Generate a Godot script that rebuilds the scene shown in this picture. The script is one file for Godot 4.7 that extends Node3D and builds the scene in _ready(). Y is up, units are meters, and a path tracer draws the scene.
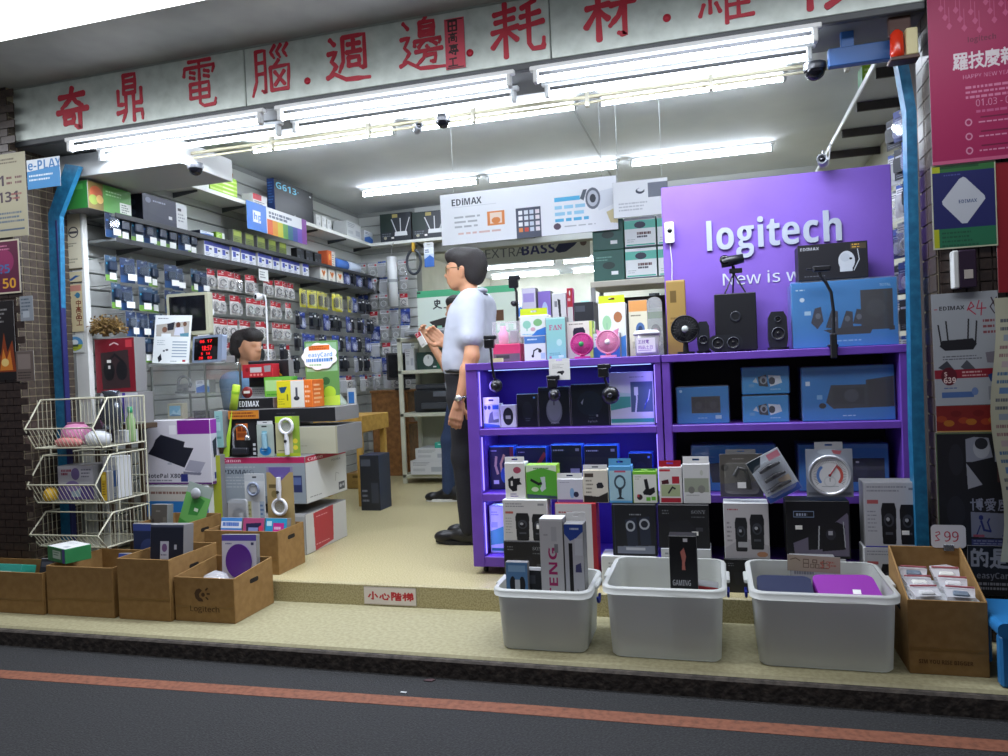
extends Node3D
# A computer-supplies shop at night, seen from across the kerb. Metres; y = 0 is the shop floor, x runs along the shop front, -z goes into the shop.

var used := {}
var mcache := {}
var sheet: Image
var sheet_mat: StandardMaterial3D
var gloss_mat: StandardMaterial3D
var sheet_tex: ImageTexture
var poster_mat: StandardMaterial3D
var sheets := []
var on_poster := {}
var SHEET := 2048
var faces := {}
var pal := {}
var pen := Rect2i()
var rng := RandomNumberGenerator.new()
var font_r: SystemFont
var font_b: SystemFont
var font_s: SystemFont
var han := {}
var packs := {}

# ---------------------------------------------------------------- names, metas
func c(h: String) -> Color:
	return Color.html(h)

func numbered(called: String) -> String:
	if not used.has(called):
		used[called] = 0
		return called
	used[called] += 1
	return "%s_%03d" % [called,used[called]]

func tag(o: Node,label: String,category: String,group := "") -> void:
	o.set_meta("label",label)
	o.set_meta("category",category)
	if group != "":
		o.set_meta("group",group)

const NTH := ["first","second","third","fourth","fifth","sixth","seventh","eighth","ninth","tenth","eleventh","twelfth","thirteenth"]

func thing(called: String,label: String,category: String,at := Vector3.ZERO,turn := 0.0,group := "") -> Node3D:
	var o := Node3D.new()
	o.name = numbered(called)
	add_child(o)
	o.position = at
	o.rotation.y = turn
	tag(o,label,category,group)
	return o

func part(mesh: Mesh,called: String,m: Material,parent: Node,at := Vector3.ZERO,rot := Vector3.ZERO) -> MeshInstance3D:
	var o := MeshInstance3D.new()
	o.name = called
	o.mesh = mesh
	o.material_override = m
	parent.add_child(o,true)
	o.position = at
	o.rotation = rot
	return o

func solo(mesh: Mesh,called: String,label: String,category: String,m: Material,at := Vector3.ZERO,rot := Vector3.ZERO,group := "") -> MeshInstance3D:
	var o := part(mesh,numbered(called),m,self,at,rot)
	tag(o,label,category,group)
	return o

func struct(mesh: Mesh,called: String,m: Material,at := Vector3.ZERO,rot := Vector3.ZERO,label := "") -> MeshInstance3D:
	var o := part(mesh,called,m,self,at,rot)
	o.set_meta("kind","structure")
	if label != "":
		o.set_meta("label",label)
	return o

func copy_of(o: Node3D,label: String,at: Vector3,turn := 0.0,group := "") -> Node3D:
	var stem := String(o.name)
	var r: Node3D = o.duplicate()
	var rx := RegEx.create_from_string("_\\d\\d\\d$")
	r.name = numbered(rx.sub(stem,""))
	add_child(r)
	r.position = at
	r.rotation.y = turn
	r.set_meta("label",label)
	if group != "":
		r.set_meta("group",group)
	return r

# ---------------------------------------------------------------- materials
func mat(col: Color,rough := 0.6,metal := 0.0) -> StandardMaterial3D:
	var key := "%s|%.2f|%.2f" % [col.to_html(),rough,metal]
	if mcache.has(key):
		return mcache[key]
	var m := StandardMaterial3D.new()
	m.albedo_color = col
	m.roughness = rough
	m.metallic = metal
	mcache[key] = m
	return m

func glow(col: Color,energy: float) -> StandardMaterial3D:
	var key := "glow%s|%.3f" % [col.to_html(),energy]
	if mcache.has(key):
		return mcache[key]
	var m := StandardMaterial3D.new()
	m.albedo_color = col.darkened(0.55)
	m.emission_enabled = true
	m.emission = col
	m.emission_energy_multiplier = energy
	mcache[key] = m
	return m

func clear(col: Color,alpha: float,rough := 0.06) -> StandardMaterial3D:
	var key := "clear%s|%.2f|%.2f" % [col.to_html(),alpha,rough]
	if mcache.has(key):
		return mcache[key]
	var m := StandardMaterial3D.new()
	m.albedo_color = Color(col.r,col.g,col.b,alpha)
	m.transparency = BaseMaterial3D.TRANSPARENCY_ALPHA
	m.roughness = rough
	mcache[key] = m
	return m

func noise_tex(freq: float,ramp: Array,seed_: int,size := 512,oct := 4,kind := FastNoiseLite.TYPE_SIMPLEX_SMOOTH) -> NoiseTexture2D:
	var n := FastNoiseLite.new()
	n.noise_type = kind
	n.seed = seed_
	n.frequency = freq
	n.fractal_octaves = oct
	var t := NoiseTexture2D.new()
	t.width = size
	t.height = size
	t.seamless = true
	t.noise = n
	var g := Gradient.new()
	g.offsets = PackedFloat32Array(ramp[0])
	var cs := PackedColorArray()
	for s in ramp[1]:
		cs.append(c(s))
	g.colors = cs
	t.color_ramp = g
	return t

func surf(freq: float,ramp: Array,seed_: int,scale: float,rough := 0.7,bump := 0.0,oct := 4,metal := 0.0) -> StandardMaterial3D:
	var m := StandardMaterial3D.new()
	m.albedo_texture = noise_tex(freq,ramp,seed_,512,oct)
	m.roughness = rough
	m.metallic = metal
	m.uv1_triplanar = true
	m.uv1_world_triplanar = true
	m.uv1_scale = Vector3.ONE * scale
	if bump > 0.0:
		m.heightmap_enabled = true
		m.heightmap_scale = bump
		m.heightmap_texture = noise_tex(freq * 1.7,[[0.0,1.0],["000000","ffffff"]],seed_ + 5,512,oct)
	return m

# ---------------------------------------------------------------- mesh tools
func ST() -> SurfaceTool:
	var st := SurfaceTool.new()
	st.begin(Mesh.PRIMITIVE_TRIANGLES)
	st.set_smooth_group(-1)
	return st

func done(st: SurfaceTool) -> ArrayMesh:
	st.generate_normals()
	return st.commit()

func tri(st: SurfaceTool,a: Vector3,b: Vector3,d: Vector3,out: Vector3,uv := [Vector2.ZERO,Vector2.ZERO,Vector2.ZERO]) -> void:
	if (b - a).cross(d - a).dot(out) > 0.0:   # front faces run clockwise
		var t := b; b = d; d = t
		uv = [uv[0],uv[2],uv[1]]
	st.set_uv(uv[0]); st.add_vertex(a)
	st.set_uv(uv[1]); st.add_vertex(b)
	st.set_uv(uv[2]); st.add_vertex(d)

func quad(st: SurfaceTool,p: Array,out: Vector3,uv := [Vector2.ZERO,Vector2.ZERO,Vector2.ZERO,Vector2.ZERO]) -> void:
	tri(st,p[0],p[1],p[2],out,[uv[0],uv[1],uv[2]])
	tri(st,p[0],p[2],p[3],out,[uv[0],uv[2],uv[3]])

# a chamfered box from corner a to corner b; uvs: face name -> Rect2 in 0..1 sheet space, "*" the rest
func cbox(st: SurfaceTool,a: Vector3,b: Vector3,ch := 0.002,uvs := {}) -> void:
	var mid := (a + b) * 0.5
	var half := (b - a) * 0.5
	var k := minf(ch,minf(half.x,minf(half.y,half.z)) * 0.45)
	var rest: Vector2 = uvs["*"] if uvs.has("*") else Vector2.ZERO
	var v := func(ax: int,s: Vector3) -> Vector3:
		var p := Vector3.ZERO
		for i in 3:
			p[i] = mid[i] + s[i] * (half[i] - (0.0 if i == ax else k))
		return p
	var names := {"x1": "right","x-1": "left","y1": "top","y-1": "bottom","z1": "front","z-1": "back"}
	for ax in 3:
		for sg in [1,-1]:
			var n := Vector3.ZERO
			n[ax] = sg
			# u axis and up axis as seen from outside
			var up := Vector3.UP
			if ax == 1:
				up = Vector3(0,0,-sg)
			var right := up.cross(n)
			var ps := []
			for q in [[-1,1],[1,1],[1,-1],[-1,-1]]:
				ps.append(v.call(ax,n + right * q[0] + up * q[1]))
			var fname: String = names["xyz"[ax] + str(sg)]
			if uvs.has(fname):
				var r: Rect2 = uvs[fname]
				quad(st,ps,n,[r.position,Vector2(r.end.x,r.position.y),r.end,Vector2(r.position.x,r.end.y)])
			else:
				quad(st,ps,n,[rest,rest,rest,rest])
	if k <= 0.0002:
		return
	for ax in 3:                       # edges run along ax
		var i := (ax + 1) % 3
		var j := (ax + 2) % 3
		for si in [-1,1]:
			for sj in [-1,1]:
				var s0 := Vector3.ZERO
				s0[i] = si; s0[j] = sj
				var e := Vector3.ZERO
				e[ax] = 1
				quad(st,[v.call(i,s0 - e),v.call(i,s0 + e),v.call(j,s0 + e),v.call(j,s0 - e)],s0,[rest,rest,rest,rest])
	for sx in [-1,1]:
		for sy in [-1,1]:
			for sz in [-1,1]:
				var s := Vector3(sx,sy,sz)
				tri(st,v.call(0,s),v.call(1,s),v.call(2,s),s,[rest,rest,rest])

func box_mesh(size: Vector3,ch := 0.003) -> ArrayMesh:   # centred in x and z,base at y = 0
	var key := "box%s%.4f" % [size,ch]
	if mcache.has(key):
		return mcache[key]
	var st := ST()
	cbox(st,Vector3(-size.x / 2,0,-size.z / 2),Vector3(size.x / 2,size.y,size.z / 2),ch)
	mcache[key] = done(st)
	return mcache[key]

func span_mesh(a: Vector3,b: Vector3,ch := 0.003) -> ArrayMesh:
	var st := ST()
	cbox(st,Vector3(minf(a.x,b.x),minf(a.y,b.y),minf(a.z,b.z)),Vector3(maxf(a.x,b.x),maxf(a.y,b.y),maxf(a.z,b.z)),ch)
	return done(st)

# lathe a profile [[radius, height]...] round an axis through `at`; xf turns it
func lathe(st: SurfaceTool,prof: Array,seg := 20,xf := Transform3D()) -> void:
	st.set_smooth_group(1)
	for k in prof.size() - 1:
		for s in seg:
			var a0 := TAU * s / seg
			var a1 := TAU * (s + 1) / seg
			var p := []
			for q in [[k,a0],[k,a1],[k + 1,a1],[k + 1,a0]]:
				p.append(xf * Vector3(cos(q[1]) * prof[q[0]][0],prof[q[0]][1],sin(q[1]) * prof[q[0]][0]))
			var mid := Vector3(cos((a0 + a1) / 2),0,sin((a0 + a1) / 2))
			var dr: float = prof[k + 1][0] - prof[k][0]
			var dh: float = prof[k + 1][1] - prof[k][1]
			var out := xf.basis * (mid * dh - Vector3.UP * dr)
			if out.length() < 1e-9:
				continue
			if prof[k][0] < 1e-6:
				tri(st,p[0],p[2],p[3],out)
			elif prof[k + 1][0] < 1e-6:
				tri(st,p[0],p[1],p[2],out)
			else:
				quad(st,p,out)
	st.set_smooth_group(-1)

func lathe_mesh(prof: Array,seg := 20,xf := Transform3D()) -> ArrayMesh:
	var st := ST()
	lathe(st,prof,seg,xf)
	return done(st)

# a tube of radius r (or per-point radii) along points
func tube(st: SurfaceTool,pts: Array,r,seg := 8,closed := false) -> void:
	var n := pts.size()
	var rings := []
	var up := Vector3(0.13,0.97,0.21)
	for i in n:
		var a: Vector3 = pts[(i - 1 + n) % n] if closed or i > 0 else pts[0]
		var b: Vector3 = pts[(i + 1) % n] if closed or i < n - 1 else pts[n - 1]
		var d := (b - a).normalized()
		var sx := d.cross(up)
		if sx.length() < 0.05:
			sx = d.cross(Vector3.RIGHT)
		sx = sx.normalized()
		var sy := sx.cross(d).normalized()
		up = sy
		var rad: float = r[i] if r is Array else r
		var ring := []
		for s in seg:
			var t := TAU * s / seg
			ring.append(pts[i] + (sx * cos(t) + sy * sin(t)) * rad)
		rings.append(ring)
	st.set_smooth_group(1)
	for i in (n if closed else n - 1):
		var j := (i + 1) % n
		for s in seg:
			var q := (s + 1) % seg
			var ctr: Vector3 = (pts[i] + pts[j]) * 0.5
			quad(st,[rings[i][s],rings[i][q],rings[j][q],rings[j][s]],(rings[i][s] + rings[j][q]) * 0.5 - ctr)
	st.set_smooth_group(-1)
	if not closed:
		for e in [[0,pts[0] - pts[1]],[n - 1,pts[n - 1] - pts[n - 2]]]:
			for s in range(1,seg - 1):
				tri(st,rings[e[0]][0],rings[e[0]][s],rings[e[0]][s + 1],e[1])

func tube_mesh(pts: Array,r,seg := 8,closed := false) -> ArrayMesh:
	var st := ST()
	tube(st,pts,r,seg,closed)
	return done(st)

func arc(ctr: Vector3,u: Vector3,v: Vector3,r: float,a0: float,a1: float,n: int) -> Array:
	var o := []
	for i in n + 1:
		var t := lerpf(a0,a1,float(i) / n)
		o.append(ctr + (u * cos(t) + v * sin(t)) * r)
	return o

# extrude a flat outline (x, y) from z = 0 back to z = -d; uv rect spreads over its bounds
func slab(st: SurfaceTool,pts: PackedVector2Array,d: float,uv := Rect2(),side := Vector2.ZERO) -> void:
	var idx := Geometry2D.triangulate_polygon(pts)
	var lo := pts[0]
	var hi := pts[0]
	for p in pts:
		lo = lo.min(p)
		hi = hi.max(p)
	var f := func(p: Vector2) -> Vector2:
		if uv.size == Vector2.ZERO:
			return side
		var t := (p - lo) / (hi - lo)
		return uv.position + Vector2(t.x,1.0 - t.y) * uv.size
	for i in range(0,idx.size(),3):
		var q := [pts[idx[i]],pts[idx[i + 1]],pts[idx[i + 2]]]
		var w := []
		var us := []
		for p in q:
			w.append(Vector3(p.x,p.y,0))
			us.append(f.call(p))
		tri(st,w[0],w[1],w[2],Vector3.BACK,us)
		var e := Vector3(0,0,-d)
		tri(st,w[0] + e,w[1] + e,w[2] + e,Vector3.FORWARD,[side,side,side])
	var area := 0.0
	for i in pts.size():
		area += pts[i].cross(pts[(i + 1) % pts.size()])
	for i in pts.size():
		var a := pts[i]
		var b := pts[(i + 1) % pts.size()]
		var nrm := Vector3((b - a).y,-(b - a).x,0) * signf(area)
		quad(st,[Vector3(a.x,a.y,0),Vector3(b.x,b.y,0),Vector3(b.x,b.y,-d),Vector3(a.x,a.y,-d)],nrm,[side,side,side,side])

func slab_mesh(pts: Array,d: float,uv := Rect2(),side := Vector2.ZERO) -> ArrayMesh:
	var st := ST()
	slab(st,PackedVector2Array(pts),d,uv,side)
	return done(st)

func rounded(w: float,h: float,r: float,n := 4) -> Array:   # outline,base centre at the origin
	var o := []
	for q in [[w / 2 - r,h - r,0.0],[-w / 2 + r,h - r,PI / 2],[-w / 2 + r,r,PI],[w / 2 - r,r,PI * 1.5]]:
		for i in n + 1:
			var t: float = q[2] + PI / 2 * i / n
			o.append(Vector2(q[0] + cos(t) * r,q[1] + sin(t) * r))
	return o

func oval(rx: float,ry: float,n := 20,ctr := Vector2.ZERO) -> Array:
	var o := []
	for i in n:
		o.append(ctr + Vector2(cos(TAU * i / n) * rx,sin(TAU * i / n) * ry))
	return o

func letters(text: String,height: float,depth: float,bold := true,serif := false) -> TextMesh:
	var t := TextMesh.new()
	t.text = text
	t.font = font_s if serif else (font_b if bold else font_r)
	t.font_size = 48
	t.pixel_size = height / 34.0
	t.depth = depth
	return t

# ---------------------------------------------------------------- the print sheet: packaging art drawn as flat print
var measuring := false
var wanted := []
var spots := {}

# lay out all prints of one sheet, tallest first, then draw them
func lay_out(draw: Callable) -> void:
	measuring = true
	wanted.clear()
	draw.call()
	measuring = false
	wanted.sort_custom(func(p,q): return p[0] > q[0] or (p[0] == q[0] and p[2] < q[2]))
	var x := 0
	var y := 0
	var row := 0
	for q in wanted:
		if x + q[1] + 2 > SHEET:
			x = 0
			y += row + 2
			row = 0
		if y + q[0] > SHEET - 16:
			push_error("sheet full at " + q[2])
			y = 0
		spots[q[2]] = Vector2i(x,y)
		x += q[1] + 2
		row = maxi(row,q[0])
	draw.call()

func F(key: String,w: int,h: int,bg: String) -> void:
	if measuring:
		wanted.append([h,w,key])
		return
	pen = Rect2i(spots[key],Vector2i(w,h))
	faces[key] = Rect2(Vector2(pen.position) + Vector2(0.5,0.5),Vector2(pen.size) - Vector2.ONE) 
	faces[key] = Rect2(faces[key].position / SHEET,faces[key].size / SHEET)
	sheet.fill_rect(pen,c(bg))
	if sheet == sheets[1]:
		on_poster[key] = true

func R(x: float,y: float,w: float,h: float,col: String) -> void:
	if measuring:
		return
	var a := Vector2i(pen.position.x + int(round(x * pen.size.x / 100.0)),pen.position.y + int(round(y * pen.size.y / 100.0)))
	var b := Vector2i(pen.position.x + int(round((x + w) * pen.size.x / 100.0)),pen.position.y + int(round((y + h) * pen.size.y / 100.0)))
	sheet.fill_rect(Rect2i(a,(b - a).max(Vector2i.ONE)).intersection(pen),c(col))

func raw_poly(pts: PackedVector2Array,col: Color) -> void:
	if measuring:
		return
	var y0 := 1e9
	var y1 := -1e9
	for p in pts:
		y0 = minf(y0,p.y)
		y1 = maxf(y1,p.y)
	var ys := maxi(int(floor(y0)),pen.position.y)
	var ye := mini(int(ceil(y1)),pen.end.y - 1)
	var n := pts.size()
	for y in range(ys,ye + 1):
		var yc := y + 0.5
		var xs := []
		for i in n:
			var a := pts[i]
			var b := pts[(i + 1) % n]
			if (a.y <= yc) != (b.y <= yc):
				xs.append(a.x + (yc - a.y) / (b.y - a.y) * (b.x - a.x))
		xs.sort()
		for i in range(0,xs.size() - 1,2):
			var xa := maxi(int(ceil(xs[i] - 0.5)),pen.position.x)
			var xb := mini(int(ceil(xs[i + 1] - 0.5)),pen.end.x)
			if xb > xa:
				sheet.fill_rect(Rect2i(xa,y,xb - xa,1),col)

func topx(x: float,y: float) -> Vector2:
	return Vector2(pen.position) + Vector2(x,y) * Vector2(pen.size) / 100.0

func G(pts: Array,col: String) -> void:     # polygon,flat list x,y,x,y ... in percent
	var p := PackedVector2Array()
	for i in range(0,pts.size(),2):
		p.append(topx(pts[i],pts[i + 1]))
	raw_poly(p,c(col))

func E(cx: float,cy: float,rx: float,ry: float,col: String) -> void:
	var p := PackedVector2Array()
	for i in 28:
		p.append(topx(cx + cos(TAU * i / 28) * rx,cy + sin(TAU * i / 28) * ry))
	raw_poly(p,c(col))

func W(pts: Array,wd: float,col: String) -> void:   # stroke; wd in pixels
	for i in range(0,pts.size() - 2,2):
		raw_stroke(topx(pts[i],pts[i + 1]),topx(pts[i + 2],pts[i + 3]),wd,c(col))

func raw_stroke(a: Vector2,b: Vector2,wd: float,col: Color) -> void:
	var d := (b - a)
	if d.length() < 0.01:
		return
	d = d.normalized()
	var s := Vector2(-d.y,d.x) * wd * 0.5
	var e := d * wd * 0.3
	raw_poly(PackedVector2Array([a - e + s,b + e + s,b + e - s,a - e - s]),col)

func T(text: String,x: float,y: float,h: float,col: String,bold := true,wide := 1.0,turned := false,serif := false) -> void:   # cap height h percent,left/baseline at x,y
	if measuring:
		return
	var t := letters(text,1.0,0.0,bold,serif)
	t.horizontal_alignment = HORIZONTAL_ALIGNMENT_LEFT
	t.vertical_alignment = VERTICAL_ALIGNMENT_BOTTOM
	t.pixel_size = 1.0 / 34.0
	var ar := t.get_mesh_arrays()
	var vs: PackedVector3Array = ar[Mesh.ARRAY_VERTEX]
	var ix: PackedInt32Array = ar[Mesh.ARRAY_INDEX]
	var hp := h * pen.size.y / 100.0
	if turned:
		hp = h * pen.size.x / 100.0
	var lo := Vector2(1e9,1e9)
	for v in vs:
		lo = lo.min(Vector2(v.x,v.y))
	var o := topx(x,y)
	# baseline: the font's descent below; use the lowest point of a capital
	for i in range(0,ix.size(),3):
		var p := PackedVector2Array()
		for k in 3:
			var v := vs[ix[i + k]]
			var q := Vector2((v.x - lo.x) * wide,v.y - base_y)
			if turned:
				p.append(o + Vector2(-q.y,-q.x) * hp)
			else:
				p.append(o + Vector2(q.x,-q.y) * hp)
		raw_poly(p,c(col))

var base_y := 0.0
func find_base() -> void:
	var t := letters("H",1.0,0.0)
	t.horizontal_alignment = HORIZONTAL_ALIGNMENT_LEFT
	t.vertical_alignment = VERTICAL_ALIGNMENT_BOTTOM
	var vs: PackedVector3Array = t.get_mesh_arrays()[Mesh.ARRAY_VERTEX]
	base_y = 1e9
	for v in vs:
		base_y = minf(base_y,v.y)

func L(x: float,y: float,w: float,n: int,step: float,col: String,thick := 0.45) -> void:   # small print too fine to read
	if measuring:
		return
	for i in n:
		var xx := x
		var stop := x + w * rng.randf_range(0.6,1.0)
		while xx < stop:
			var ww := rng.randf_range(2.0,7.0)
			R(xx,y + i * step,minf(ww,stop - xx),step * thick,col)
			xx += ww + 1.2

func H(chars: String,x: float,y: float,size: float,col: String,wd := 9.0,gap := 1.08,down := false) -> void:   # Chinese characters from the stroke table; size in percent of face height
	var px := size * pen.size.y / 100.0
	var o := topx(x,y)
	for ch in chars:
		if han.has(ch):
			for s in han[ch]:
				for i in range(0,s.size() - 2,2):
					raw_stroke(o + Vector2(s[i],s[i + 1]) * px / 100.0,o + Vector2(s[i + 2],s[i + 3]) * px / 100.0,maxf(1.2,wd * px / 100.0),c(col))
		o += Vector2(0,px * gap) if down else Vector2(px * gap,0)

func pm(face: String) -> StandardMaterial3D:      # the material that carries this print
	return poster_mat if on_poster.has(face) else sheet_mat

func P(col: String) -> Vector2:      # a patch of plain colour on the sheet
	return pal[col] if pal.has(col) else patch(col)

func patch(col: String) -> Vector2:
	var n := pal.size()
	var x := (n % 200) * 8
	var y := SHEET - 8 - (n / 200) * 8
	for im in sheets:
		im.fill_rect(Rect2i(x,y,8,8),c(col))
	pal[col] = Vector2(x + 4,y + 4) / SHEET
	return pal[col]

# ---------------------------------------------------------------- retail boxes
# b = [x centre, base y, front z, width, height]
func rbox(called: String,label: String,category: String,b: Array,d: float,face: String,side: String,o := {}) -> MeshInstance3D:
	var st := ST()
	var uv := {"*": P(side)}
	if face != "":
		uv["front"] = faces[face]
	for k in ["top","right","left"]:
		if o.has(k):
			uv[k] = faces[o[k]]
	cbox(st,Vector3(-b[3] / 2,0,-d),Vector3(b[3] / 2,b[4],0),o.get("ch",0.002),uv)
	var m := solo(done(st),called,label,category,o.get("mat",pm(face)),Vector3(b[0],b[1],b[2]),Vector3(o.get("tilt",0.0),o.get("yaw",0.0),o.get("roll",0.0)),o.get("group",""))
	if o.has("tab"):       # folded card hanger on top: [height,colour]
		var tw: float = o["tab"][2] if o["tab"].size() > 2 else b[3] * 0.96
		var th: float = o["tab"][0]
		part(tab_mesh(tw,th,P(o["tab"][1])),"hang_tab",sheet_mat,m,Vector3(0,b[4] - 0.001,o.get("tab_z",-0.004)))
	if o.has("tag"):       # price sticker: [u,v] in 0..1 of the front
		for q in ([o["tag"]] if not o["tag"][0] is Array else o["tag"]):
			part(sticker_mesh(minf(0.028,b[3] * 0.3)),"price_sticker",mat(c("f2f0ea"),0.5),m,Vector3((q[0] - 0.5) * b[3],q[1] * b[4],0.0008))
	if o.has("flap"):      # the lid's closing flap,a thin tuck at the top edge
		var s2 := ST()
		cbox(s2,Vector3(-b[3] * 0.3,b[4] - 0.012,0.0),Vector3(b[3] * 0.3,b[4] + 0.0012,0.0012),0.0004,{"*": P(o["flap"])})
		part(done(s2),"tuck_flap",sheet_mat,m)
	if o.has("wrap"):
		part(box_mesh(Vector3(b[3] + 0.008,b[4] + 0.006,d + 0.008),0.006),"plastic_wrap",clear(c("ffffff"),0.05,0.06),m,Vector3(0,0.0,-d / 2))
	return m

func top_at(b: Array,y: float) -> Array:      # set the height so that the top lies at y
	b[4] = y - b[1]
	return b

func tab_mesh(w: float,h: float,col: Vector2) -> ArrayMesh:      # card tab with a hanging slot
	var st := ST()
	var sw := minf(0.03,w * 0.3)
	for q in [[-w / 2,-sw / 2,0.0,h],[sw / 2,w / 2,0.0,h],[-sw / 2,sw / 2,0.0,h * 0.45],[-sw / 2,sw / 2,h * 0.7,h]]:
		cbox(st,Vector3(q[0],q[2],-0.0008),Vector3(q[1],q[3],0.0008),0.0,{"*": col})
	return done(st)

func sticker_mesh(w: float) -> ArrayMesh:
	return box_mesh(Vector3(w,w * 0.62,0.0012),0.0003)

func card(w: float,h: float,face: String,back := "dddddd",th := 0.0025) -> ArrayMesh:
	var key := "card%.3f %.3f %s" % [w,h,face]
	if mcache.has(key):
		return mcache[key]
	var st := ST()
	cbox(st,Vector3(-w / 2,0,-th),Vector3(w / 2,h,0),0.0006,{"*": P(back),"front": faces[face]})
	mcache[key] = done(st)
	return mcache[key]

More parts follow.
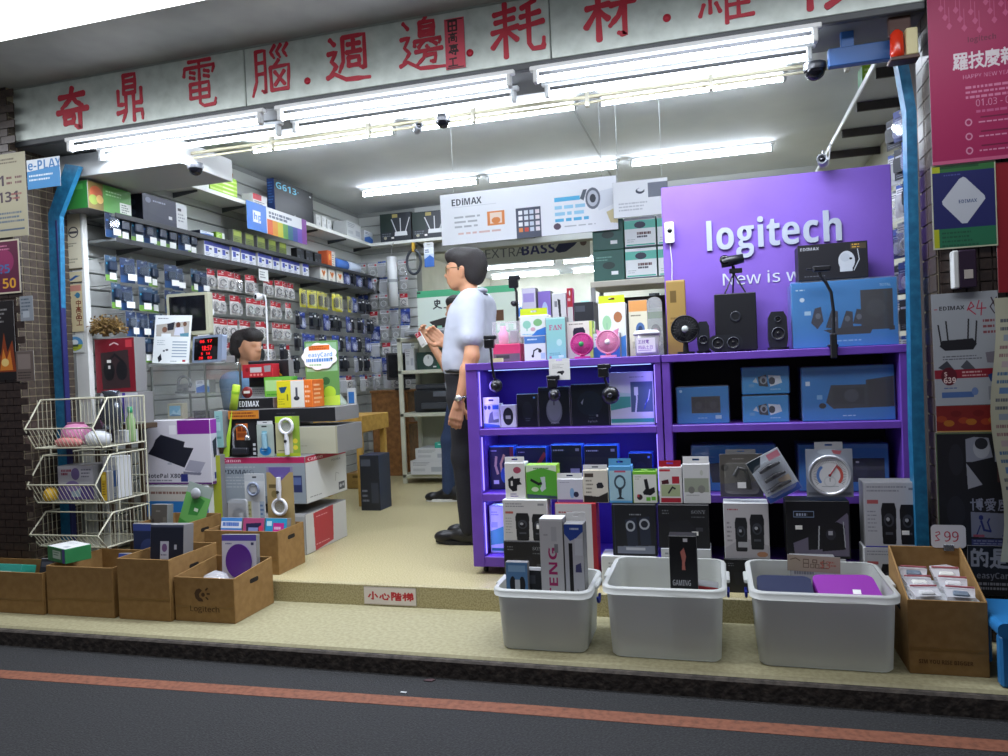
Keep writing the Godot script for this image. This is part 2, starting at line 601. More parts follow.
# ---------------------------------------------------------------- brush strokes of the characters, on a 100 x 100 square, y down
func character_strokes() -> void:
	han = {
		"奇": [[15,22,85,19],[52,4,45,28,20,46],[54,24,62,35,80,44],[8,54,94,51],[28,63,30,80],[28,63,55,62,53,79],[30,78,53,77],[72,52,72,92,58,85]],
		"鼎": [[32,5,32,42],[32,6,68,5,68,42],[34,17,66,17],[34,29,66,29],[34,41,66,41],[14,34,14,62,38,62],[38,46,38,76,26,95],[10,78,38,75],[62,46,62,96],[62,62,86,62],[86,34,86,62],[62,77,88,77,88,95]],
		"電": [[22,7,80,7],[12,19,9,34],[12,19,90,18,84,32],[50,7,50,43],[26,27,38,30],[25,37,37,40],[63,27,75,30],[62,37,75,40],[25,51,25,79],[25,51,74,50,74,79],[27,64,72,64],[26,78,74,78],[50,48,50,89,60,95,88,94,91,83]],
		"腦": [[15,10,15,68,5,95],[15,11,36,10,36,91,27,86],[16,33,35,33],[16,54,35,54],[60,4,50,16,58,28],[74,4,64,16,72,28],[89,4,79,16,87,28],[68,32,58,43],[48,45,50,89],[48,45,91,44,88,89],[50,88,88,88],[58,54,80,79],[80,54,58,79]],
		"週": [[12,10,22,21],[7,37,25,35,14,52,25,62,11,77],[4,82,20,76,45,89,97,91],[40,10,40,55,31,74],[40,10,87,9,87,72,76,68],[50,24,77,24],[63,16,63,38],[48,39,79,38],[52,49,52,65],[52,49,75,49,75,65],[52,64,75,64]],
		"邊": [[12,8,22,19],[6,36,24,34,13,51,24,61,10,76],[3,82,19,76,45,90,97,92],[60,2,54,10],[46,11,46,34],[46,11,76,11,76,34],[48,19,74,19],[48,27,74,27],[46,34,76,34],[35,43,35,51],[35,43,90,42,86,51],[54,44,43,54],[68,44,81,52],[60,53,64,58],[36,61,92,60],[57,62,53,73,38,84],[57,69,79,68,76,82,67,80]],
		"耗": [[8,20,46,15],[10,34,44,30],[4,51,51,45],[28,3,28,96],[27,50,4,77],[30,50,49,68],[82,5,58,16],[56,31,90,26],[53,49,96,43],[70,13,70,78,76,88,95,88,96,71]],
		"材": [[5,31,49,27],[28,4,28,97],[27,34,3,69],[30,41,47,57],[52,31,98,27],[78,4,78,94,65,88],[76,33,66,55,49,73]],
		"維": [[26,4,11,22,29,24],[36,15,9,46,40,42],[24,46,24,74],[13,57,6,78],[34,57,41,74],[58,4,45,35],[52,23,52,97],[71,5,77,16],[52,26,94,24],[53,45,90,44],[53,65,90,64],[52,88,97,87],[72,26,72,88]],
		"修": [[22,4,4,43],[16,27,16,97],[34,29,34,78],[58,4,43,33],[54,18,87,17,66,41,40,53],[57,26,90,50],[77,51,51,64],[85,62,51,79],[92,74,45,97]],
		"小": [[50,5,50,92,38,86],[27,34,10,68],[72,32,92,66]],
		"心": [[18,48,8,74],[34,34,36,80,48,90,76,90,80,72],[50,22,60,42],[80,36,94,62]],
		"階": [[10,8,10,96],[10,8,32,8,20,34,34,52,20,60],[44,8,44,46,62,40],[44,24,60,22],[72,6,72,46,94,46,94,36],[72,26,92,20],[64,50,56,60],[48,62,48,96],[48,62,88,62,88,96],[50,77,86,77],[50,94,86,94]],
		"梯": [[4,30,42,27],[24,4,24,96],[23,34,4,68],[26,40,40,56],[54,6,62,18],[86,6,76,18],[46,22,92,22,92,38],[48,38,92,38],[48,38,46,56],[46,56,94,56,92,78,82,76],[70,22,70,96],[68,56,44,84]],
		"博": [[2,34,40,32],[21,4,21,96],[46,14,96,13],[52,26,52,58],[52,26,90,26,90,58],[54,36,88,36],[54,47,88,47],[52,57,90,57],[71,4,71,60],[84,2,92,10],[44,68,98,67],[80,60,80,94,70,88],[56,74,64,84]],
		"愛": [[78,4,20,12],[24,18,30,26],[46,16,50,25],[74,14,66,25],[10,32,10,42],[10,32,90,31,86,42],[22,44,16,56],[34,42,38,58,64,58,66,48],[50,38,56,46],[76,44,84,54],[40,62,20,80],[38,68,76,68,52,88,20,97],[38,76,80,97]],
		"座": [[50,2,56,12],[14,16,94,15],[16,16,16,60,6,95],[34,26,24,52],[34,36,46,52],[76,26,66,52],[76,36,90,52],[56,22,56,92],[28,68,88,67],[20,93,96,92]],
		"史": [[24,18,24,46],[24,18,76,17,76,46],[24,45,76,45],[50,4,50,56,36,80,10,95],[28,56,60,80,94,95]],
		"上": [[48,8,48,90],[48,44,80,43],[6,91,95,90]],
		"最": [[28,5,28,38],[28,5,74,5,74,38],[28,16,74,16],[28,27,74,27],[28,38,74,38],[6,47,96,46],[20,47,20,90],[44,47,44,97],[20,60,44,60],[20,73,44,73],[8,90,50,86],[54,57,88,56,76,78,52,96],[60,68,74,86,96,96]],
		"強": [[8,12,38,11,38,32],[10,32,38,32],[10,32,8,52],[8,52,38,51,36,88,24,84],[66,6,52,28,84,26],[78,16,92,34],[52,40,52,64],[52,40,90,40,90,64],[52,63,90,63],[71,30,71,90],[48,92,90,86],[84,76,96,95]],
		"組": [[24,4,10,22,28,24],[34,15,8,46,38,42],[22,46,22,74],[12,57,6,78],[32,57,39,74],[54,10,54,92],[54,10,84,10,84,92],[54,37,84,37],[54,64,84,64],[44,92,97,92]],
		"羅": [[12,6,12,28],[12,6,90,6,90,28],[38,6,38,27],[64,6,64,27],[12,28,90,28],[24,34,12,52,28,52],[36,42,12,70,40,66],[24,68,24,88],[12,76,6,92],[34,76,40,90],[60,34,48,58],[54,50,54,97],[74,34,78,44],[54,48,95,47],[54,62,92,62],[54,77,92,77],[54,93,97,92],[74,48,74,93]],
		"技": [[4,28,40,26],[24,4,24,94,12,88],[4,64,40,50],[48,24,96,23],[72,4,72,46],[50,46,86,46,70,76,44,95],[56,54,74,78,97,95]],
		"慶": [[50,2,54,10],[12,13,94,12],[14,13,14,60,4,95],[24,24,92,24],[40,16,40,34],[64,16,64,34],[24,34,90,34,90,44],[30,46,22,56],[42,44,44,56,68,56,70,48],[78,44,86,54],[44,58,26,76],[42,66,78,66,56,86,24,97],[42,74,92,97]],
		"新": [[26,2,28,12],[6,16,50,15],[16,20,20,32],[40,20,34,32],[3,38,52,37],[8,56,50,55],[28,38,28,96],[26,60,6,82],[32,60,50,76],[92,6,62,16],[62,14,62,60,52,95],[62,40,98,39],[82,40,82,97]],
		"的": [[26,4,18,18],[10,20,10,90],[10,20,42,20,42,90],[10,54,42,54],[10,88,42,88],[64,4,50,36],[58,26,92,25,88,92,74,86],[60,46,72,62]],
		"是": [[28,6,28,42],[28,6,74,6,74,42],[28,24,74,24],[28,42,74,42],[8,53,94,52],[50,53,50,88],[50,70,82,69],[28,62,24,82,6,96],[22,80,46,94,96,95]],
		"人": [[50,6,44,44,8,95],[50,40,64,72,96,95]],
		"高": [[48,2,52,12],[10,15,92,14],[32,24,32,38],[32,24,68,24,68,38],[32,38,68,38],[14,48,14,96],[14,48,88,48,88,94,78,90],[36,60,36,80],[36,60,66,60,66,80],[36,79,66,79]],
		"工": [[18,16,84,15],[50,16,50,86],[6,88,96,87]],
		"田": [[18,12,18,90],[18,12,84,12,84,90],[50,12,50,90],[18,50,84,50],[18,89,84,89]],
		"專": [[14,12,88,11],[26,22,26,48],[26,22,76,22,76,48],[26,35,76,35],[50,4,50,58],[12,58,88,56],[8,70,94,69],[68,62,68,95,56,90],[32,76,42,86]],
		"日": [[24,8,24,92],[24,8,78,8,78,92],[24,48,78,48],[24,90,78,90]],
		"中": [[16,24,16,62],[16,24,86,24,86,62],[16,60,86,60],[50,4,50,96]],
		"白": [[48,2,38,18],[20,20,20,92],[20,20,80,20,80,92],[20,54,80,54],[20,91,80,91]],
		"用": [[20,10,20,64,8,95],[20,10,84,10,84,94,74,90],[20,36,84,36],[20,62,84,62],[52,10,52,94]],
		"王": [[14,12,86,11],[20,48,80,47],[6,88,94,87],[50,12,50,88]],
		"土": [[18,38,84,37],[50,6,50,88],[4,90,96,89]],
		"品": [[30,8,30,40],[30,8,70,8,70,40],[30,39,70,39],[8,54,8,92],[8,54,42,54,42,92],[8,91,42,91],[56,54,56,92],[56,54,92,54,92,92],[56,91,92,91]],
	}

# one character as a thin raised brush shape: size s, thickness d, stroke half-widths swell at the ends
func brush_mesh(ch: String,s: float,d: float,wd := 0.1) -> ArrayMesh:
	var st := ST()
	var layer := 0
	for stroke in han[ch]:
		var pts := []
		for i in range(0,stroke.size(),2):
			pts.append(Vector2(stroke[i] / 100.0,1.0 - stroke[i + 1] / 100.0) * s)
		var n := pts.size()
		# resample so that the brush can swell and taper
		var fine := []
		for i in n - 1:
			for k in 4:
				fine.append(pts[i].lerp(pts[i + 1],k / 4.0))
		fine.append(pts[n - 1])
		var m := fine.size()
		var lft := []
		var rgt := []
		for i in m:
			var a: Vector2 = fine[maxi(i - 1,0)]
			var b: Vector2 = fine[mini(i + 1,m - 1)]
			var dir := (b - a).normalized()
			var nrm := Vector2(-dir.y,dir.x)
			var t := float(i) / (m - 1)
			var w := s * wd * 0.5 * (1.12 - 0.42 * sin(PI * clampf(t * 1.15,0.0,1.0)) * 0.6)
			if t > 0.85 and n > 2:
				w *= 0.62
			lft.append(fine[i] + nrm * w)
			rgt.append(fine[i] - nrm * w)
		var zt := d + layer * 0.00012
		layer += 1
		for i in m - 1:
			quad(st,[Vector3(lft[i].x,lft[i].y,zt),Vector3(lft[i + 1].x,lft[i + 1].y,zt),Vector3(rgt[i + 1].x,rgt[i + 1].y,zt),Vector3(rgt[i].x,rgt[i].y,zt)],Vector3.BACK)
			for e in [[lft,1.0],[rgt,-1.0]]:
				var p: Vector2 = e[0][i]
				var q: Vector2 = e[0][i + 1]
				var o2: Vector2 = (p - fine[i])
				quad(st,[Vector3(p.x,p.y,zt),Vector3(q.x,q.y,zt),Vector3(q.x,q.y,0),Vector3(p.x,p.y,0)],Vector3(o2.x,o2.y,0))
		# blunt rounded ends
		for e in [[0,1],[m - 1,m - 2]]:
			var o3: Vector2 = fine[e[0]]
			var dd: Vector2 = (fine[e[0]] - fine[e[1]]).normalized()
			var r: float = (lft[e[0]] - o3).length()
			var side := Vector2(-dd.y,dd.x)
			var prev: Vector2 = o3 + side * r
			for k in range(1,5):
				var t2 := PI * k / 4.0
				var cur: Vector2 = o3 + (side * cos(t2) + dd * sin(t2) * 0.7) * r
				tri(st,Vector3(o3.x,o3.y,zt),Vector3(prev.x,prev.y,zt),Vector3(cur.x,cur.y,zt),Vector3.BACK)
				quad(st,[Vector3(prev.x,prev.y,zt),Vector3(cur.x,cur.y,zt),Vector3(cur.x,cur.y,0),Vector3(prev.x,prev.y,0)],Vector3(dd.x,dd.y,0))
				prev = cur
	return done(st)

# ---------------------------------------------------------------- the scene
var RD := {}

func _ready() -> void:
	# camera: hand-held at chest height over the road, turned left of square-on and rolled a little
	var cam := Camera3D.new()
	cam.name = "camera"
	cam.keep_aspect = Camera3D.KEEP_HEIGHT
	cam.fov = 53.31
	cam.near = 0.05
	cam.far = 60.0
	add_child(cam)
	cam.transform = Transform3D(Basis(Vector3(0.96200,-0.04237,-0.26975),Vector3(0.03755,0.99903,-0.02301),Vector3(0.27046,0.01201,0.96266)),Vector3(0,1.03,0))
	cam.current = true
	# night outside: a dim, slightly blue city sky
	var we := WorldEnvironment.new()
	we.name = "world"
	var env := Environment.new()
	env.background_mode = Environment.BG_COLOR
	env.background_color = Color(0.49,0.49,0.53)
	env.background_energy_multiplier = 0.55
	env.tonemap_mode = Environment.TONE_MAPPER_LINEAR
	env.tonemap_exposure = 1.35
	env.sdfgi_enabled = true
	env.ssao_enabled = true
	env.ssil_enabled = true
	we.environment = env
	add_child(we)
	# lamps: the fluorescent tubes
	lamps()

	rng.seed = 77
	setup_print()
	shell()
	shop_front()
	posters_outside()
	left_wall_goods()
	back_goods()
	purple_display()
	display_goods()
	counter_cluster()
	cartons()
	bins()
	overhead()
	people()

func setup_print() -> void:
	font_r = SystemFont.new()
	font_r.font_names = PackedStringArray(["Droid Sans"])
	font_b = SystemFont.new()
	font_b.font_names = PackedStringArray(["Droid Sans"])
	font_b.font_weight = 700
	font_s = SystemFont.new()
	font_s.font_names = PackedStringArray(["Droid Serif"])
	font_s.font_weight = 700
	character_strokes()
	for i in 2:
		var im := Image.create(SHEET,SHEET,false,Image.FORMAT_RGB8)
		im.fill(Color(0.5,0.5,0.5))
		sheets.append(im)
	find_base()
	sheet = sheets[1]
	lay_out(draw_posters)
	sheet = sheets[0]
	lay_out(draw_print)
	for col in PALETTE:
		patch(col)
	sheet_mat = printed(sheets[0],0.45)
	poster_mat = printed(sheets[1],0.5)
	gloss_mat = printed(sheets[0],0.22)

func printed(im: Image,rough: float) -> StandardMaterial3D:
	var m := StandardMaterial3D.new()
	m.albedo_texture = ImageTexture.create_from_image(im)
	m.roughness = rough
	return m

var PALETTE := ["ffffff","f2f2f0","e4e4e2","cfd2d2","b9bcbe","9a9c9e","777777","555555","333333","202022","121214",
	"1f6fb0","2a86cc","174e86","5fa8d8","7ec4de","5b3a96","3a7ae0","7d4fc0","8e2a9c","3a2470","b31f2e","d8344a","cf3f6e","e86a3a","f0862e",
	"f4d020","c8d82e","8fbf2e","57a83a","2f7f4a","1f5a44","2f9c88","9fd8c8","d8c8a0","a8814a","8a6634","c09a5c","6b4a24","e89ac0","f0b8d0","d04a90",
	"24304a","10182c","3c4a5a","d8d8c8","c8c4a8","efe6c8"]

# a fluorescent batten along x: housing, glowing tube, two end caps, and the light it gives
func batten(x0: float,x1: float,y: float,z: float,label: String,group: String,energy: float,called := "fluorescent_lamp",glow_e := 34.0) -> void:
	var t := thing(called,label,"lamp",Vector3((x0 + x1) / 2,y,z),0.0,group)
	var l := x1 - x0
	part(span_mesh(Vector3(-l / 2,0.036,-0.014),Vector3(l / 2,0.058,0.014),0.004),"housing",mat(c("dfe2e2"),0.5),t)
	var st := ST()
	tube(st,[Vector3(-l / 2 + 0.03,0,0),Vector3(l / 2 - 0.03,0,0)],0.0135,14)
	part(done(st),"tube",glow(c("eaf2ff"),glow_e),t)
	for s in [-1,1]:
		part(span_mesh(Vector3(s * l / 2 - 0.016 * s,-0.018,-0.018),Vector3(s * l / 2 - 0.036 * s,0.038,0.018),0.004),"end_cap",mat(c("c9cccb"),0.5),t)
	var a := AreaLight3D.new()
	a.name = "tube_light"
	a.area_size = Vector2(l - 0.08,0.028)
	a.light_color = c("e8f0ff")
	a.light_energy = energy
	a.area_range = 30.0
	a.shadow_enabled = true
	t.add_child(a)
	a.position = Vector3(0,-0.016,0)
	a.rotation = Vector3(-PI / 2,0,0)

var E_FRONT := 0.95
var E_SHOP := 0.42
var E_DEEP := 0.6

func lamps() -> void:
	# under the signboard: two rows of three, on the bottom of the shutter box
	var names := ["above the left shelves","in the middle","towards the purple board"]
	var ra := [[-3.29,-2.08],[-2.02,-0.81],[-0.74,0.46]]
	for i in 3:
		batten(ra[i][0],ra[i][1],2.3,-3.27,"front fluorescent tube under the red lettered signboard, " + names[i],"tubes under the signboard",E_FRONT,"fluorescent_lamp",11.0)
	var rb := [[-3.27,-2.1],[-2.05,-0.84],[-0.73,0.46]]
	for i in 3:
		batten(rb[i][0],rb[i][1],2.3,-3.46,"rear fluorescent tube of the pair under the signboard, " + names[i],"tubes under the signboard",E_FRONT,"fluorescent_lamp",11.0)
	var rc := [[-3.22,-2.05],[-1.96,-0.78],[-0.67,0.49]]
	for i in 3:
		batten(rc[i][0],rc[i][1],2.7,-4.85,"fluorescent tube on the ceiling just inside the shop, " + names[i],"tubes on the shop ceiling, near row",E_SHOP)
	var rd := [[-3.12,-1.95],[-1.89,-0.71],[-0.64,0.53]]
	for i in 3:
		batten(rd[i][0],rd[i][1],2.7,-6.43,"fluorescent tube on the ceiling deeper inside, " + names[i],"tubes on the shop ceiling, far row",E_SHOP)
	# deep end of the shop
	for i in 2:
		batten(-3.62 + i * 1.3,-2.42 + i * 1.3,2.7,-12.0,"fluorescent tube at the deep end of the shop, " + ["behind the white shirt","behind the small fans"][i],"tubes at the deep end",E_DEEP)
		batten(-3.9 + i * 1.5,-2.6 + i * 1.5,2.7,-13.3,"lower looking far fluorescent tube by the end wall, " + ["on the left","on the right"][i],"tubes at the deep end",E_DEEP)
		batten(-3.1 + i * 1.3,-1.9 + i * 1.3,2.7,-9.2,"fluorescent tube hidden behind the white hanging board, " + ["left one","right one"][i],"tubes at the deep end",E_DEEP)
	# the arcade's own lamp over the pavement: a wide white diffuser
	var t := thing("arcade_lamp","wide glowing white light fitting on the arcade ceiling outside","lamp",Vector3(-2.1,2.60,-2.55))  # right part lies out of view, lengthened to brighten signboard and right pier
	part(span_mesh(Vector3(-3.5,0.03,-0.19),Vector3(3.5,0.08,0.19),0.01),"housing",mat(c("d8dad8"),0.5),t)
	var st := ST()
	var prof := []
	for i in 11:
		var a := PI * i / 10.0
		prof.append(Vector2(cos(a) * 0.175,-sin(a) * 0.045))
	slab(st,PackedVector2Array(prof),6.9)
	part(done(st),"diffuser",glow(c("fbfdff"),2.5),t,Vector3(3.45,0.03,0),Vector3(0,PI / 2,0))
	var al := AreaLight3D.new()
	al.name = "diffuser_light"
	al.area_size = Vector2(6.8,0.3)
	al.light_color = c("f4f6ff")
	al.light_energy = 3.5
	al.area_range = 30.0
	al.shadow_enabled = true
	t.add_child(al)
	al.position = Vector3(0,-0.03,0)
	al.rotation = Vector3(-PI / 2,0,0)

# ---------------------------------------------------------------- setting
func shell() -> void:
	var terrazzo := surf(0.11,[[0.0,0.35,0.55,0.75,1.0],["8e845c","a89d74","b6ab82","c2b992","9e9468"]],3,1.6,0.42,0.0,5)
	var cement := surf(0.06,[[0.0,0.4,0.6,1.0],["8e8868","9a9472","a09a78","a8a282"]],9,1.3,0.75,0.06,5)
	var kerb := surf(0.03,[[0.0,0.4,0.6,1.0],["2e2a26","3c3732","4a443e","5c554c"]],11,1.4,0.9,0.3,5)
	var asphalt := surf(0.12,[[0.0,0.4,0.6,1.0],["1b1c1d","242526","2c2d2e","3b3c3d"]],21,1.3,0.88,0.35,5)
	var plaster := surf(0.006,[[0.0,0.5,1.0],["ccd1d4","d6dadc","dee2e3"]],31,0.35,0.85,0.0,4)
	var soffit := surf(0.01,[[0.0,0.5,1.0],["8b8d8a","9b9c98","a8a9a4"]],33,0.4,0.85,0.0,4)
	var wallm := surf(0.008,[[0.0,0.5,1.0],["b8b8a8","c4c4b4","ceccbe"]],35,0.4,0.8,0.0,4)
	RD["wall"] = wallm
	# floor slabs with real thickness
	var fl := struct(span_mesh(Vector3(-4.3,-0.16,-3.37),Vector3(1.5,0.0,-14.2),0.006),"floor",terrazzo)
	fl.set_meta("label","speckled beige terrazzo shop floor")
	var st := ST()      # joints of the terrazzo panels
	var walk := struct(span_mesh(Vector3(-9.0,-0.4,-2.82),Vector3(5.0,-0.107,-3.5),0.01),"floor_pavement",cement)
	walk.set_meta("label","worn cream cement pavement ledge in front of the step")
	var kb := struct(span_mesh(Vector3(-9.0,-0.45,-2.795),Vector3(5.0,-0.118,-2.83),0.008),"trim_1",kerb)
	kb.set_meta("label","dark stained kerb face along the road")
	var road := struct(span_mesh(Vector3(-12.0,-0.5,-2.8),Vector3(8.0,-0.19,4.0),0.0),"floor_road",asphalt)
	road.set_meta("label","dark grey asphalt road")
	# the painted line, worn
	var paint := surf(0.05,[[0.0,0.3,0.5,1.0],["583a2c","764732","804e38","8a5840"]],41,1.2,0.8,0.1,5)
	var s2 := ST()
	var lx := [-9.0,-6.0,-3.0,-0.8,0.8,5.0]
	var lz := [-2.40,-2.44,-2.505,-2.582,-2.608,-2.65]
	for i in 5:
		var a := Vector3(lx[i],0,lz[i])
		var b := Vector3(lx[i + 1],0,lz[i + 1])
		var o := Vector3(0,0,0.038)
		quad(s2,[a - o + Vector3(0,-0.1885,0),b - o + Vector3(0,-0.1885,0),b + o + Vector3(0,-0.1885,0),a + o + Vector3(0,-0.1885,0)],Vector3.UP)
		quad(s2,[a + o + Vector3(0,-0.1885,0),b + o + Vector3(0,-0.1885,0),b + o + Vector3(0,-0.195,0),a + o + Vector3(0,-0.195,0)],Vector3.BACK)
		quad(s2,[a - o + Vector3(0,-0.1885,0),b - o + Vector3(0,-0.1885,0),b - o + Vector3(0,-0.195,0),a - o + Vector3(0,-0.195,0)],Vector3.FORWARD)
	var pl := part(done(s2),"painted_line",paint,road)
	pl.set_meta("label","worn terracotta red line painted on the asphalt")
	# leaf litter on the road
	solo(slab_mesh([Vector2(-0.022,0),Vector2(0.01,-0.012),Vector2(0.026,0.004),Vector2(0.012,0.014),Vector2(-0.01,0.012)],0.003),"dry_leaf","curled brown dry leaf lying on the asphalt near the kerb","leaf",mat(c("4a3438"),0.8),Vector3(-1.135,-0.19,-2.758) + Vector3(0,0.004,0),Vector3(-PI / 2,0.3,0))
	solo(slab_mesh([Vector2(-0.012,0),Vector2(0.012,-0.004),Vector2(0.014,0.005),Vector2(-0.008,0.008)],0.002),"paper_scrap","tiny white paper scrap on the asphalt by the red line","litter",mat(c("d8dcdc"),0.7),Vector3(-1.194,-0.19,-2.637) + Vector3(0,0.003,0),Vector3(-PI / 2,0.1,0))
	# ceiling, with the seam that runs back from the door
	var ce := struct(span_mesh(Vector3(-4.3,2.76,-3.3),Vector3(1.5,2.9,-14.2),0.0),"ceiling",plaster)
	part(span_mesh(Vector3(-0.86,2.753,-3.6),Vector3(-0.845,2.7602,-7.3),0.002),"seam_strip",mat(c("a9adae"),0.8),ce)
	var so := struct(span_mesh(Vector3(-9.0,2.68,-3.29),Vector3(5.0,2.86,-0.6),0.0),"ceiling_arcade",soffit)
	so.set_meta("label","grey plastered arcade ceiling outside")
	# side and end walls
	var slat := mat(c("c3c6c2"),0.55)
	var slat2 := mat(c("bcc0bd"),0.55)
	var wl := struct(span_mesh(Vector3(-3.8,0,-3.62),Vector3(-3.645,2.76,-7.55),0.0),"wall_left",mat(c("8e918e"),0.7))
	var sm := box_mesh(Vector3(0.02,0.092,3.8),0.006)
	for i in 27:
		part(sm,"slat",slat if i % 3 else slat2,wl,Vector3(-3.636,0.02 + i * 0.1,-5.55))
	var wb := struct(span_mesh(Vector3(-3.66,0,-7.42),Vector3(-2.99,2.76,-7.56),0.0),"wall_back",mat(c("8e918e"),0.7))
	var sb := box_mesh(Vector3(0.66,0.092,0.02),0.006)
	for i in 27:
		part(sb,"slat",slat if i % 3 else slat2,wb,Vector3(-3.32,0.02 + i * 0.1,-7.414))
	var wh := struct(span_mesh(Vector3(-2.99,2.28,-7.42),Vector3(1.2,2.76,-7.56),0.0),"wall_header",mat(c("8e918e"),0.7))
	var sh := box_mesh(Vector3(4.1,0.092,0.02),0.006)
	for i in 5:
		part(sh,"slat",slat if i % 2 else slat2,wh,Vector3(-0.93,2.28 + i * 0.1,-7.414))
	struct(span_mesh(Vector3(1.1,0,-3.45),Vector3(1.25,2.76,-14.1),0.0),"wall_right",wallm)
	struct(span_mesh(Vector3(-4.25,0,-7.5),Vector3(-4.1,2.76,-14.1),0.0),"wall_far_left",wallm)
	struct(span_mesh(Vector3(-4.2,0,-13.9),Vector3(1.3,2.76,-14.1),0.0),"wall_end",wallm)
	struct(span_mesh(Vector3(-4.25,0,-7.45),Vector3(-3.6,2.76,-7.58),0.0),"wall_return",wallm)

# ---------------------------------------------------------------- shop front: signboard, shutter box, piers, rails, step notice
func tiles(called: String,parent: Node3D,o: Vector3,u: Vector3,v: Vector3,nrm: Vector3,nu: int,nv: int,tu: float,tv: float,joint: float,m: Material,bond := false) -> void:
	var st := ST()
	for j in nv:
		for i in nu:
			var off := tu * 0.5 if bond and j % 2 else 0.0
			var a := o + u * (i * tu + off + joint / 2) + v * (j * tv + joint / 2)
			var b := a + u * (tu - joint) + v * (tv - joint) + nrm * (0.006 + 0.0012 * rng.randf())
			var lo := a.min(b)
			var hi := a.max(b)
			cbox(st,lo,hi,0.0)
	var p := part(done(st),called,m,parent)
	p.set_meta("kind","stuff")

func shop_front() -> void:
	var mortar := mat(c("6e675c"),0.9)
	var tile_dark := surf(0.03,[[0.0,0.5,1.0],["2a211e","362b26","45382f"]],51,2.0,0.35,0.0,3)
	var tile_brown := surf(0.03,[[0.0,0.5,1.0],["3c332c","483e36","554a40"]],53,2.0,0.35,0.0,3)
	# left pier
	var pl := struct(span_mesh(Vector3(-7.0,-0.11,-3.255),Vector3(-3.668,2.7,-3.64),0.0),"wall_pier_left",mat(c("2c2522"),0.9))
	tiles("tile_facing",pl,Vector3(-5.06,-0.107,-3.256),Vector3.RIGHT,Vector3.UP,Vector3.BACK,14,66,0.1,0.042,0.004,tile_dark,true)
	tiles("tile_facing",pl,Vector3(-3.669,-0.0,-3.26),Vector3.FORWARD,Vector3.UP,Vector3.RIGHT,8,58,0.045,0.045,0.006,tile_brown)
	part(span_mesh(Vector3(-3.6685,0.0,-3.258),Vector3(-3.6665,2.7,-3.63),0.0),"grout",mat(c("8c836c"),0.9),pl)
	# right pier
	var pr := struct(span_mesh(Vector3(0.853,-0.11,-3.3),Vector3(3.4,2.7,-3.64),0.0),"wall_pier_right",mat(c("3a332e"),0.9))
	tiles("tile_facing",pr,Vector3(0.856,-0.107,-3.299),Vector3.RIGHT,Vector3.UP,Vector3.BACK,16,62,0.045,0.045,0.006,tile_dark)
	part(span_mesh(Vector3(0.8515,0.0,-3.302),Vector3(0.8535,2.7,-3.52),0.0),"grout",mat(c("8c836c"),0.9),pr)
	tiles("tile_facing",pr,Vector3(0.852,-0.0,-3.3),Vector3.FORWARD,Vector3.UP,Vector3.LEFT,2,38,0.1,0.07,0.006,tile_brown)
	# blue shutter rails, cranked at the top
	var blue := surf(0.02,[[0.0,0.5,1.0],["175a80","1d6a92","2b7ea6"]],55,2.0,0.45,0.0,3)
	var z := -3.44
	var lr := [Vector3(-3.477,2.287,-3.44),Vector3(-3.613,2.019,-3.44),Vector3(-3.63,1.344,-3.44),Vector3(-3.628,0.973,-3.44),Vector3(-3.558,0.971,-3.44),Vector3(-3.556,1.34,-3.44),Vector3(-3.533,2,-3.44),Vector3(-3.381,2.265,-3.44)]
	var o2 := []
	for p in lr:
		o2.append(Vector2(p.x,p.y))
	o2.insert(4,Vector2(lr[3].x - 0.005,0.001))
	o2.insert(5,Vector2(lr[4].x - 0.005,0.001))
	var sr := struct(slab_mesh(o2,0.03),"trim_2",blue,Vector3(0,0,z),Vector3.ZERO,"teal blue steel shutter rail on the left, cranked at the top")
	part(span_mesh(Vector3(o2[5].x - 0.004,0.001,-0.031),Vector3(o2[5].x + 0.012,1.98,0.002),0.003),"rail_lip",mat(c("23265e"),0.4),sr)
	var rr := [Vector3(0.76,2.221,-3.42),Vector3(0.787,2.01,-3.42),Vector3(0.779,1.425,-3.42),Vector3(0.767,0.709,-3.42),Vector3(0.814,0.708,-3.42),Vector3(0.817,1.422,-3.42),Vector3(0.825,2.005,-3.42),Vector3(0.801,2.215,-3.42)]
	var o3 := []
	for p in rr:
		o3.append(Vector2(p.x,p.y))
	o3.insert(4,Vector2(rr[3].x + 0.002,0.001))
	o3.insert(5,Vector2(rr[4].x + 0.002,0.001))
	struct(slab_mesh(o3,0.07),"trim_3",blue,Vector3(0,0,-3.42),Vector3.ZERO,"blue steel shutter rail on the right beside the purple display")
	# white end panel beside the left rail
	struct(span_mesh(Vector3(-3.765,0.0,-3.622),Vector3(-3.558,2.3,-3.66),0.003),"trim_4",mat(c("d9dbd6"),0.5),Vector3.ZERO,Vector3.ZERO,"white end panel of the left shelving behind the blue rail")
	# shutter box behind the signboard and its rim below, coloured darker for the shadow there
	var lintel := struct(span_mesh(Vector3(-3.72,2.362,-3.32),Vector3(1.1,2.76,-3.6),0.004),"trim_5",mat(c("6b6e70"),0.6),Vector3.ZERO,Vector3.ZERO,"grey shutter box behind the signboard")
	part(span_mesh(Vector3(-3.72,2.362,-3.295),Vector3(0.84,2.392,-3.322),0.004),"bottom_rail",mat(c("4b4f52"),0.5),lintel)
	for q in [[2.296,-3.585,0.009],[2.275,-3.6,0.006]]:
		part(tube_mesh([Vector3(-3.55,q[0],q[1]),Vector3(0.72,q[0] + 0.012,q[1])],q[2],8),"conduit",mat(c("c8c2a4"),0.5),lintel)
	for i in 8:
		part(span_mesh(Vector3(-3.4 + i * 0.57,2.26,-3.575),Vector3(-3.38 + i * 0.57,2.364,-3.606),0.003),"conduit_clip",mat(c("b8b4a0"),0.6),lintel)
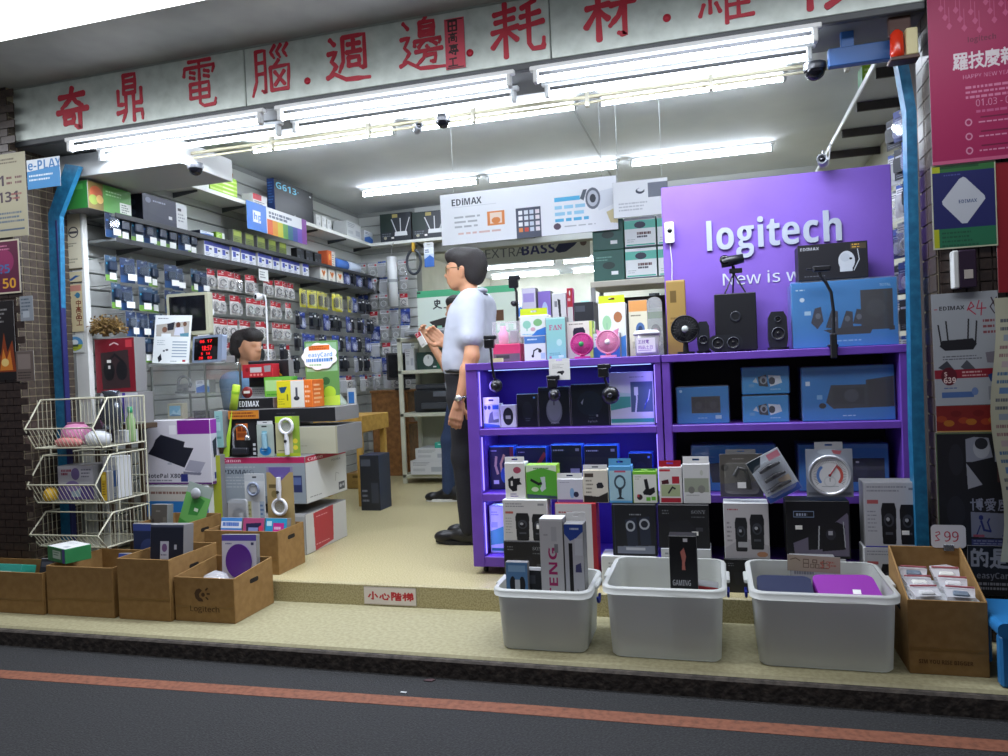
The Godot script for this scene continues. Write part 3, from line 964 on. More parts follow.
	# signboard: three brushed steel panels with red brush characters
	var steel := surf(0.015,[[0.0,0.4,0.7,1.0],["b0bab4","bec8c2","c6d0ca","d0d8d2"]],61,1.2,0.3,0.0,4,0.25)
	var sg := thing("signboard","long brushed steel signboard with large red Chinese characters over the shop front","sign",Vector3(0,2.392,-3.3))
	for q in [[-3.72,-2.204],[-2.2,-0.65],[-0.646,0.84]]:
		part(span_mesh(Vector3(q[0],0,-0.018),Vector3(q[1],0.286,0),0.004),"panel",steel,sg)
	part(span_mesh(Vector3(-3.73,0.284,-0.02),Vector3(0.85,0.294,0.012),0.003),"top_trim",mat(c("aeb4b0"),0.35,0.7),sg)
	var red := mat(c("b81d35"),0.45)
	var signs := {"奇": [-3.269,2.395,-3.3,0.231,0.249],"鼎": [-2.895,2.4,-3.3,0.201,0.264],"電": [-2.465,2.416,-3.3,0.225,0.261],"腦": [-2.051,2.42,-3.3,0.24,0.258],"週": [-1.635,2.419,-3.3,0.241,0.251],"邊": [-1.255,2.416,-3.3,0.237,0.266],"耗": [-0.795,2.42,-3.3,0.258,0.257],"材": [-0.382,2.435,-3.3,0.224,0.214],"維": [0.097,2.421,-3.3,0.234,0.226],"修": [0.497,2.424,-3.3,0.215,0.222]}
	for ch in signs:
		var b: Array = signs[ch]
		var o := part(brush_mesh(ch,b[4],0.003,[0.118,0.088,0.07][0 if han[ch].size() <= 9 else (1 if han[ch].size() < 13 else 2)]),"character",red,sg,Vector3(b[0] - b[3] / 2,b[1] - 2.392,0.0))
		o.scale = Vector3(b[3] / b[4],1,1)
		o.set_meta("label","red brush-written character " + ch)
	for q in [Vector3(-1.855,2.469,-3.3),Vector3(-1.023,2.477,-3.3),Vector3(-0.142,2.489,-3.3)]:
		part(lathe_mesh([[0.017,0.0],[0.017,0.003],[0.0,0.003]],16,Transform3D(Basis(Vector3.RIGHT,PI / 2),Vector3.ZERO)),"dot",red,sg,Vector3(q.x,q.y - 2.392,0))
	var b2: Array = [-1.092,2.414,-3.296,0.096,0.231]
	solo(card(b2[3],b2[4],"sign_sticker","c8485a"),"paper_notice","small vertical red paper notice with black characters pasted on the signboard","notice",poster_mat,Vector3(b2[0],b2[1],b2[2] + 0.001))
	# mind-the-step notice on the riser
	var b3: Array = [-1.572,-0.104,-3.368,0.276,0.113]
	solo(card(b3[3],0.086,"mind_step","e8e0dc"),"step_notice","white notice with red Chinese characters on the step riser","notice",poster_mat,Vector3(b3[0],-0.099,-3.3665))

func poster(called: String,label: String,b: Array,face: String,roll := 0.0,mm: Material = null,cat := "poster") -> MeshInstance3D:
	return solo(card(b[3],b[4],face),called,label,cat,mm if mm else pm(face),Vector3(b[0],b[1],b[2]),Vector3(0,0,roll))

func posters_outside() -> void:
	# left pier
	poster("notice_poster","cream notice sheet with dark numbers at the top of the left tiled wall",[-3.648,1.862,-3.243,0.213,0.453],"cream_notice")
	var hs := poster("hanging_sign","small blue and white sign hanging beside the top of the left tiled pier",[-3.427,2.105,-3.246,0.221,0.159],"eplay",0.0,null,"sign")
	part(span_mesh(Vector3(-0.16,0.1,-0.008),Vector3(-0.02,0.112,-0.0026),0.001),"arm",mat(c("8a8e90"),0.4,0.6),hs)
	poster("framed_poster","dark magenta poster with gold numerals in a pale frame, left tiled wall",[-3.718,1.556,-3.243,0.209,0.294],"pink_gold")
	poster("fiery_poster","black poster with orange flames on the left tiled wall",[-3.768,1.086,-3.243,0.189,0.433],"fiery")
	poster("price_slip","small pale slip pinned beside the flame poster on the left tiled wall",[-3.583,1.4,-3.243,0.089,0.135],"pale_slip",0.0,null,"notice")
	poster("photo_leaflet","small grey brown leaflet low on the left tiled wall",[-3.614,1.075,-3.243,0.124,0.163],"grey_slip",0.0,null,"leaflet")
	# white end panel
	poster("no_sign","cream sheet with a round emblem at the top of the white end panel",[-3.639,1.724,-3.618,0.142,0.329],"no_sheet")
	poster("swoosh_leaflet","small cream leaflet with a blue swoosh on the white end panel",[-3.643,1.647,-3.618,0.139,0.065],"swoosh")
	poster("text_leaflet","cream sheet with brown vertical lettering on the white end panel",[-3.649,1.357,-3.618,0.143,0.283],"brown_text")
	poster("round_sticker","white label with a round blue and yellow emblem on the white end panel",[-3.652,1.233,-3.618,0.139,0.107],"round_logo",0.0,null,"sticker")
	# right pier
	poster("pink_banner","large crimson pink banner with white Chinese heading on the right pier",[1.007,1.745,-3.272,0.338,0.72],"pink_banner",0.0,null,"banner")
	poster("red_banner","plain deep red banner edge below the pink banner, far right",[1.106,1.24,-3.284,0.112,0.495],"deep_red",0.0,null,"banner")
	poster("access_point_poster","poster of a white rounded diamond device on dark blue and green",[0.943,1.42,-3.278,0.221,0.325],"ap_poster")
	poster("router_poster","crumpled white poster of a black four-antenna router with a red band",[0.937,0.815,-3.281,0.229,0.435],"router_poster",0.01)
	poster("red_gold_poster","narrow red and gold poster under the router poster",[0.938,0.71,-3.281,0.232,0.104],"red_gold")
	poster("seat_poster","black poster with seated figures in white panels on the right pier",[0.974,0.269,-3.281,0.316,0.44],"seat_poster")
	poster("slogan_poster","black poster with bold white Chinese slogan at lower right",[1.018,0.078,-3.279,0.209,0.193],"slogan")
	# the wavy loose sheet in front
	var b: Array = [1.065,0.23,-3.2,0.13,0.985]
	var st := ST()
	var n := 14
	var fr: Rect2 = faces["loose_sheet"]
	for i in n:
		for j in 5:
			var ps := []
			var us := []
			for q in [[j,i + 1],[j + 1,i + 1],[j + 1,i],[j,i]]:
				var u: float = q[0] / 5.0
				var v: float = q[1] / float(n)
				ps.append(Vector3((u - 0.5) * b[3] + 0.012 * sin(v * 9.0) * (1.0 - u),v * b[4],0.02 * sin(v * 7.0 + u * 2.0)))
				us.append(fr.position + Vector2(u,1.0 - v) * fr.size)
			st.set_smooth_group(1)
			quad(st,ps,Vector3.BACK,us)
			var pb := []
			for p in ps:
				pb.append(p - Vector3(0,0,0.002))
			quad(st,pb,Vector3.FORWARD,us)
	solo(done(st),"loose_sheet","long cream sheet of paper hanging loose at the far right edge","sheet",poster_mat,Vector3(b[0],b[1],b[2]))
	# wall box under the access point poster
	var w: Array = [0.932,1.265,-3.255,0.081,0.145]
	var t := thing("wall_device","dark purple wall device with a white side, mounted below the diamond poster","device",Vector3(w[0],w[1],w[2]))
	part(span_mesh(Vector3(-w[3] / 2 + 0.02,0,-0.04),Vector3(w[3] / 2,w[4],0),0.004),"body",mat(c("2a1a30"),0.35),t)
	part(span_mesh(Vector3(-w[3] / 2,0,-0.042),Vector3(-w[3] / 2 + 0.021,w[4],0.001),0.004),"side_cover",mat(c("d0d4d2"),0.4),t)
	part(box_mesh(Vector3(0.03,0.034,0.002),0.0005),"label_plate",mat(c("b8b0a8"),0.5),t,Vector3(0.012,0.035,0.001))
	# blue plastic crate at the right corner
	var k: Vector3 = Vector3(0.838,-0.107,-2.859)
	var cr := thing("plastic_stool","bright blue plastic stool cut off by the right edge of the picture","stool",Vector3(k.x + 0.195,-0.107,-2.98))
	var bl := mat(c("2a7ab8"),0.35)
	part(slab_mesh(rounded(0.32,0.05,0.02),0.28),"seat",bl,cr,Vector3(0,0.17,0.14))
	for s in [[-1,-1],[1,-1],[-1,1],[1,1]]:
		var ls := ST()
		cbox(ls,Vector3(-0.022,0,-0.022),Vector3(0.022,0.175,0.022),0.008)
		part(done(ls),"leg",bl,cr,Vector3(s[0] * 0.13,0,s[1] * 0.11))
	part(span_mesh(Vector3(-0.13,0.08,0.1),Vector3(0.13,0.12,0.118),0.006),"apron",bl,cr)

# ---------------------------------------------------------------- left wall: shelves, pegs, hanging packs
# prototypes face +z, base centre at the origin, hung from a slot at the top
func pack(kind: String) -> Node3D:
	if packs.has(kind):
		return packs[kind]
	var o := Node3D.new()
	var dark := mat(c("16181e"),0.35)
	match kind:
		"ink":
			o.set_meta("s",1.12)
			part(card(0.088,0.135,"pk_ink","22304a"),"card",sheet_mat,o)
			part(slab_mesh(rounded(0.066,0.062,0.014),0.022),"cartridge_blister",clear(c("8aa0c0"),0.14,0.06),o,Vector3(0,0.045,0.022))
			part(box_mesh(Vector3(0.05,0.042,0.016),0.004),"cartridge",dark,o,Vector3(0,0.055,0.01))
			part(box_mesh(Vector3(0.052,0.034,0.001),0.0003),"price_tag",mat(c("eef0ee"),0.5),o,Vector3(0.012,0.012,0.024))
		"ink_green":
			o.set_meta("s",1.12)
			part(card(0.088,0.135,"pk_ink_green","22304a"),"card",sheet_mat,o)
			part(box_mesh(Vector3(0.056,0.05,0.02),0.006),"cartridge",mat(c("1c2a40"),0.3),o,Vector3(0,0.055,0.011))
			part(box_mesh(Vector3(0.05,0.036,0.001),0.0003),"price_tag",mat(c("f2f4f0"),0.5),o,Vector3(0.01,0.01,0.004))
		"white_box":
			var st := ST()
			cbox(st,Vector3(-0.05,0,-0.11),Vector3(0.05,0.115,0),0.001,{"*": P("e4e4e2"),"front": faces["pk_white"]})
			part(done(st),"carton",sheet_mat,o)
		"orange_box":
			var s2 := ST()
			cbox(s2,Vector3(-0.06,0,-0.11),Vector3(0.06,0.125,0),0.001,{"*": P("e4e4e2"),"front": faces["pk_orange"]})
			part(done(s2),"carton",sheet_mat,o)
		"red_cable":
			part(card(0.092,0.14,"pk_red","e4e4e2"),"card",sheet_mat,o)
			part(slab_mesh(rounded(0.074,0.075,0.02),0.02),"blister",clear(c("ffffff"),0.25,0.06),o,Vector3(0,0.012,0.02))
			part(tube_mesh(arc(Vector3(0,0.05,0.009),Vector3.RIGHT,Vector3.UP,0.024,0.2,TAU - 0.4,12),0.005,6),"coiled_lead",mat(c("3a3a40"),0.5),o)
			part(box_mesh(Vector3(0.03,0.012,0.01),0.003),"plug",mat(c("b8bcc0"),0.3),o,Vector3(0.02,0.02,0.008))
		"yellow":
			part(card(0.12,0.16,"pk_yellow","d8cc30"),"card",sheet_mat,o)
			part(slab_mesh(rounded(0.05,0.09,0.015),0.02),"device",mat(c("2a2a24"),0.4),o,Vector3(-0.012,0.03,0.02))
			part(slab_mesh(rounded(0.078,0.12,0.02),0.028),"blister",clear(c("fffff0"),0.18,0.06),o,Vector3(-0.005,0.015,0.028))
		"dark":
			part(card(0.11,0.15,"pk_dark","1c2230"),"card",sheet_mat,o)
			part(slab_mesh(rounded(0.07,0.07,0.012),0.025),"device",mat(c("23262e"),0.35),o,Vector3(0,0.03,0.025))
			part(box_mesh(Vector3(0.024,0.018,0.001),0.0003),"price_tag",mat(c("f0f0ee"),0.5),o,Vector3(0.03,0.11,0.001))
		"navy":
			part(card(0.105,0.15,"pk_navy","24304a"),"card",sheet_mat,o)
			part(slab_mesh(rounded(0.075,0.08,0.016),0.022),"blister",clear(c("c8d0ff"),0.3,0.06),o,Vector3(0,0.014,0.022))
			part(slab_mesh(oval(0.02,0.03,14,Vector2(0,0.05)),0.014),"device",mat(c("c8ccd4"),0.3,0.4),o,Vector3(0,0,0.016))
		"clear_bag":
			part(card(0.1,0.05,"pk_bagtop","e8e8e8"),"header_card",sheet_mat,o,Vector3(0,0.11,0))
			var s3 := ST()
			for i in 5:
				var y0 := i * 0.022
				cbox(s3,Vector3(-0.046 + 0.003 * (i % 2),y0,-0.004),Vector3(0.046 - 0.002 * (i % 3),y0 + 0.0225,0.01 + 0.005 * ((i * 7) % 3)),0.004)
			part(done(s3),"bag",clear(c("f4f6fa"),0.14,0.1),o)
			part(tube_mesh(arc(Vector3(0,0.05,0.004),Vector3.RIGHT,Vector3.UP,0.028,0.0,TAU * 1.7,26),0.0045,6),"cable",mat(c("d8dadc"),0.45),o)
		"clear_dark":
			part(card(0.1,0.05,"pk_bagtop2","e8e8e8"),"header_card",sheet_mat,o,Vector3(0,0.11,0))
			part(slab_mesh(rounded(0.092,0.11,0.012),0.012),"bag",clear(c("eef2f8"),0.4,0.08),o,Vector3(0,0,0.012))
			part(tube_mesh(arc(Vector3(0,0.052,0.004),Vector3.RIGHT,Vector3.UP,0.03,0.0,TAU * 1.6,24),0.0045,6),"cable",mat(c("26282c"),0.5),o)
			part(box_mesh(Vector3(0.026,0.018,0.01),0.003),"plug",mat(c("1a4a9a"),0.4),o,Vector3(0.015,0.01,0.0))
	packs[kind] = o
	return o

func hang(kind: String,called: String,label: String,category: String,at: Vector3,turn: float,group: String) -> Node3D:
	var o: Node3D = pack(kind).duplicate()
	o.name = numbered(called)
	add_child(o)
	o.position = at
	o.rotation.y = turn
	o.scale = Vector3.ONE * float(o.get_meta("s",1.0))
	o.remove_meta("s")
	tag(o,label,category,group)
	return o

func left_wall_goods() -> void:
	var white := mat(c("d4d6d0"),0.5)
	var dark_br := mat(c("55585a"),0.55)
	var wl: Node3D = get_node("wall_left")
	# shelf boards with their brackets
	for s in [[2.385,-3.78,-7.41,"long white top shelf high on the left slatted wall"],[2.05,-3.7,-7.38,"grey middle shelf on the left wall holding toner boxes"],[1.905,-3.7,-7.38,"grey lower shelf on the left wall holding small cartons"]]:
		var t := thing("wall_shelf",s[3],"shelf",Vector3(0,s[0],0))
		part(span_mesh(Vector3(-3.625,-0.018,s[1]),Vector3(-3.395,0.0,s[2]),0.003),"board",white if s[0] > 2.3 else mat(c("8c908e"),0.5),t)
		part(span_mesh(Vector3(-3.394,-0.024,s[1]),Vector3(-3.388,0.006,s[2]),0.002),"edge_strip",mat(c("e2e4de"),0.45) if s[0] > 2.3 else mat(c("34363a"),0.5),t)
		for i in 7:
			var zz := -3.95 - i * 0.55
			part(slab_mesh([Vector2(0,-0.055),Vector2(0.0,-0.018),Vector2(0.2,-0.018),Vector2(0.2,-0.03)],0.006),"bracket",dark_br,t,Vector3(-3.626,0,zz))
	var u := thing("wall_shelf","white top shelf along the back wall holding two router boxes","shelf",Vector3(0,2.385,0))
	part(span_mesh(Vector3(-3.385,-0.018,-7.40),Vector3(-1.6,0.0,-7.19),0.003),"board",white,u)
	part(span_mesh(Vector3(-3.385,-0.024,-7.189),Vector3(-1.6,0.006,-7.183),0.002),"edge_strip",mat(c("e2e4de"),0.45),u)
	for i in 3:
		part(slab_mesh([Vector2(0,-0.055),Vector2(0.0,-0.018),Vector2(0.2,-0.018),Vector2(0.2,-0.03)],0.006),"bracket",dark_br,u,Vector3(-2.9 + i * 0.6,0,-7.40),Vector3(0,-PI / 2,0))
	# on the top shelf
	var q := PI / 2
	var X := -3.41
	var put := func(called: String,label: String,b: Array,d: float,face: String,side: String,o := {}) -> void:
		o["yaw"] = q
		rbox(called,label,"box",[b[0],b[1],b[2],b[3],b[4]],d,face,side,o)
	put.call("flat_green_box","lime and white box lying on the top left shelf",[-3.41,2.391,-4.472,0.286,0.063],0.18,"lime_flat","8fbf2e")
	put.call("striped_green_box","lime striped box standing on the top left shelf",[-3.41,2.391,-4.785,0.32,0.144],0.16,"lime_stripe","8fbf2e")
	var b: Array = [-3.47,2.391,-4.878,0.145,0.233]
	put.call("small_red_box","tiny red and white box beside the black keyboard box on the top shelf",[-3.41,2.391,-5.239,0.193,0.094],0.1,"red_white_small","e4e4e2")
	put.call("keyboard_box","black box with bright blue G613 lettering standing on the top left shelf",[-3.44,2.391,-5.808,0.62,0.294],0.07,"g613","202022",{"left": "g613_side"})
	for i in 3:
		put.call("white_carton","small white carton " + ["left of three","middle of three","right of three"][i] + " on the top left shelf",[[-3.42,2.391,-6.17,0.085,0.11],[-3.42,2.391,-6.27,0.08,0.115],[-3.42,2.391,-6.37,0.075,0.1]][i],0.08,"plain_white","e4e4e2",{"group": "white cartons on the top shelf"})
	put.call("pale_box","pale printed box at the far end of the top left shelf",[-3.42,2.391,-6.874,0.308,0.16],0.15,"pale_print","cfd2d2")
	put.call("blue_white_box","blue and white paper box in the shelf corner",[-3.42,2.391,-7.2,0.2,0.13],0.15,"blue_white","b9bcbe")
	var pl := thing("plush_ball","round orange brown plush ball behind the lime boxes","toy",Vector3(-3.5,2.391 + 2.534 - 2.39,-4.943))
	pl.scale = Vector3.ONE * 0.62
	part(lathe_mesh([[0.0,0.0],[0.05,0.008],[0.08,0.05],[0.083,0.085],[0.06,0.13],[0.0,0.155]],16),"body",surf(0.1,[[0.0,1.0],["8a4a20","c07a3c"]],71,6.0,0.95,0.5),pl)
	part(lathe_mesh([[0.0,-0.02],[0.022,0.0],[0.0,0.02]],10),"tuft",mat(c("a8602c"),0.9),pl,Vector3(0.02,0.165,0))
	# on the middle shelf
	put.call("green_photo_box","long green box with a food photograph on the middle left shelf",[-3.41,2.051,-3.689,0.333,0.16],0.17,"green_photo","3f8f3a",{"left": "green_dark"})
	put.call("toner_box","dark slate toner box with a white end on the middle left shelf",[-3.41,2.051,-4.159,0.414,0.18],0.17,"toner","24304a",{"left": "toner_side"})
	put.call("lime_pack","small lime pack lying on the middle shelf beyond the toner box",[-3.42,2.051,-4.73,0.1,0.055],0.12,"lime_flat","8fbf2e")
	put.call("blue_pouch","flat blue pouch lying on the middle shelf beyond the toner box",[-3.42,2.051,-4.58,0.15,0.04],0.14,"blue_white","24304a")
	for i in 5:
		put.call("olive_pack",NTH[i] + " olive pack from the left behind the rainbow sign",[-3.43,2.051,-4.95 - i * 0.155,0.11,0.11],0.05,"olive_pack","57602c",{"group": "olive packs behind the rainbow sign"})
	for i in 3:
		put.call("dark_pack",NTH[i] + " dark pack beyond the olive packs on the middle shelf",[-3.43,2.051,-5.85 - i * 0.15,0.12,0.1],0.06,"dark_misc","202022",{"group": "dark packs on the middle shelf"})
	put.call("orange_carton","orange and white carton on the middle shelf near the back corner",[-3.42,2.051,-6.38,0.14,0.15],0.1,"orange_white","e86a3a")
	for i in 2:
		var rr := thing("paper_roll","shiny white and blue roll pack " + ["left one" if i == 0 else "right one"][0] + " on the middle shelf near the back corner","roll",Vector3(-3.47,2.051,-6.62 - i * 0.26),0.0,"roll packs near the back corner")
		part(lathe_mesh([[0.0,0.0],[0.05,0.0],[0.055,0.006],[0.055,0.22],[0.05,0.226],[0.0,0.226]],18,Transform3D(Basis(Vector3.RIGHT,-PI / 2),Vector3(0,0.056,0.113))),"wrapper",mat(c("c8d4e6") if i else c("4a78c8"),0.25),rr)
	# on the lower shelf: ink packs, then white cartons, then orange printed ones
	for i in 8:
		hang("ink_green" if i % 3 else "ink","ink_pack",NTH[i] + " ink pack from the left standing on the lower left shelf","ink pack",Vector3(-3.42 - 0.01 * (i % 2),1.908,-3.7 - i * 0.104),q + 0.08 * sin(i * 2.1),"ink packs on the lower left shelf")
	for i in 13:
		hang("white_box","ink_carton",NTH[i] + " white and blue ink carton from the left on the lower shelf","carton",Vector3(-3.41 - 0.008 * (i % 3),1.906,-4.58 - i * 0.104 - 0.02 * (i / 4)),q,"white and blue ink cartons on the lower shelf")
	for i in 3:
		hang("orange_box","orange_print_carton",NTH[i] + " of three cartons with orange heart print on the lower shelf","carton",Vector3(-3.41,1.906,-6.2 - i * 0.155),q,"orange print cartons on the lower shelf")
	for i in 5:
		hang("dark" if i % 2 else "navy","dark_blue_pack",NTH[i] + " dark blue pack from the left at the end of the lower shelf","pack",Vector3(-3.42,1.907,-6.66 - i * 0.13),q,"dark blue packs at the end of the lower shelf")
	solo(card(0.13,0.09,"price_card","f4f4f0"),"price_card","white price card clipped under the lower left shelf","price card",sheet_mat,Vector3(-3.384,1.80,-5.2),Vector3(0,q,0))
	# rainbow shelf sign
	var sb: Array = [-3.37,2.175,-5.437,0.871,0.172]
	var rs := thing("rainbow_sign","white shelf sign with a blue square logo and rainbow stripe hanging from the top shelf","sign",Vector3(-3.375,2.18,sb[2]),q)
	part(card(sb[3],0.215,"rainbow","f0f0ee",0.004),"panel",sheet_mat,rs)
	for s in [-0.3,0.3]:
		part(span_mesh(Vector3(s * sb[3] - 0.008,0.2,-0.006),Vector3(s * sb[3] + 0.008,0.225,-0.001),0.001),"clip",mat(c("b8bcbe"),0.4),rs)
	# pegs and the packs on them: [z first, pitch, count, top y, kind, alternate kind, name, label, group]
	var rows := [
		[-3.69,0.118,8,1.80,"ink","ink_green","ink_blister_pack","dark blue ink blister from the left in the first ink peg row","ink blisters, first peg row"],
		[-3.69,0.118,8,1.635,"ink_green","ink","ink_blister_pack","blue and green ink blister from the left in the second ink peg row","ink blisters, second peg row"],
		[-3.8,0.118,7,1.475,"ink","ink","ink_blister_pack","dark ink blister from the left in the third ink peg row","ink blisters, third peg row"],
		[-3.8,0.118,7,1.315,"ink_green","ink","ink_blister_pack","ink blister from the left in the lowest ink peg row","ink blisters, fourth peg row"],
		[-4.62,0.104,11,1.83,"red_cable","red_cable","cable_pack","red-topped cable pack from the left in the top row of red packs","red-topped packs, top row"],
		[-4.62,0.104,10,1.655,"red_cable","red_cable","cable_pack","red-topped cable pack from the left in the second row of red packs","red-topped packs, second row"],
		[-4.62,0.104,10,1.48,"red_cable","red_cable","cable_pack","red-topped cable pack from the left in the third row of red packs","red-topped packs, third row"],
		[-4.62,0.104,10,1.31,"red_cable","dark","cable_pack","cable pack from the left in the lowest row of red packs","red-topped packs, lowest row"],
		[-5.85,0.135,7,1.80,"yellow","yellow","yellow_blister_pack","yellow blister pack from the left in the yellow peg row","yellow blister packs"],
		[-6.83,0.13,3,1.80,"dark","navy","accessory_pack","dark pack from the left in the short row beside the yellow packs","dark packs beside the yellow ones"],
		[-5.7,0.13,12,1.60,"dark","navy","accessory_pack","dark accessory pack from the left in the row right under the yellow packs","dark packs under the yellow row"],
		[-5.7,0.13,12,1.41,"navy","dark","accessory_pack","navy accessory pack from the left in the second row under the yellow packs","navy packs, second row under the yellow row"],
		[-5.7,0.13,12,1.22,"dark","clear_dark","accessory_pack","dark accessory pack from the left in the third row under the yellow packs","accessory packs, third row"],
		[-5.7,0.13,12,1.03,"clear_dark","red_cable","accessory_pack","small mixed pack from the left in the lowest row near the back corner","accessory packs, lowest row"],
	]
	var peg := tube_mesh([Vector3(0,0,0),Vector3(0.235,0,0),Vector3(0.245,0.012,0)],0.003,6)
	var pegm := mat(c("b4b8ba"),0.3,0.8)
	for r in rows:
		for i in r[2]:
			var k: String = r[4] if (i * 5 + int(r[3] * 100)) % 3 else r[5]
			var hgt: float = {"ink": 0.151,"ink_green": 0.151,"red_cable": 0.14,"yellow": 0.16,"dark": 0.15,"navy": 0.15,"clear_dark": 0.16}[k]
			var zz: float = r[0] - i * r[1]
			hang(k,r[6],NTH[i] + " " + r[7],"pack",Vector3(-3.42 + 0.022 * sin(i * 2.7 + r[3] * 9.0),r[3] - hgt,zz),q + 0.22 * sin(i * 1.9 + r[3] * 5.0),r[8])
			part(peg,"peg",pegm,wl,Vector3(-3.632,r[3] - 0.008,zz))

# ---------------------------------------------------------------- back of the shop
func back_goods() -> void:
	var wb: Node3D = get_node("wall_back")
	# two black router boxes on the back shelf
	rbox("router_box","black router box with a white antenna picture on the back shelf, left of two","box",[-3.115,2.391,-7.2,0.344,0.29],0.14,"router_box","202022",{"tag": [0.4,0.1]})
	rbox("router_box","black router box with a white antenna picture on the back shelf, right of two","box",[-2.746,2.391,-7.2,0.368,0.275],0.14,"router_box","202022",{"tag": [0.4,0.1]})
	# clear bags of cables on the back wall
	var peg := tube_mesh([Vector3(0,0,0),Vector3(0,0,0.2),Vector3(0,0.012,0.21)],0.003,6)
	var pegm := mat(c("b4b8ba"),0.3,0.8)
	for j in 8:
		for i in 5:
			var k: String = ["clear_bag","clear_dark","red_cable","clear_bag","navy","clear_bag","clear_dark"][(i * 3 + j * 2) % 7]
			var x := -3.52 + i * 0.115
			var y := 2.2 - j * 0.165
			hang(k,"cable_bag","%s bagged cable from the left in the %s row on the back wall" % [NTH[i],NTH[j]],"cable",Vector3(x,y - 0.16,-7.21 - 0.02 * ((i + j) % 2)),0.15 * sin(i * 2.3 + j),"bagged cables on the back wall, row %s" % ["one","two","three","four","five","six","seven","eight"][j])
			part(peg,"peg",pegm,wb,Vector3(x,y - 0.008,-7.405))
	# mailing tube, ring of cable and small pack hung under the shelf
	var mt := thing("mailing_tube","upright white plastic tube in front of the bagged cables","tube",Vector3(-3.138,1.72,-7.12))
	part(lathe_mesh([[0.0,0.0],[0.05,0.0],[0.05,0.5],[0.0,0.5]],18),"body",mat(c("d6d9da"),0.35),mt)
	part(lathe_mesh([[0.052,0.24],[0.052,0.27]],18),"band",mat(c("9aa0a4"),0.4),mt)
	part(tube_mesh([Vector3(0,0.5,0),Vector3(0,0.6,0),Vector3(0,0.655,-0.063)],0.004,6),"hanging_wire",mat(c("888888"),0.4,0.5),mt)
	var cr: Array = [-2.903,2.032,-7.14,0.152,0.243]
	var ring := thing("cable_ring","dark oval coil of cable on a yellow tie hanging under the back shelf","cable",Vector3(cr[0],cr[1] + cr[4] / 2,-7.14))
	var oc := []
	for i in 24:
		oc.append(Vector3(cos(TAU * i / 24) * cr[3] / 2,sin(TAU * i / 24) * cr[4] / 2,0))
	part(tube_mesh(oc,0.014,8,true),"coil",mat(c("3a4048"),0.5),ring)
	part(span_mesh(Vector3(-0.014,cr[4] / 2 - 0.02,-0.02),Vector3(0.014,cr[4] / 2 + 0.075,0.02),0.006),"yellow_tie",mat(c("c8a030"),0.6),ring)
	rbox("wall_pack","small blue grey hanging pack beside the cable ring","pack",[-2.73,2.087,-7.12,0.107,0.2],0.02,"blue_white","777c84",{"tab": [0.05,"cfd2d2"]})
	# deep shelf units at the far end: bright cluttered racks
	for s in [[-3.9,-2.6,"far left"],[-2.5,-1.2,"far middle"],[-1.1,0.5,"far right"]]:
		var t := thing("far_rack","pale shop rack full of goods at the %s of the deep end" % s[2],"rack",Vector3(s[0],0,-13.85))
		var w: float = s[1] - s[0]
		for y in [0.12,0.6,1.05,1.5,1.95]:
			part(span_mesh(Vector3(0,y,0),Vector3(w,y + 0.03,0.4),0.004),"shelf_board",mat(c("d8dad6"),0.5),t)
		for xx in [0.0,w - 0.04]:
			part(span_mesh(Vector3(xx,0,0),Vector3(xx + 0.04,2.2,0.04),0.004),"upright",mat(c("c4c6c2"),0.5),t)
		var n := 7
		for j in 5:
			var y2: float = [0.12,0.6,1.05,1.5,1.95][j] + 0.0312
			for i in n:
				var hh := 0.14 + 0.2 * rng.randf()
				var ww := w / n * 0.82
				rbox("far_carton","%s carton from the left on the %s shelf of the %s rack" % [NTH[i],["bottom","second","middle","fourth","top"][j],s[2]],"carton",[s[0] + w / n * (i + 0.5),y2,-13.5,ww,hh],0.25,["plain_white","blue_white","pk_red","pale_print","lime_flat","fan_box","dark_misc"][rng.randi() % 7],["e4e4e2","b9bcbe","7ec4de","555555"][rng.randi() % 4],{"group": "far cartons, %s rack, shelf %d" % [s[2],j]})
	# hanging picture sign with EXTRA BASS
	var eb: Array = [-1.968,2.273,-8.6,1.279,0.291]
	var e := thing("audio_sign","pale grey hanging sign reading EXTRA BASS with a dark speaker picture","sign",Vector3(eb[0],eb[1],-8.6))
	part(card(eb[3],eb[4],"extra_bass","d8dad8",0.01),"panel",poster_mat,e)
	for s in [-0.4,0.4]:
		part(tube_mesh([Vector3(s * eb[3],eb[4],-0.005),Vector3(s * eb[3],2.762 - eb[1],-0.005)],0.0012,5),"wire",mat(c("9a9ea0"),0.5),e)
	# large white hanging board
	var lb: Array = [-1.197,1.892,-5,1.235,0.324]
	var L0 := thing("hanging_board","large white hanging board with network camera and phone pictures","sign",Vector3(lb[0],1.915,-5.0))
	part(card(lb[3],0.355,"edimax_board","eef0f2",0.012),"panel",poster_mat,L0,Vector3.ZERO,Vector3(0,0,0.005))
	var cy := lathe_mesh([[0.0,0.0],[0.03,0.0],[0.034,0.01],[0.034,0.12],[0.028,0.125],[0.0,0.125]],16,Transform3D(Basis(Vector3.BACK,PI / 2) * Basis(Vector3.RIGHT,0.3),Vector3.ZERO))
	for s in [-0.42,0.42]:
		part(tube_mesh([Vector3(s * lb[3],0.355,-0.006),Vector3(s * lb[3],2.762 - 1.915,-0.006)],0.0012,5),"wire",mat(c("9a9ea0"),0.5),L0)
	var rb: Array = [-0.427,1.985,-4.97,0.352,0.232]
	var R0 := thing("hanging_board","smaller white hanging board with a dark picture beside the purple board","sign",Vector3(rb[0],rb[1],-4.97))
	part(card(rb[3],rb[4],"white_board2","eef0f2",0.012),"panel",poster_mat,R0)
	for s in [-0.4,0.4]:
		part(tube_mesh([Vector3(s * rb[3],rb[4],-0.006),Vector3(s * rb[3],2.762 - rb[1],-0.006)],0.0012,5),"wire",mat(c("9a9ea0"),0.5),R0)
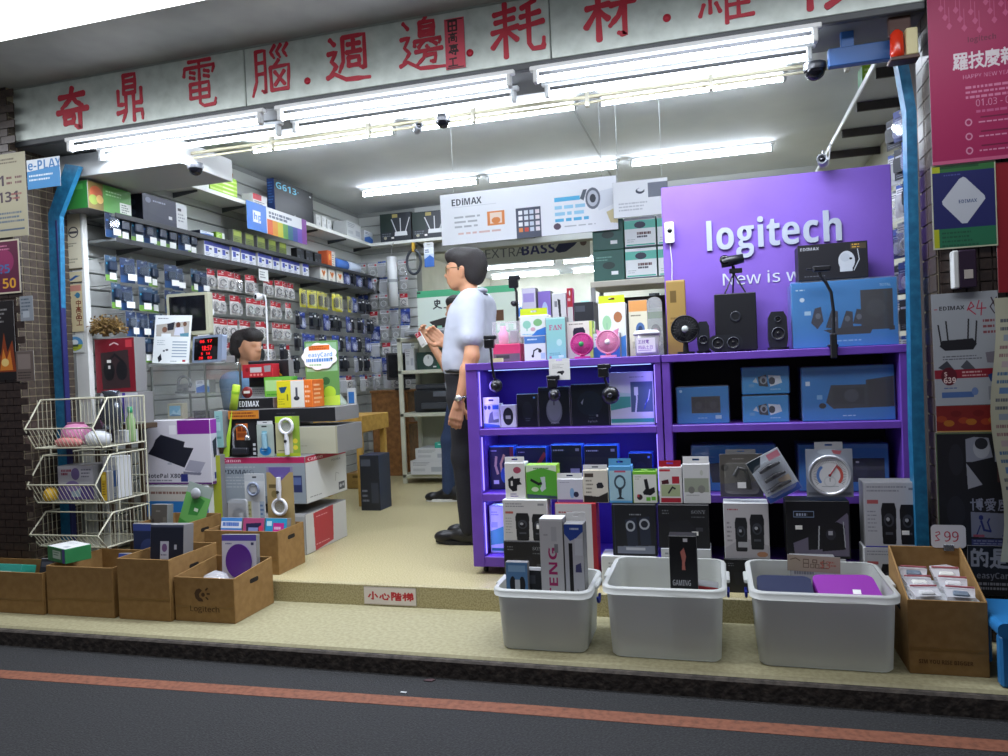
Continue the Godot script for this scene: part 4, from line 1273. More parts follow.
	# metal shelf with teal headset boxes, behind the purple display
	var sh := thing("metal_shelf","grey metal shelf unit carrying teal boxes behind the purple display","shelf",Vector3(0,0,-5.0))
	part(span_mesh(Vector3(-0.78,1.545,-0.4),Vector3(0.2,1.585,0.0),0.004),"shelf_board",mat(c("b8b4a4"),0.5),sh)
	part(span_mesh(Vector3(-0.78,0.4,-0.4),Vector3(0.2,0.43,0.0),0.004),"shelf_board",mat(c("b8b4a4"),0.5),sh)
	for p in [[-0.78,-0.02],[-0.78,-0.4],[0.17,-0.02],[0.17,-0.4]]:
		part(span_mesh(Vector3(p[0],0,p[1]),Vector3(p[0] + 0.03,1.544,p[1] + 0.02),0.003),"upright",mat(c("8a8c8a"),0.5),sh)
	part(span_mesh(Vector3(-0.75,1.05,-0.395),Vector3(0.17,1.5,-0.385),0.002),"mesh_back",mat(c("2a2624"),0.7),sh)
	var rl := ["bottom","middle","top"]
	for j in 2:
		for i in 3:
			var bw := 0.205
			rbox("headset_box","teal and white headset box, %s row, %s of the stack behind the purple display" % [rl[j],["left","middle","right"][i]],"box",[-0.655 + i * 0.212,1.587 + j * 0.205,-5.02 - 0.01 * j,bw,0.2],0.2,"teal_end" if i == 0 else "teal_box","1f5a44",{"group": "teal headset boxes"})
	# printer rack with the soundbar poster
	var pr := thing("printer_rack","cream metal rack with printers beside the standing man","rack",Vector3(0,0,-6.5))
	var cream := mat(c("c4c6b4"),0.5)
	for y in [0.05,0.62,1.02,1.32]:
		var d: float = 0.45 if y < 1.2 else 0.3
		part(span_mesh(Vector3(-2.85,y,-d),Vector3(-1.7,y + 0.035,0),0.004),"shelf_board",cream,pr)
	for p in [[-2.85,-0.45],[-1.74,-0.45],[-2.85,-0.03]]:
		part(span_mesh(Vector3(p[0],0,p[1]),Vector3(p[0] + 0.04,1.36,p[1] + 0.03),0.003),"upright",cream,pr)
	part(span_mesh(Vector3(-2.85,0.08,-0.46),Vector3(-1.7,1.35,-0.45),0.002),"back_sheet",mat(c("a8ac9c"),0.6),pr)
	var pb: Array = [-2.253,1.357,-6.79,0.977,0.454]
	var po := solo(card(pb[3],pb[4],"soundbar_poster","e8ecea",0.01),"soundbar_poster","white and green poster board with a soundbar picture standing on the printer rack","poster",poster_mat,Vector3(pb[0],1.357,-6.78))
	# black monitor, box and printers on the rack
	printer(Vector3(-2.42,0.657,-6.74),"wide black printer on the middle shelf of the cream rack",0.62,0.26)
	printer(Vector3(-2.5,1.357,-6.565),"flat grey scanner on the top shelf under the poster",0.46,0.07)
	rbox("mouse_box","dark green box with a white mouse picture on the printer rack","box",[-2.563,1.056,-6.55,0.228,0.161],0.16,"mouse_green","1f5a44")
	rbox("white_green_box","white box with green side next to the mouse box on the rack","box",[-2.389,1.056,-6.56,0.108,0.153],0.16,"plain_white","2f7f4a")
	rbox("upright_box","pale upright box left of the mouse box on the rack","box",[-2.74,1.056,-6.53,0.09,0.2],0.1,"pale_print","b9bcbe")
	for k in 3:
		rbox("silver_carton","silver grey carton in the low stack under the printer rack, %s" % ["bottom left","bottom right","top"][k],"carton",[[-2.58,0.087,-6.46,0.34,0.13],[-2.22,0.087,-6.46,0.34,0.13],[-2.52,0.218,-6.47,0.36,0.11]][k],0.3,"pale_print","b9bcbe",{"group": "silver cartons under the rack"})
	rbox("teal_flat_box","flat teal box on top of the silver cartons under the rack","box",[-2.36,0.33,-6.48,0.3,0.05],0.22,"teal_flat","2f9c88")
	# brown wooden cabinet, black monitor on it
	var wood := surf(0.02,[[0.0,0.4,0.7,1.0],["6a4420","7c5228","8a5e30","946838"]],81,1.5,0.5,0.0,4)
	var bc := thing("wooden_cabinet","brown wooden cabinet with an open side compartment near the back","cabinet",Vector3(-3.37,0.0,-6.985))
	part(span_mesh(Vector3(0.0,0.0,-0.26),Vector3(0.37,0.84,0.0),0.004),"body",wood,bc)
	part(span_mesh(Vector3(0.37,0.0,-0.26),Vector3(0.39,0.84,-0.02),0.003),"divider",wood,bc)
	part(span_mesh(Vector3(0.39,0.0,-0.26),Vector3(0.62,0.03,-0.02),0.003),"plinth",wood,bc)
	part(span_mesh(Vector3(0.39,0.52,-0.26),Vector3(0.62,0.54,-0.02),0.003),"shelf_board",wood,bc)
	part(span_mesh(Vector3(0.62,0.0,-0.26),Vector3(0.64,0.84,-0.02),0.003),"side_panel",wood,bc)
	part(span_mesh(Vector3(-0.01,0.84,-0.28),Vector3(0.66,0.865,0.01),0.004),"top_board",wood,bc)
	part(lathe_mesh([[0.0,0.0],[0.012,0.002],[0.012,0.012],[0.0,0.016]],12,Transform3D(Basis(Vector3.RIGHT,PI / 2),Vector3.ZERO)),"knob",mat(c("c8b080"),0.3,0.6),bc,Vector3(0.33,0.42,0.0))
	var cup := thing("crumpled_bag","pale green crumpled bag in the cabinet's open compartment","bag",Vector3(-3.37 + 0.51,0.541,-7.06))
	part(lathe_mesh([[0.0,0.0],[0.07,0.01],[0.085,0.06],[0.05,0.12],[0.06,0.18],[0.0,0.2]],9),"bag",mat(c("b8c8b8"),0.6),cup)
	monitor(Vector3(-3.028,0.8665,-7.0),"black flat monitor turned away on the brown cabinet",c("17171a"),0.3,0.27,0.35,"")
	# plastic bag and stool by the left wall
	var gb := thing("plastic_bag","green and white plastic bag hanging by the desk","bag",Vector3(-3.42,0.52,-6.35))
	part(lathe_mesh([[0.0,0.0],[0.09,0.02],[0.12,0.14],[0.1,0.26],[0.03,0.36],[0.0,0.37]],10),"bag_body",mat(c("c6d4c4"),0.4),gb)
	part(lathe_mesh([[0.0,-0.02],[0.07,0.0],[0.09,0.1],[0.06,0.24],[0.0,0.26]],10),"green_bag",mat(c("2f9c6a"),0.4),gb,Vector3(0.12,-0.02,0.05))

func printer(at: Vector3,label: String,w: float,h: float) -> void:
	var t := thing("printer",label,"printer",at)
	var m := mat(c("2b2e32") if h > 0.1 else c("8a8e90"),0.35)
	part(span_mesh(Vector3(-w / 2,0,-0.2),Vector3(w / 2,h * 0.8,0.18),0.015),"body",m,t)
	part(span_mesh(Vector3(-w / 2 + 0.01,h * 0.8,-0.19),Vector3(w / 2 - 0.01,h,0.16),0.012),"scanner_lid",mat(c("3a3e44") if h > 0.1 else c("a6aaac"),0.3),t)
	part(span_mesh(Vector3(-w * 0.36,h * 0.12,0.17),Vector3(w * 0.36,h * 0.34,0.22),0.006),"paper_tray",mat(c("44484e"),0.4),t)
	part(span_mesh(Vector3(-w * 0.18,h * 0.55,0.178),Vector3(w * 0.1,h * 0.74,0.184),0.003),"control_panel",mat(c("6a7078"),0.25),t)

func monitor(at: Vector3,label: String,col: Color,w: float,h: float,turn: float,face: String) -> Node3D:
	var t := thing("monitor",label,"monitor",at,turn)
	var m := mat(col,0.5)
	part(slab_mesh(rounded(w,h,0.012),0.045),"casing",m,t,Vector3(0,0.1,0.0))
	part(box_mesh(Vector3(w * 0.86,h * 0.84,0.004),0.001),"screen",mat(c("15161a"),0.12),t,Vector3(0,0.1 + h * 0.09,0.001))
	part(span_mesh(Vector3(-0.03,0.012,-0.05),Vector3(0.03,0.14,-0.03),0.006),"neck",m,t)
	part(slab_mesh(rounded(w * 0.5,0.18,0.04),0.014),"foot",m,t,Vector3(0,0.014,0.07),Vector3(-PI / 2,0,0))
	return t

# ---------------------------------------------------------------- the purple display stand
func purple_display() -> void:
	var purple := surf(0.01,[[0.0,0.5,1.0],["6a42ac","7048b4","774ebc"]],91,1.0,0.42,0.0,3)
	var deep := mat(c("4a28a0"),0.5)
	var black := mat(c("101014"),0.6)  # stands for the shade inside the unlit cabinet
	var cabs := [[-1.212,-0.247,0.06,0.028,true,"purple display cabinet with violet strip lights inside"],[-0.241,0.803,0.036,0.036,false,"purple display cabinet with dark shelves of blue boxes under the purple board"]]
	for q in cabs:
		var w: float = q[1] - q[0]
		var t := thing("display_cabinet",q[5],"cabinet",Vector3(q[0],0,-3.6))
		part(span_mesh(Vector3(0,0.038,-0.35),Vector3(q[2],1.03,0),0.003),"side_panel",purple,t)
		part(span_mesh(Vector3(w - q[3],0.038,-0.35),Vector3(w,1.03,0),0.003),"side_panel",purple,t)
		part(span_mesh(Vector3(0,1.028,-0.36),Vector3(w,1.064,0.004),0.003),"top_board",purple,t)
		for y in [[0.7,0.732],[0.37,0.407],[0.04,0.09]]:
			part(span_mesh(Vector3(q[2],y[0],-0.34),Vector3(w - q[3],y[1],-0.002),0.002),"shelf_board",purple,t)
		part(span_mesh(Vector3(q[2],0.06,-0.349),Vector3(w - q[3],1.03,-0.338),0.001),"back_panel",deep if q[4] else black,t)  # unlit cabinet: its inner shade is put into a black back
		for p in [[0.05,-0.05],[w - 0.05,-0.05],[0.05,-0.3],[w - 0.05,-0.3]]:
			var cs := part(lathe_mesh([[0.0,-0.009],[0.017,-0.009],[0.019,0.0],[0.017,0.009],[0.0,0.009]],14,Transform3D(Basis(Vector3.BACK,PI / 2),Vector3.ZERO)),"castor",mat(c("1a1a1c"),0.5),t,Vector3(p[0],0.0195,p[1]))
			part(span_mesh(Vector3(-0.014,0.012,-0.014),Vector3(0.014,0.022,0.014),0.002),"castor_fork",mat(c("8a8c90"),0.3,0.8),cs)
		if q[4]:
			# strip lights: upright on both sides, and one under each board
			for y in [[0.745,1.02],[0.42,0.69],[0.1,0.36]]:
				strip(t,Vector3(q[2] + 0.003,(y[0] + y[1]) / 2,-0.03),y[1] - y[0],true,1.0)
				strip(t,Vector3(w - q[3] - 0.003,(y[0] + y[1]) / 2,-0.03),y[1] - y[0],true,-1.0)
				strip(t,Vector3(w / 2 + 0.016,y[1] + 0.004,-0.12),w - 0.14,false,1.0)
	# the purple back board with raised white lettering
	var bb: Array = [0.278,1.066,-3.88,1.033,0.831]
	var bd := thing("brand_board","bright purple board with raised white lettering standing on the display cabinet","board",Vector3(0.295,1.065,-3.88))
	part(span_mesh(Vector3(-0.525,0,-0.02),Vector3(0.525,0.842,0),0.003),"panel",surf(0.006,[[0.0,0.5,1.0],["7654b6","7c5abc","8260c2"]],93,0.6,0.5,0.0,3),bd)
	var lt := letters("logitech",0.1,0.012,true)
	var lc: Array = [0.289,1.541,-3.88,0.616,0.222]
	var lm := part(lt,"lettering",mat(c("aab2c0"),0.45),bd,Vector3(lc[0] - 0.295,lc[1] - 1.065 + 0.095,0.004))
	fit(lm,lc[3],0.195)
	var l2 := letters("N w is wireless",0.04,0.003,false)
	l2.text = "New is wireless"
	var nc: Array = [0.365,1.385,-3.88,0.632,0.091]
	var ln := part(l2,"slogan",mat(c("cfd4e0"),0.45),bd,Vector3(nc[0] - 0.295,nc[1] - 1.065 + 0.038,0.0015))
	fit(ln,nc[3],0.062)

func fit(o: MeshInstance3D,w: float,h: float) -> void:
	var bx: AABB = o.mesh.get_aabb()
	o.scale = Vector3(w / bx.size.x,h / bx.size.y,1.0)

var E_LED := 0.022
func strip(t: Node3D,at: Vector3,l: float,upright: bool,face: float) -> void:
	var col := c("8f7dff") if upright else c("9ab4ff")
	var m := glow(col,1.7 if upright else 1.3)
	var a := AreaLight3D.new()
	a.name = "strip_glow"
	a.light_color = col
	a.area_range = 10.0
	a.shadow_enabled = true
	a.light_energy = E_LED * (1.3 if upright else 1.0) * l / 0.3
	if upright:
		part(span_mesh(Vector3(-0.002,-l / 2,-0.005),Vector3(0.002,l / 2,0.005),0.001),"light_strip",m,t,at)
		a.area_size = Vector2(0.012,l * 0.96)
		t.add_child(a,true)
		a.position = at + Vector3(0.004 * face,0,0)
		a.rotation = Vector3(0,-PI / 2 * face,0)
	else:
		part(span_mesh(Vector3(-l / 2,-0.002,-0.005),Vector3(l / 2,0.002,0.005),0.001),"light_strip",m,t,at)
		a.area_size = Vector2(l * 0.96,0.012)
		t.add_child(a,true)
		a.position = at + Vector3(0,-0.004,0)
		a.rotation = Vector3(-PI / 2,0,0)

# a gooseneck phone holder: clamp, bent stem, suction disc
func holder(at: Vector3,label: String,clip_up: float,stem: Array,disc: Vector3,r := 0.033) -> void:
	var t := thing("phone_holder",label,"phone holder",at)
	var blk := mat(c("131316"),0.3)
	part(tube_mesh(stem,0.0065,8),"stem",mat(c("17171a"),0.45),t)
	var d := part(lathe_mesh([[0.0,0.0],[r * 0.6,0.0],[r,0.01],[r,0.018],[r * 0.55,0.03],[0.0,0.034]],20,Transform3D(Basis(Vector3.RIGHT,PI / 2),Vector3.ZERO)),"suction_disc",blk,t,disc)
	part(lathe_mesh([[0.0,0.0],[0.012,0.0],[0.012,0.014],[0.0,0.016]],12,Transform3D(Basis(Vector3.RIGHT,PI / 2),Vector3.ZERO)),"knob",mat(c("2c2c30"),0.25),d,Vector3(0,0,0.03))
	var top: Vector3 = stem[0]
	part(span_mesh(top + Vector3(-0.028,-0.016,-0.014),top + Vector3(0.022,0.03,0.014),0.005),"clamp",blk,t)
	part(span_mesh(top + Vector3(-0.03,0.026,-0.01),top + Vector3(0.034,0.048,0.012),0.004),"clamp_jaw",mat(c("1d1d21"),0.3),t)

func display_goods() -> void:
	# ---- first compartment with strip lights
	rbox("camera_box","small white box with a grey scanner picture, far left in the lit cabinet","box",[-1.103,0.733,-3.66,0.09,0.122],0.07,"bx_scanner","e4e4e2",{"tab": [0.035,"f2f2f0"]})
	rbox("mouse_box","white box showing a black mouse in the lit cabinet","box",[-1.015,0.733,-3.66,0.081,0.114],0.06,"bx_mouse","e4e4e2")
	rbox("accessory_box","slim black box with a blue lid in the lit cabinet","box",[-0.919,0.733,-3.68,0.109,0.166],0.07,"bx_black1","16181e",{"tab": [0.004,"5fa8d8"]})
	rbox("mouse_box","black box with a grey mouse picture in the lit cabinet","box",[-0.781,0.733,-3.68,0.16,0.196],0.08,"bx_mouse_grey","16181e",{"tab": [0.004,"7ec4de"]})
	rbox("keyboard_box","wide black box beside the grey mouse box in the lit cabinet","box",[-0.601,0.733,-3.68,0.188,0.205],0.08,"bx_black2","16181e",{"tab": [0.004,"7ec4de"]})
	rbox("webcam_box","white and teal box with a cable picture in the lit cabinet","box",[-0.394,0.733,-3.67,0.211,0.256],0.08,"bx_cable","cfd2d2")
	# hang card and phone holders in front
	var hc: Array = [-0.727,0.965,-3.585,0.103,0.102]
	var h := thing("hang_card","white hang card with a small black picture in front of the lit cabinet","card",Vector3(hc[0],hc[1],-3.585))
	part(card(hc[3],hc[4] * 0.86,"hang_card","f2f2f0"),"card",sheet_mat,h)
	part(tab_mesh(hc[3],hc[4] * 0.16,P("e4e4e2")),"hang_tab",sheet_mat,h,Vector3(0,hc[4] * 0.86,-0.001))
	var o: Vector3 = Vector3(-1.069,1.151,-3.575)
	var e: Vector3 = Vector3(-1.052,0.948,-3.575)
	holder(o,"black gooseneck phone holder clipped to the cabinet top, hanging far left",0,[Vector3(0,0,0),Vector3(0.004,-0.03,0.004),Vector3(0.006,-0.1,0.0),Vector3(0.012,-0.16,-0.005),e - o + Vector3(0,0.02,-0.02)],e - o + Vector3(0,0,-0.03))
	o = Vector3(-0.76,0.942,-3.575)
	e = Vector3(-0.752,0.894,-3.575)
	holder(o,"small black phone holder in front of the grey mouse box",0,[Vector3(0,0,0),Vector3(0.0,-0.02,0.0),e - o],e - o,0.03)
	o = Vector3(-0.509,0.986,-3.57)
	e = Vector3(-0.48,0.885,-3.57)
	holder(o,"larger black phone holder in front of the cable box",0,[Vector3(0,0,0),Vector3(0.004,-0.03,0.0),e - o],e - o,0.042)
	# ---- second compartment: blue-lidded boxes behind
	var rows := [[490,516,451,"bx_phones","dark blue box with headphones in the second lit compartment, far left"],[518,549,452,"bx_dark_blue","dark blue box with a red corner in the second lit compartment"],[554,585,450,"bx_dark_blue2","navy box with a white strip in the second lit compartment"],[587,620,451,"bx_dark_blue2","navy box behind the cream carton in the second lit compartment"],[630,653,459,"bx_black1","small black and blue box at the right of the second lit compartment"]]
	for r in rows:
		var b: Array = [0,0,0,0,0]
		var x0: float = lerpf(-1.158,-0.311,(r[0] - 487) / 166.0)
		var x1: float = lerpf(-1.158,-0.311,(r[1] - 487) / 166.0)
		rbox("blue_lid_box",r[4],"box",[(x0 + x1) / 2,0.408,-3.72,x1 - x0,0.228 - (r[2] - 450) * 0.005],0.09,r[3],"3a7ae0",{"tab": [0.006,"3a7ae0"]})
	# bottom compartment
	rbox("teal_white_box","tall white and teal box glowing in the bottom lit compartment","box",[-1.095,0.091,-3.68,0.096,0.241],0.09,"bx_tealwhite","cfd2d2")
	rbox("violet_box","white box at the middle of the bottom lit compartment","box",[-0.72,0.091,-3.72,0.16,0.22],0.09,"plain_white","e4e4e2")
	rbox("violet_box","white box at the right of the bottom lit compartment","box",[-0.4,0.091,-3.72,0.16,0.22],0.09,"pale_print","e4e4e2")
	# ---- speaker boxes standing on the floor in front, small cartons on top of them
	var z := -3.47
	rbox("speaker_box","white box with two black speakers, left of the row before the cabinet","box",top_at([-0.901,0.205,-3.47,0.217,0.211],0.402),0.11,"bx_speakers","e4e4e2",{"tag": [0.82,0.3]})
	rbox("black_audio_box","black box under the left white speaker box","box",top_at([-0.903,0,-3.465,0.217,0.211],0.2045),0.12,"bx_black_audio","121214",{})
	rbox("red_edge_box","white box with a red edge behind the tall cartons","box",top_at([-0.658,0,-3.48,0.195,0.387],0.386),0.1,"bx_rededge","b31f2e")
	rbox("silver_speaker_box","black box with silver speakers in the middle of the row","box",top_at([-0.385,0.15,-3.46,0.2,0.243],0.386),0.12,"bx_silver_spk","121214",{})
	rbox("white_base_box","low white box under the silver speaker box","box",top_at([-0.415,0,-3.45,0.25,0.193],0.1495),0.13,"plain_white","e4e4e2")
	rbox("black_audio_box","black box with small white print right of the silver speaker box","box",top_at([-0.164,0.19,-3.46,0.223,0.213],0.386),0.12,"bx_black_audio","121214",{"tag": [0.72,0.3]})
	rbox("grey_base_box","pale box under the right black box, mostly behind a bin","box",top_at([-0.158,0,-3.455,0.219,0.238],0.1895),0.13,"pale_print","b9bcbe")
	rbox("speaker_box","white box with a pair of rounded black speakers before the dark cabinet","box",[0.105,0.15,-3.46,0.189,0.246],0.11,"bx_speakers2","cfd2d2",{})
	rbox("black_audio_box","black box under the rounded speaker box","box",top_at([0.099,0,-3.455,0.189,0.199],0.1495),0.12,"bx_black_audio","121214")
	rbox("sound_box","glossy black box with a large speaker set picture","box",[0.398,0.16,-3.46,0.256,0.247],0.12,"bx_soundset","121214",{"tag": [0.2,0.5]})
	rbox("lilac_base_box","grey lilac box under the glossy speaker set box","box",top_at([0.398,0,-3.455,0.212,0.215],0.1595),0.12,"pale_print","b9a8c0")
	rbox("speaker_box","white box with blue lid and tall black speakers beside the right rail","box",[0.688,0.215,-3.45,0.216,0.275],0.11,"bx_speakers3","2a5cc8",{"tag": [0.72,0.2]})
	rbox("speaker_box","second white speaker box stacked under the one beside the right rail","box",top_at([0.681,0,-3.45,0.216,0.247],0.2145),0.11,"bx_speakers3","cfd2d2")
	# cartons on top
	var small := [
		["holder_carton","white carton with a black bracket picture on the left speaker box",[-0.947,0.403,-3.49,0.1,0.174],"cr_bracket","e4e4e2","f2f2f0",0.03],
		["green_carton","green carton with a white robot arm picture on the left speaker box",[-0.817,0.403,-3.49,0.151,0.163],"cr_green","8fbf2e","",0.0],
		["lilac_carton","white and lilac carton with a small fan picture",[-0.681,0.387,-3.49,0.124,0.112],"cr_lilac","e4e4e2","f2f2f0",0.028],
		["cream_carton","cream carton with a small camera picture",[-0.559,0.387,-3.49,0.117,0.154],"cr_cream","efe6c8","e4e4e2",0.025],
		["blue_carton","light blue carton with a ring mount picture",[-0.443,0.387,-3.49,0.106,0.172],"cr_blue","5fa8d8","5fa8d8",0.035],
		["lime_carton","white and lime carton with a black stand picture",[-0.331,0.387,-3.49,0.109,0.148],"cr_lime","8fbf2e","57a83a",0.01],
		["red_carton","white carton with red panels beside the cabinet joint",[-0.216,0.387,-3.49,0.102,0.166],"cr_red","e4e4e2","b31f2e",0.03],
		["grey_carton","plain white carton with a pale grey picture right of the cabinet joint",[-0.101,0.387,-3.49,0.118,0.179],"cr_grey","e4e4e2","f2f2f0",0.035],
	]
	for s in small:
		var oo := {}
		if s[5] != "":
			oo["tab"] = [s[6],s[5]]
		var bb: Array = s[2]
		rbox(s[0],s[1],"carton",bb,0.075,s[3],s[4],oo)
	# hanging packs on the right
	var gp := thing("clip_mount_pack","smoky blister pack with a black clip mount, right cabinet","pack",Vector3(0.092,0.416,-3.5))
	var gb: Array = [0.093,0.416,-3.5,0.183,0.192]
	gp.position = Vector3(gb[0],gb[1],-3.5)
	part(card(gb[3],gb[4],"pk_smoky","4a4a48"),"card",sheet_mat,gp)
	part(tube_mesh([Vector3(-0.03,gb[4] * 0.5,0.02),Vector3(-0.01,gb[4] * 0.68,0.02),Vector3(0.02,gb[4] * 0.64,0.02),Vector3(0.03,gb[4] * 0.36,0.02),Vector3(0.032,gb[4] * 0.2,0.02)],0.011,8),"clip_arm",mat(c("131316"),0.35),gp)
	part(slab_mesh(rounded(gb[3] * 0.8,gb[4] * 0.7,0.02),0.03),"blister",clear(c("e8e8e0"),0.07,0.05),gp,Vector3(0,gb[4] * 0.1,0.034))
	part(box_mesh(Vector3(0.036,0.026,0.001),0.0003),"price_sticker",mat(c("f0f0ee"),0.5),gp,Vector3(0.0,0.045,0.036))
	part(tab_mesh(gb[3] * 0.7,0.02,P("777777")),"hang_tab",sheet_mat,gp,Vector3(0,gb[4],-0.001))
	var tp: Vector3 = Vector3(0.259,0.522,-3.44)
	var tk := thing("tool_pack","tilted blister pack with black tools and blue card, right cabinet","pack",Vector3(tp.x + 0.075,tp.y - 0.09,-3.44))
	var tc := part(card(0.15,0.2,"pk_tools","cfd2d2"),"card",sheet_mat,tk,Vector3(-0.06,0.0,0),Vector3(0,0,0.5))
	for i in 3:
		part(tube_mesh([Vector3(-0.045,0.05 + i * 0.045,0.012),Vector3(0.0,0.055 + i * 0.045,0.014),Vector3(0.05,0.05 + i * 0.045,0.01)],[0.009,0.013,0.006],8),"tool",mat(c("1b1b20"),0.3),tc)
	part(slab_mesh(rounded(0.13,0.15,0.02),0.022),"blister",clear(c("f4f8ff"),0.07,0.05),tc,Vector3(0,0.02,0.025))
	var th: Array = [0.454,0.421,-3.48,0.187,0.207]
	var tm := thing("thermometer_pack","round white dial thermometer in clear packaging on a grey card","thermometer",Vector3(th[0],th[1],-3.48))
	part(card(th[3],th[4],"pk_thermo","9aa0aa"),"card",sheet_mat,tm)
	var ctr := Vector3(0.0,th[4] * 0.46,0.0)
	var dl := part(lathe_mesh([[0.0,0.0],[0.083,0.0],[0.088,0.008],[0.086,0.02],[0.078,0.02],[0.075,0.012],[0.0,0.012]],32,Transform3D(Basis(Vector3.RIGHT,PI / 2),Vector3.ZERO)),"bezel",mat(c("d2d6dc"),0.2,0.6),tm,ctr)
	part(slab_mesh(oval(0.074,0.074,32),0.001,faces["dial"],P("f2f2f0")),"dial_face",sheet_mat,dl,Vector3(0,0,0.0135))
	part(span_mesh(Vector3(-0.002,-0.005,0.014),Vector3(0.002,0.055,0.016),0.0005),"needle",mat(c("b81d35"),0.4),dl,Vector3.ZERO,Vector3(0,0,-0.6))
	part(tab_mesh(th[3] * 0.6,0.03,P("9a9c9e")),"hang_tab",sheet_mat,tm,Vector3(0,th[4],-0.001))
	# ---- dark cabinet, shrink-wrapped blue boxes
	rbox("blue_box","blue wrapped box with small black speakers, left on the upper dark shelf","box",[-0.064,0.733,-3.66,0.237,0.173],0.16,"bl_small","1f6fb0",{"wrap": 1})
	rbox("blue_box","lower of two stacked light blue boxes with white speaker pictures","box",[0.216,0.733,-3.66,0.2,0.122],0.14,"bl_stack","2a86cc",{"wrap": 1})
	rbox("blue_box","upper of two stacked light blue boxes with white speaker pictures","box",[0.219,0.864,-3.66,0.205,0.124],0.14,"bl_stack","2a86cc",{"wrap": 1})
	rbox("blue_box","wide blue wrapped box with a long speaker picture on the upper dark shelf","box",[0.566,0.733,-3.66,0.383,0.245],0.18,"bl_wide","1f6fb0",{"wrap": 1})
	rbox("blue_box","blue wrapped box behind the hanging packs, left on the lower dark shelf","box",[0.064,0.408,-3.7,0.379,0.218],0.18,"bl_plain","1f6fb0",{"wrap": 1})
	rbox("blue_box","blue wrapped box behind the thermometer, right on the lower dark shelf","box",[0.542,0.408,-3.7,0.377,0.216],0.18,"bl_plain2","1f6fb0",{"wrap": 1})
	# ---- on top of the dark cabinet
	var top := 1.065
	rbox("tan_box","narrow tan cardboard box at the left edge of the purple board","box",[-0.172,1.065,-3.74,0.09,0.359],0.08,"tan_box","a8814a")
	rbox("blue_box","large blue wrapped speaker set box on top of the dark cabinet","box",[0.565,1.065,-3.67,0.438,0.298],0.19,"bl_large","1f6fb0",{"wrap": 1})
	rbox("camera_box","black box with a white pet camera picture on top of the large blue box","box",[0.53,1.374,-3.7,0.293,0.163],0.14,"bx_petcam","121214")
	var dk := mat(c("17181c"),0.45)
	var sw: Array = [0.101,1.065,-3.72,0.189,0.276]
	var sub := thing("subwoofer","black cube subwoofer in front of the purple board","speaker",Vector3(sw[0],1.065,-3.72))
	part(span_mesh(Vector3(-sw[3] / 2,0.006,-0.15),Vector3(sw[3] / 2,sw[4],0),0.004),"cabinet",dk,sub)
	part(lathe_mesh([[0.016,0.0],[0.024,0.003],[0.026,0.0]],20,Transform3D(Basis(Vector3.RIGHT,PI / 2),Vector3.ZERO)),"port_ring",mat(c("2c2e34"),0.3),sub,Vector3(0,sw[4] * 0.6,0.0))
	for s in [[-1,0],[1,0],[-1,-0.13],[1,-0.13]]:
		part(span_mesh(Vector3(-0.01,0,-0.012),Vector3(0.01,0.008,0.008),0.002),"foot",dk,sub,Vector3(s[0] * (sw[3] / 2 - 0.015),0,s[1] - 0.01))
	satellite(Vector3(-0.049,1.07,-3.7),0.06,0.15,"black satellite speaker left of the subwoofer",1)
	satellite(Vector3(0.283,1.059,-3.66),0.085,0.175,"black satellite speaker right of the subwoofer with two cones",2)
	var cs: Vector3 = Vector3(0.05,1.06,-3.62)
	var cen := thing("centre_speaker","wide low black speaker with two round cones before the subwoofer","speaker",Vector3(cs.x,1.065,-3.62))
	part(slab_mesh(rounded(0.15,0.075,0.03),0.06),"cabinet",mat(c("24262c"),0.4),cen,Vector3(0,0.004,0))
	for s in [-1,1]:
		cone(cen,Vector3(s * 0.034,0.041,0.001),0.025)
	part(span_mesh(Vector3(-0.05,0,-0.05),Vector3(0.05,0.006,-0.01),0.002),"base",dk,cen)
	# black desk fan
	var fc: Vector3 = Vector3(-0.13,1.181,-3.63)
	desk_fan(Vector3(fc.x,1.065,-3.63),fc.y - 1.065,0.062,c("17181b"),c("c8d0cc"),"small black round desk fan at the left end of the dark cabinet",false)
	# camera on a tripod on the subwoofer
	var tb: float = 1.065 + sw[4]
	var tr := thing("tripod_camera","small black camera on a mini tripod standing on the subwoofer","camera",Vector3(sw[0],tb,-3.78))
	for a in [0.4,2.5,4.6]:
		part(tube_mesh([Vector3(cos(a) * 0.055,0.004,sin(a) * 0.05),Vector3(0,0.1,0)],0.004,6),"leg",mat(c("1a1a1e"),0.4),tr)
	part(tube_mesh([Vector3(0,0.095,0),Vector3(0,0.135,0)],0.008,8),"neck",dk,tr)
	part(span_mesh(Vector3(-0.02,0.1,-0.012),Vector3(0.04,0.122,0.012),0.003),"handle_block",dk,tr)
	part(lathe_mesh([[0.0,-0.055],[0.024,-0.055],[0.026,-0.02],[0.022,0.05],[0.0,0.052]],18,Transform3D(Basis(Vector3.BACK,-PI / 2 + 0.15),Vector3.ZERO)),"body",mat(c("1e2026"),0.3),tr,Vector3(-0.002,0.16,0.01))
	part(lathe_mesh([[0.021,0.0],[0.023,0.012],[0.012,0.012],[0.0,0.008]],18,Transform3D(Basis(Vector3.RIGHT,1.3),Vector3.ZERO)),"lens",mat(c("0a0a0e"),0.08),tr,Vector3(-0.04,0.162,0.02))
	# gooseneck holder before the blue box
	var g0: Vector3 = Vector3(0.504,1.066,-3.63)
	var gh := thing("gooseneck_stand","black gooseneck stand clamped to the cabinet top before the large blue box","phone holder",Vector3(g0.x,1.065,-3.61))
	part(span_mesh(Vector3(-0.014,-0.05,0.02),Vector3(0.014,0.06,0.04),0.004),"clamp",dk,gh)
	part(span_mesh(Vector3(-0.02,0.001,-0.02),Vector3(0.02,0.012,0.034),0.003),"clamp_pad",dk,gh)
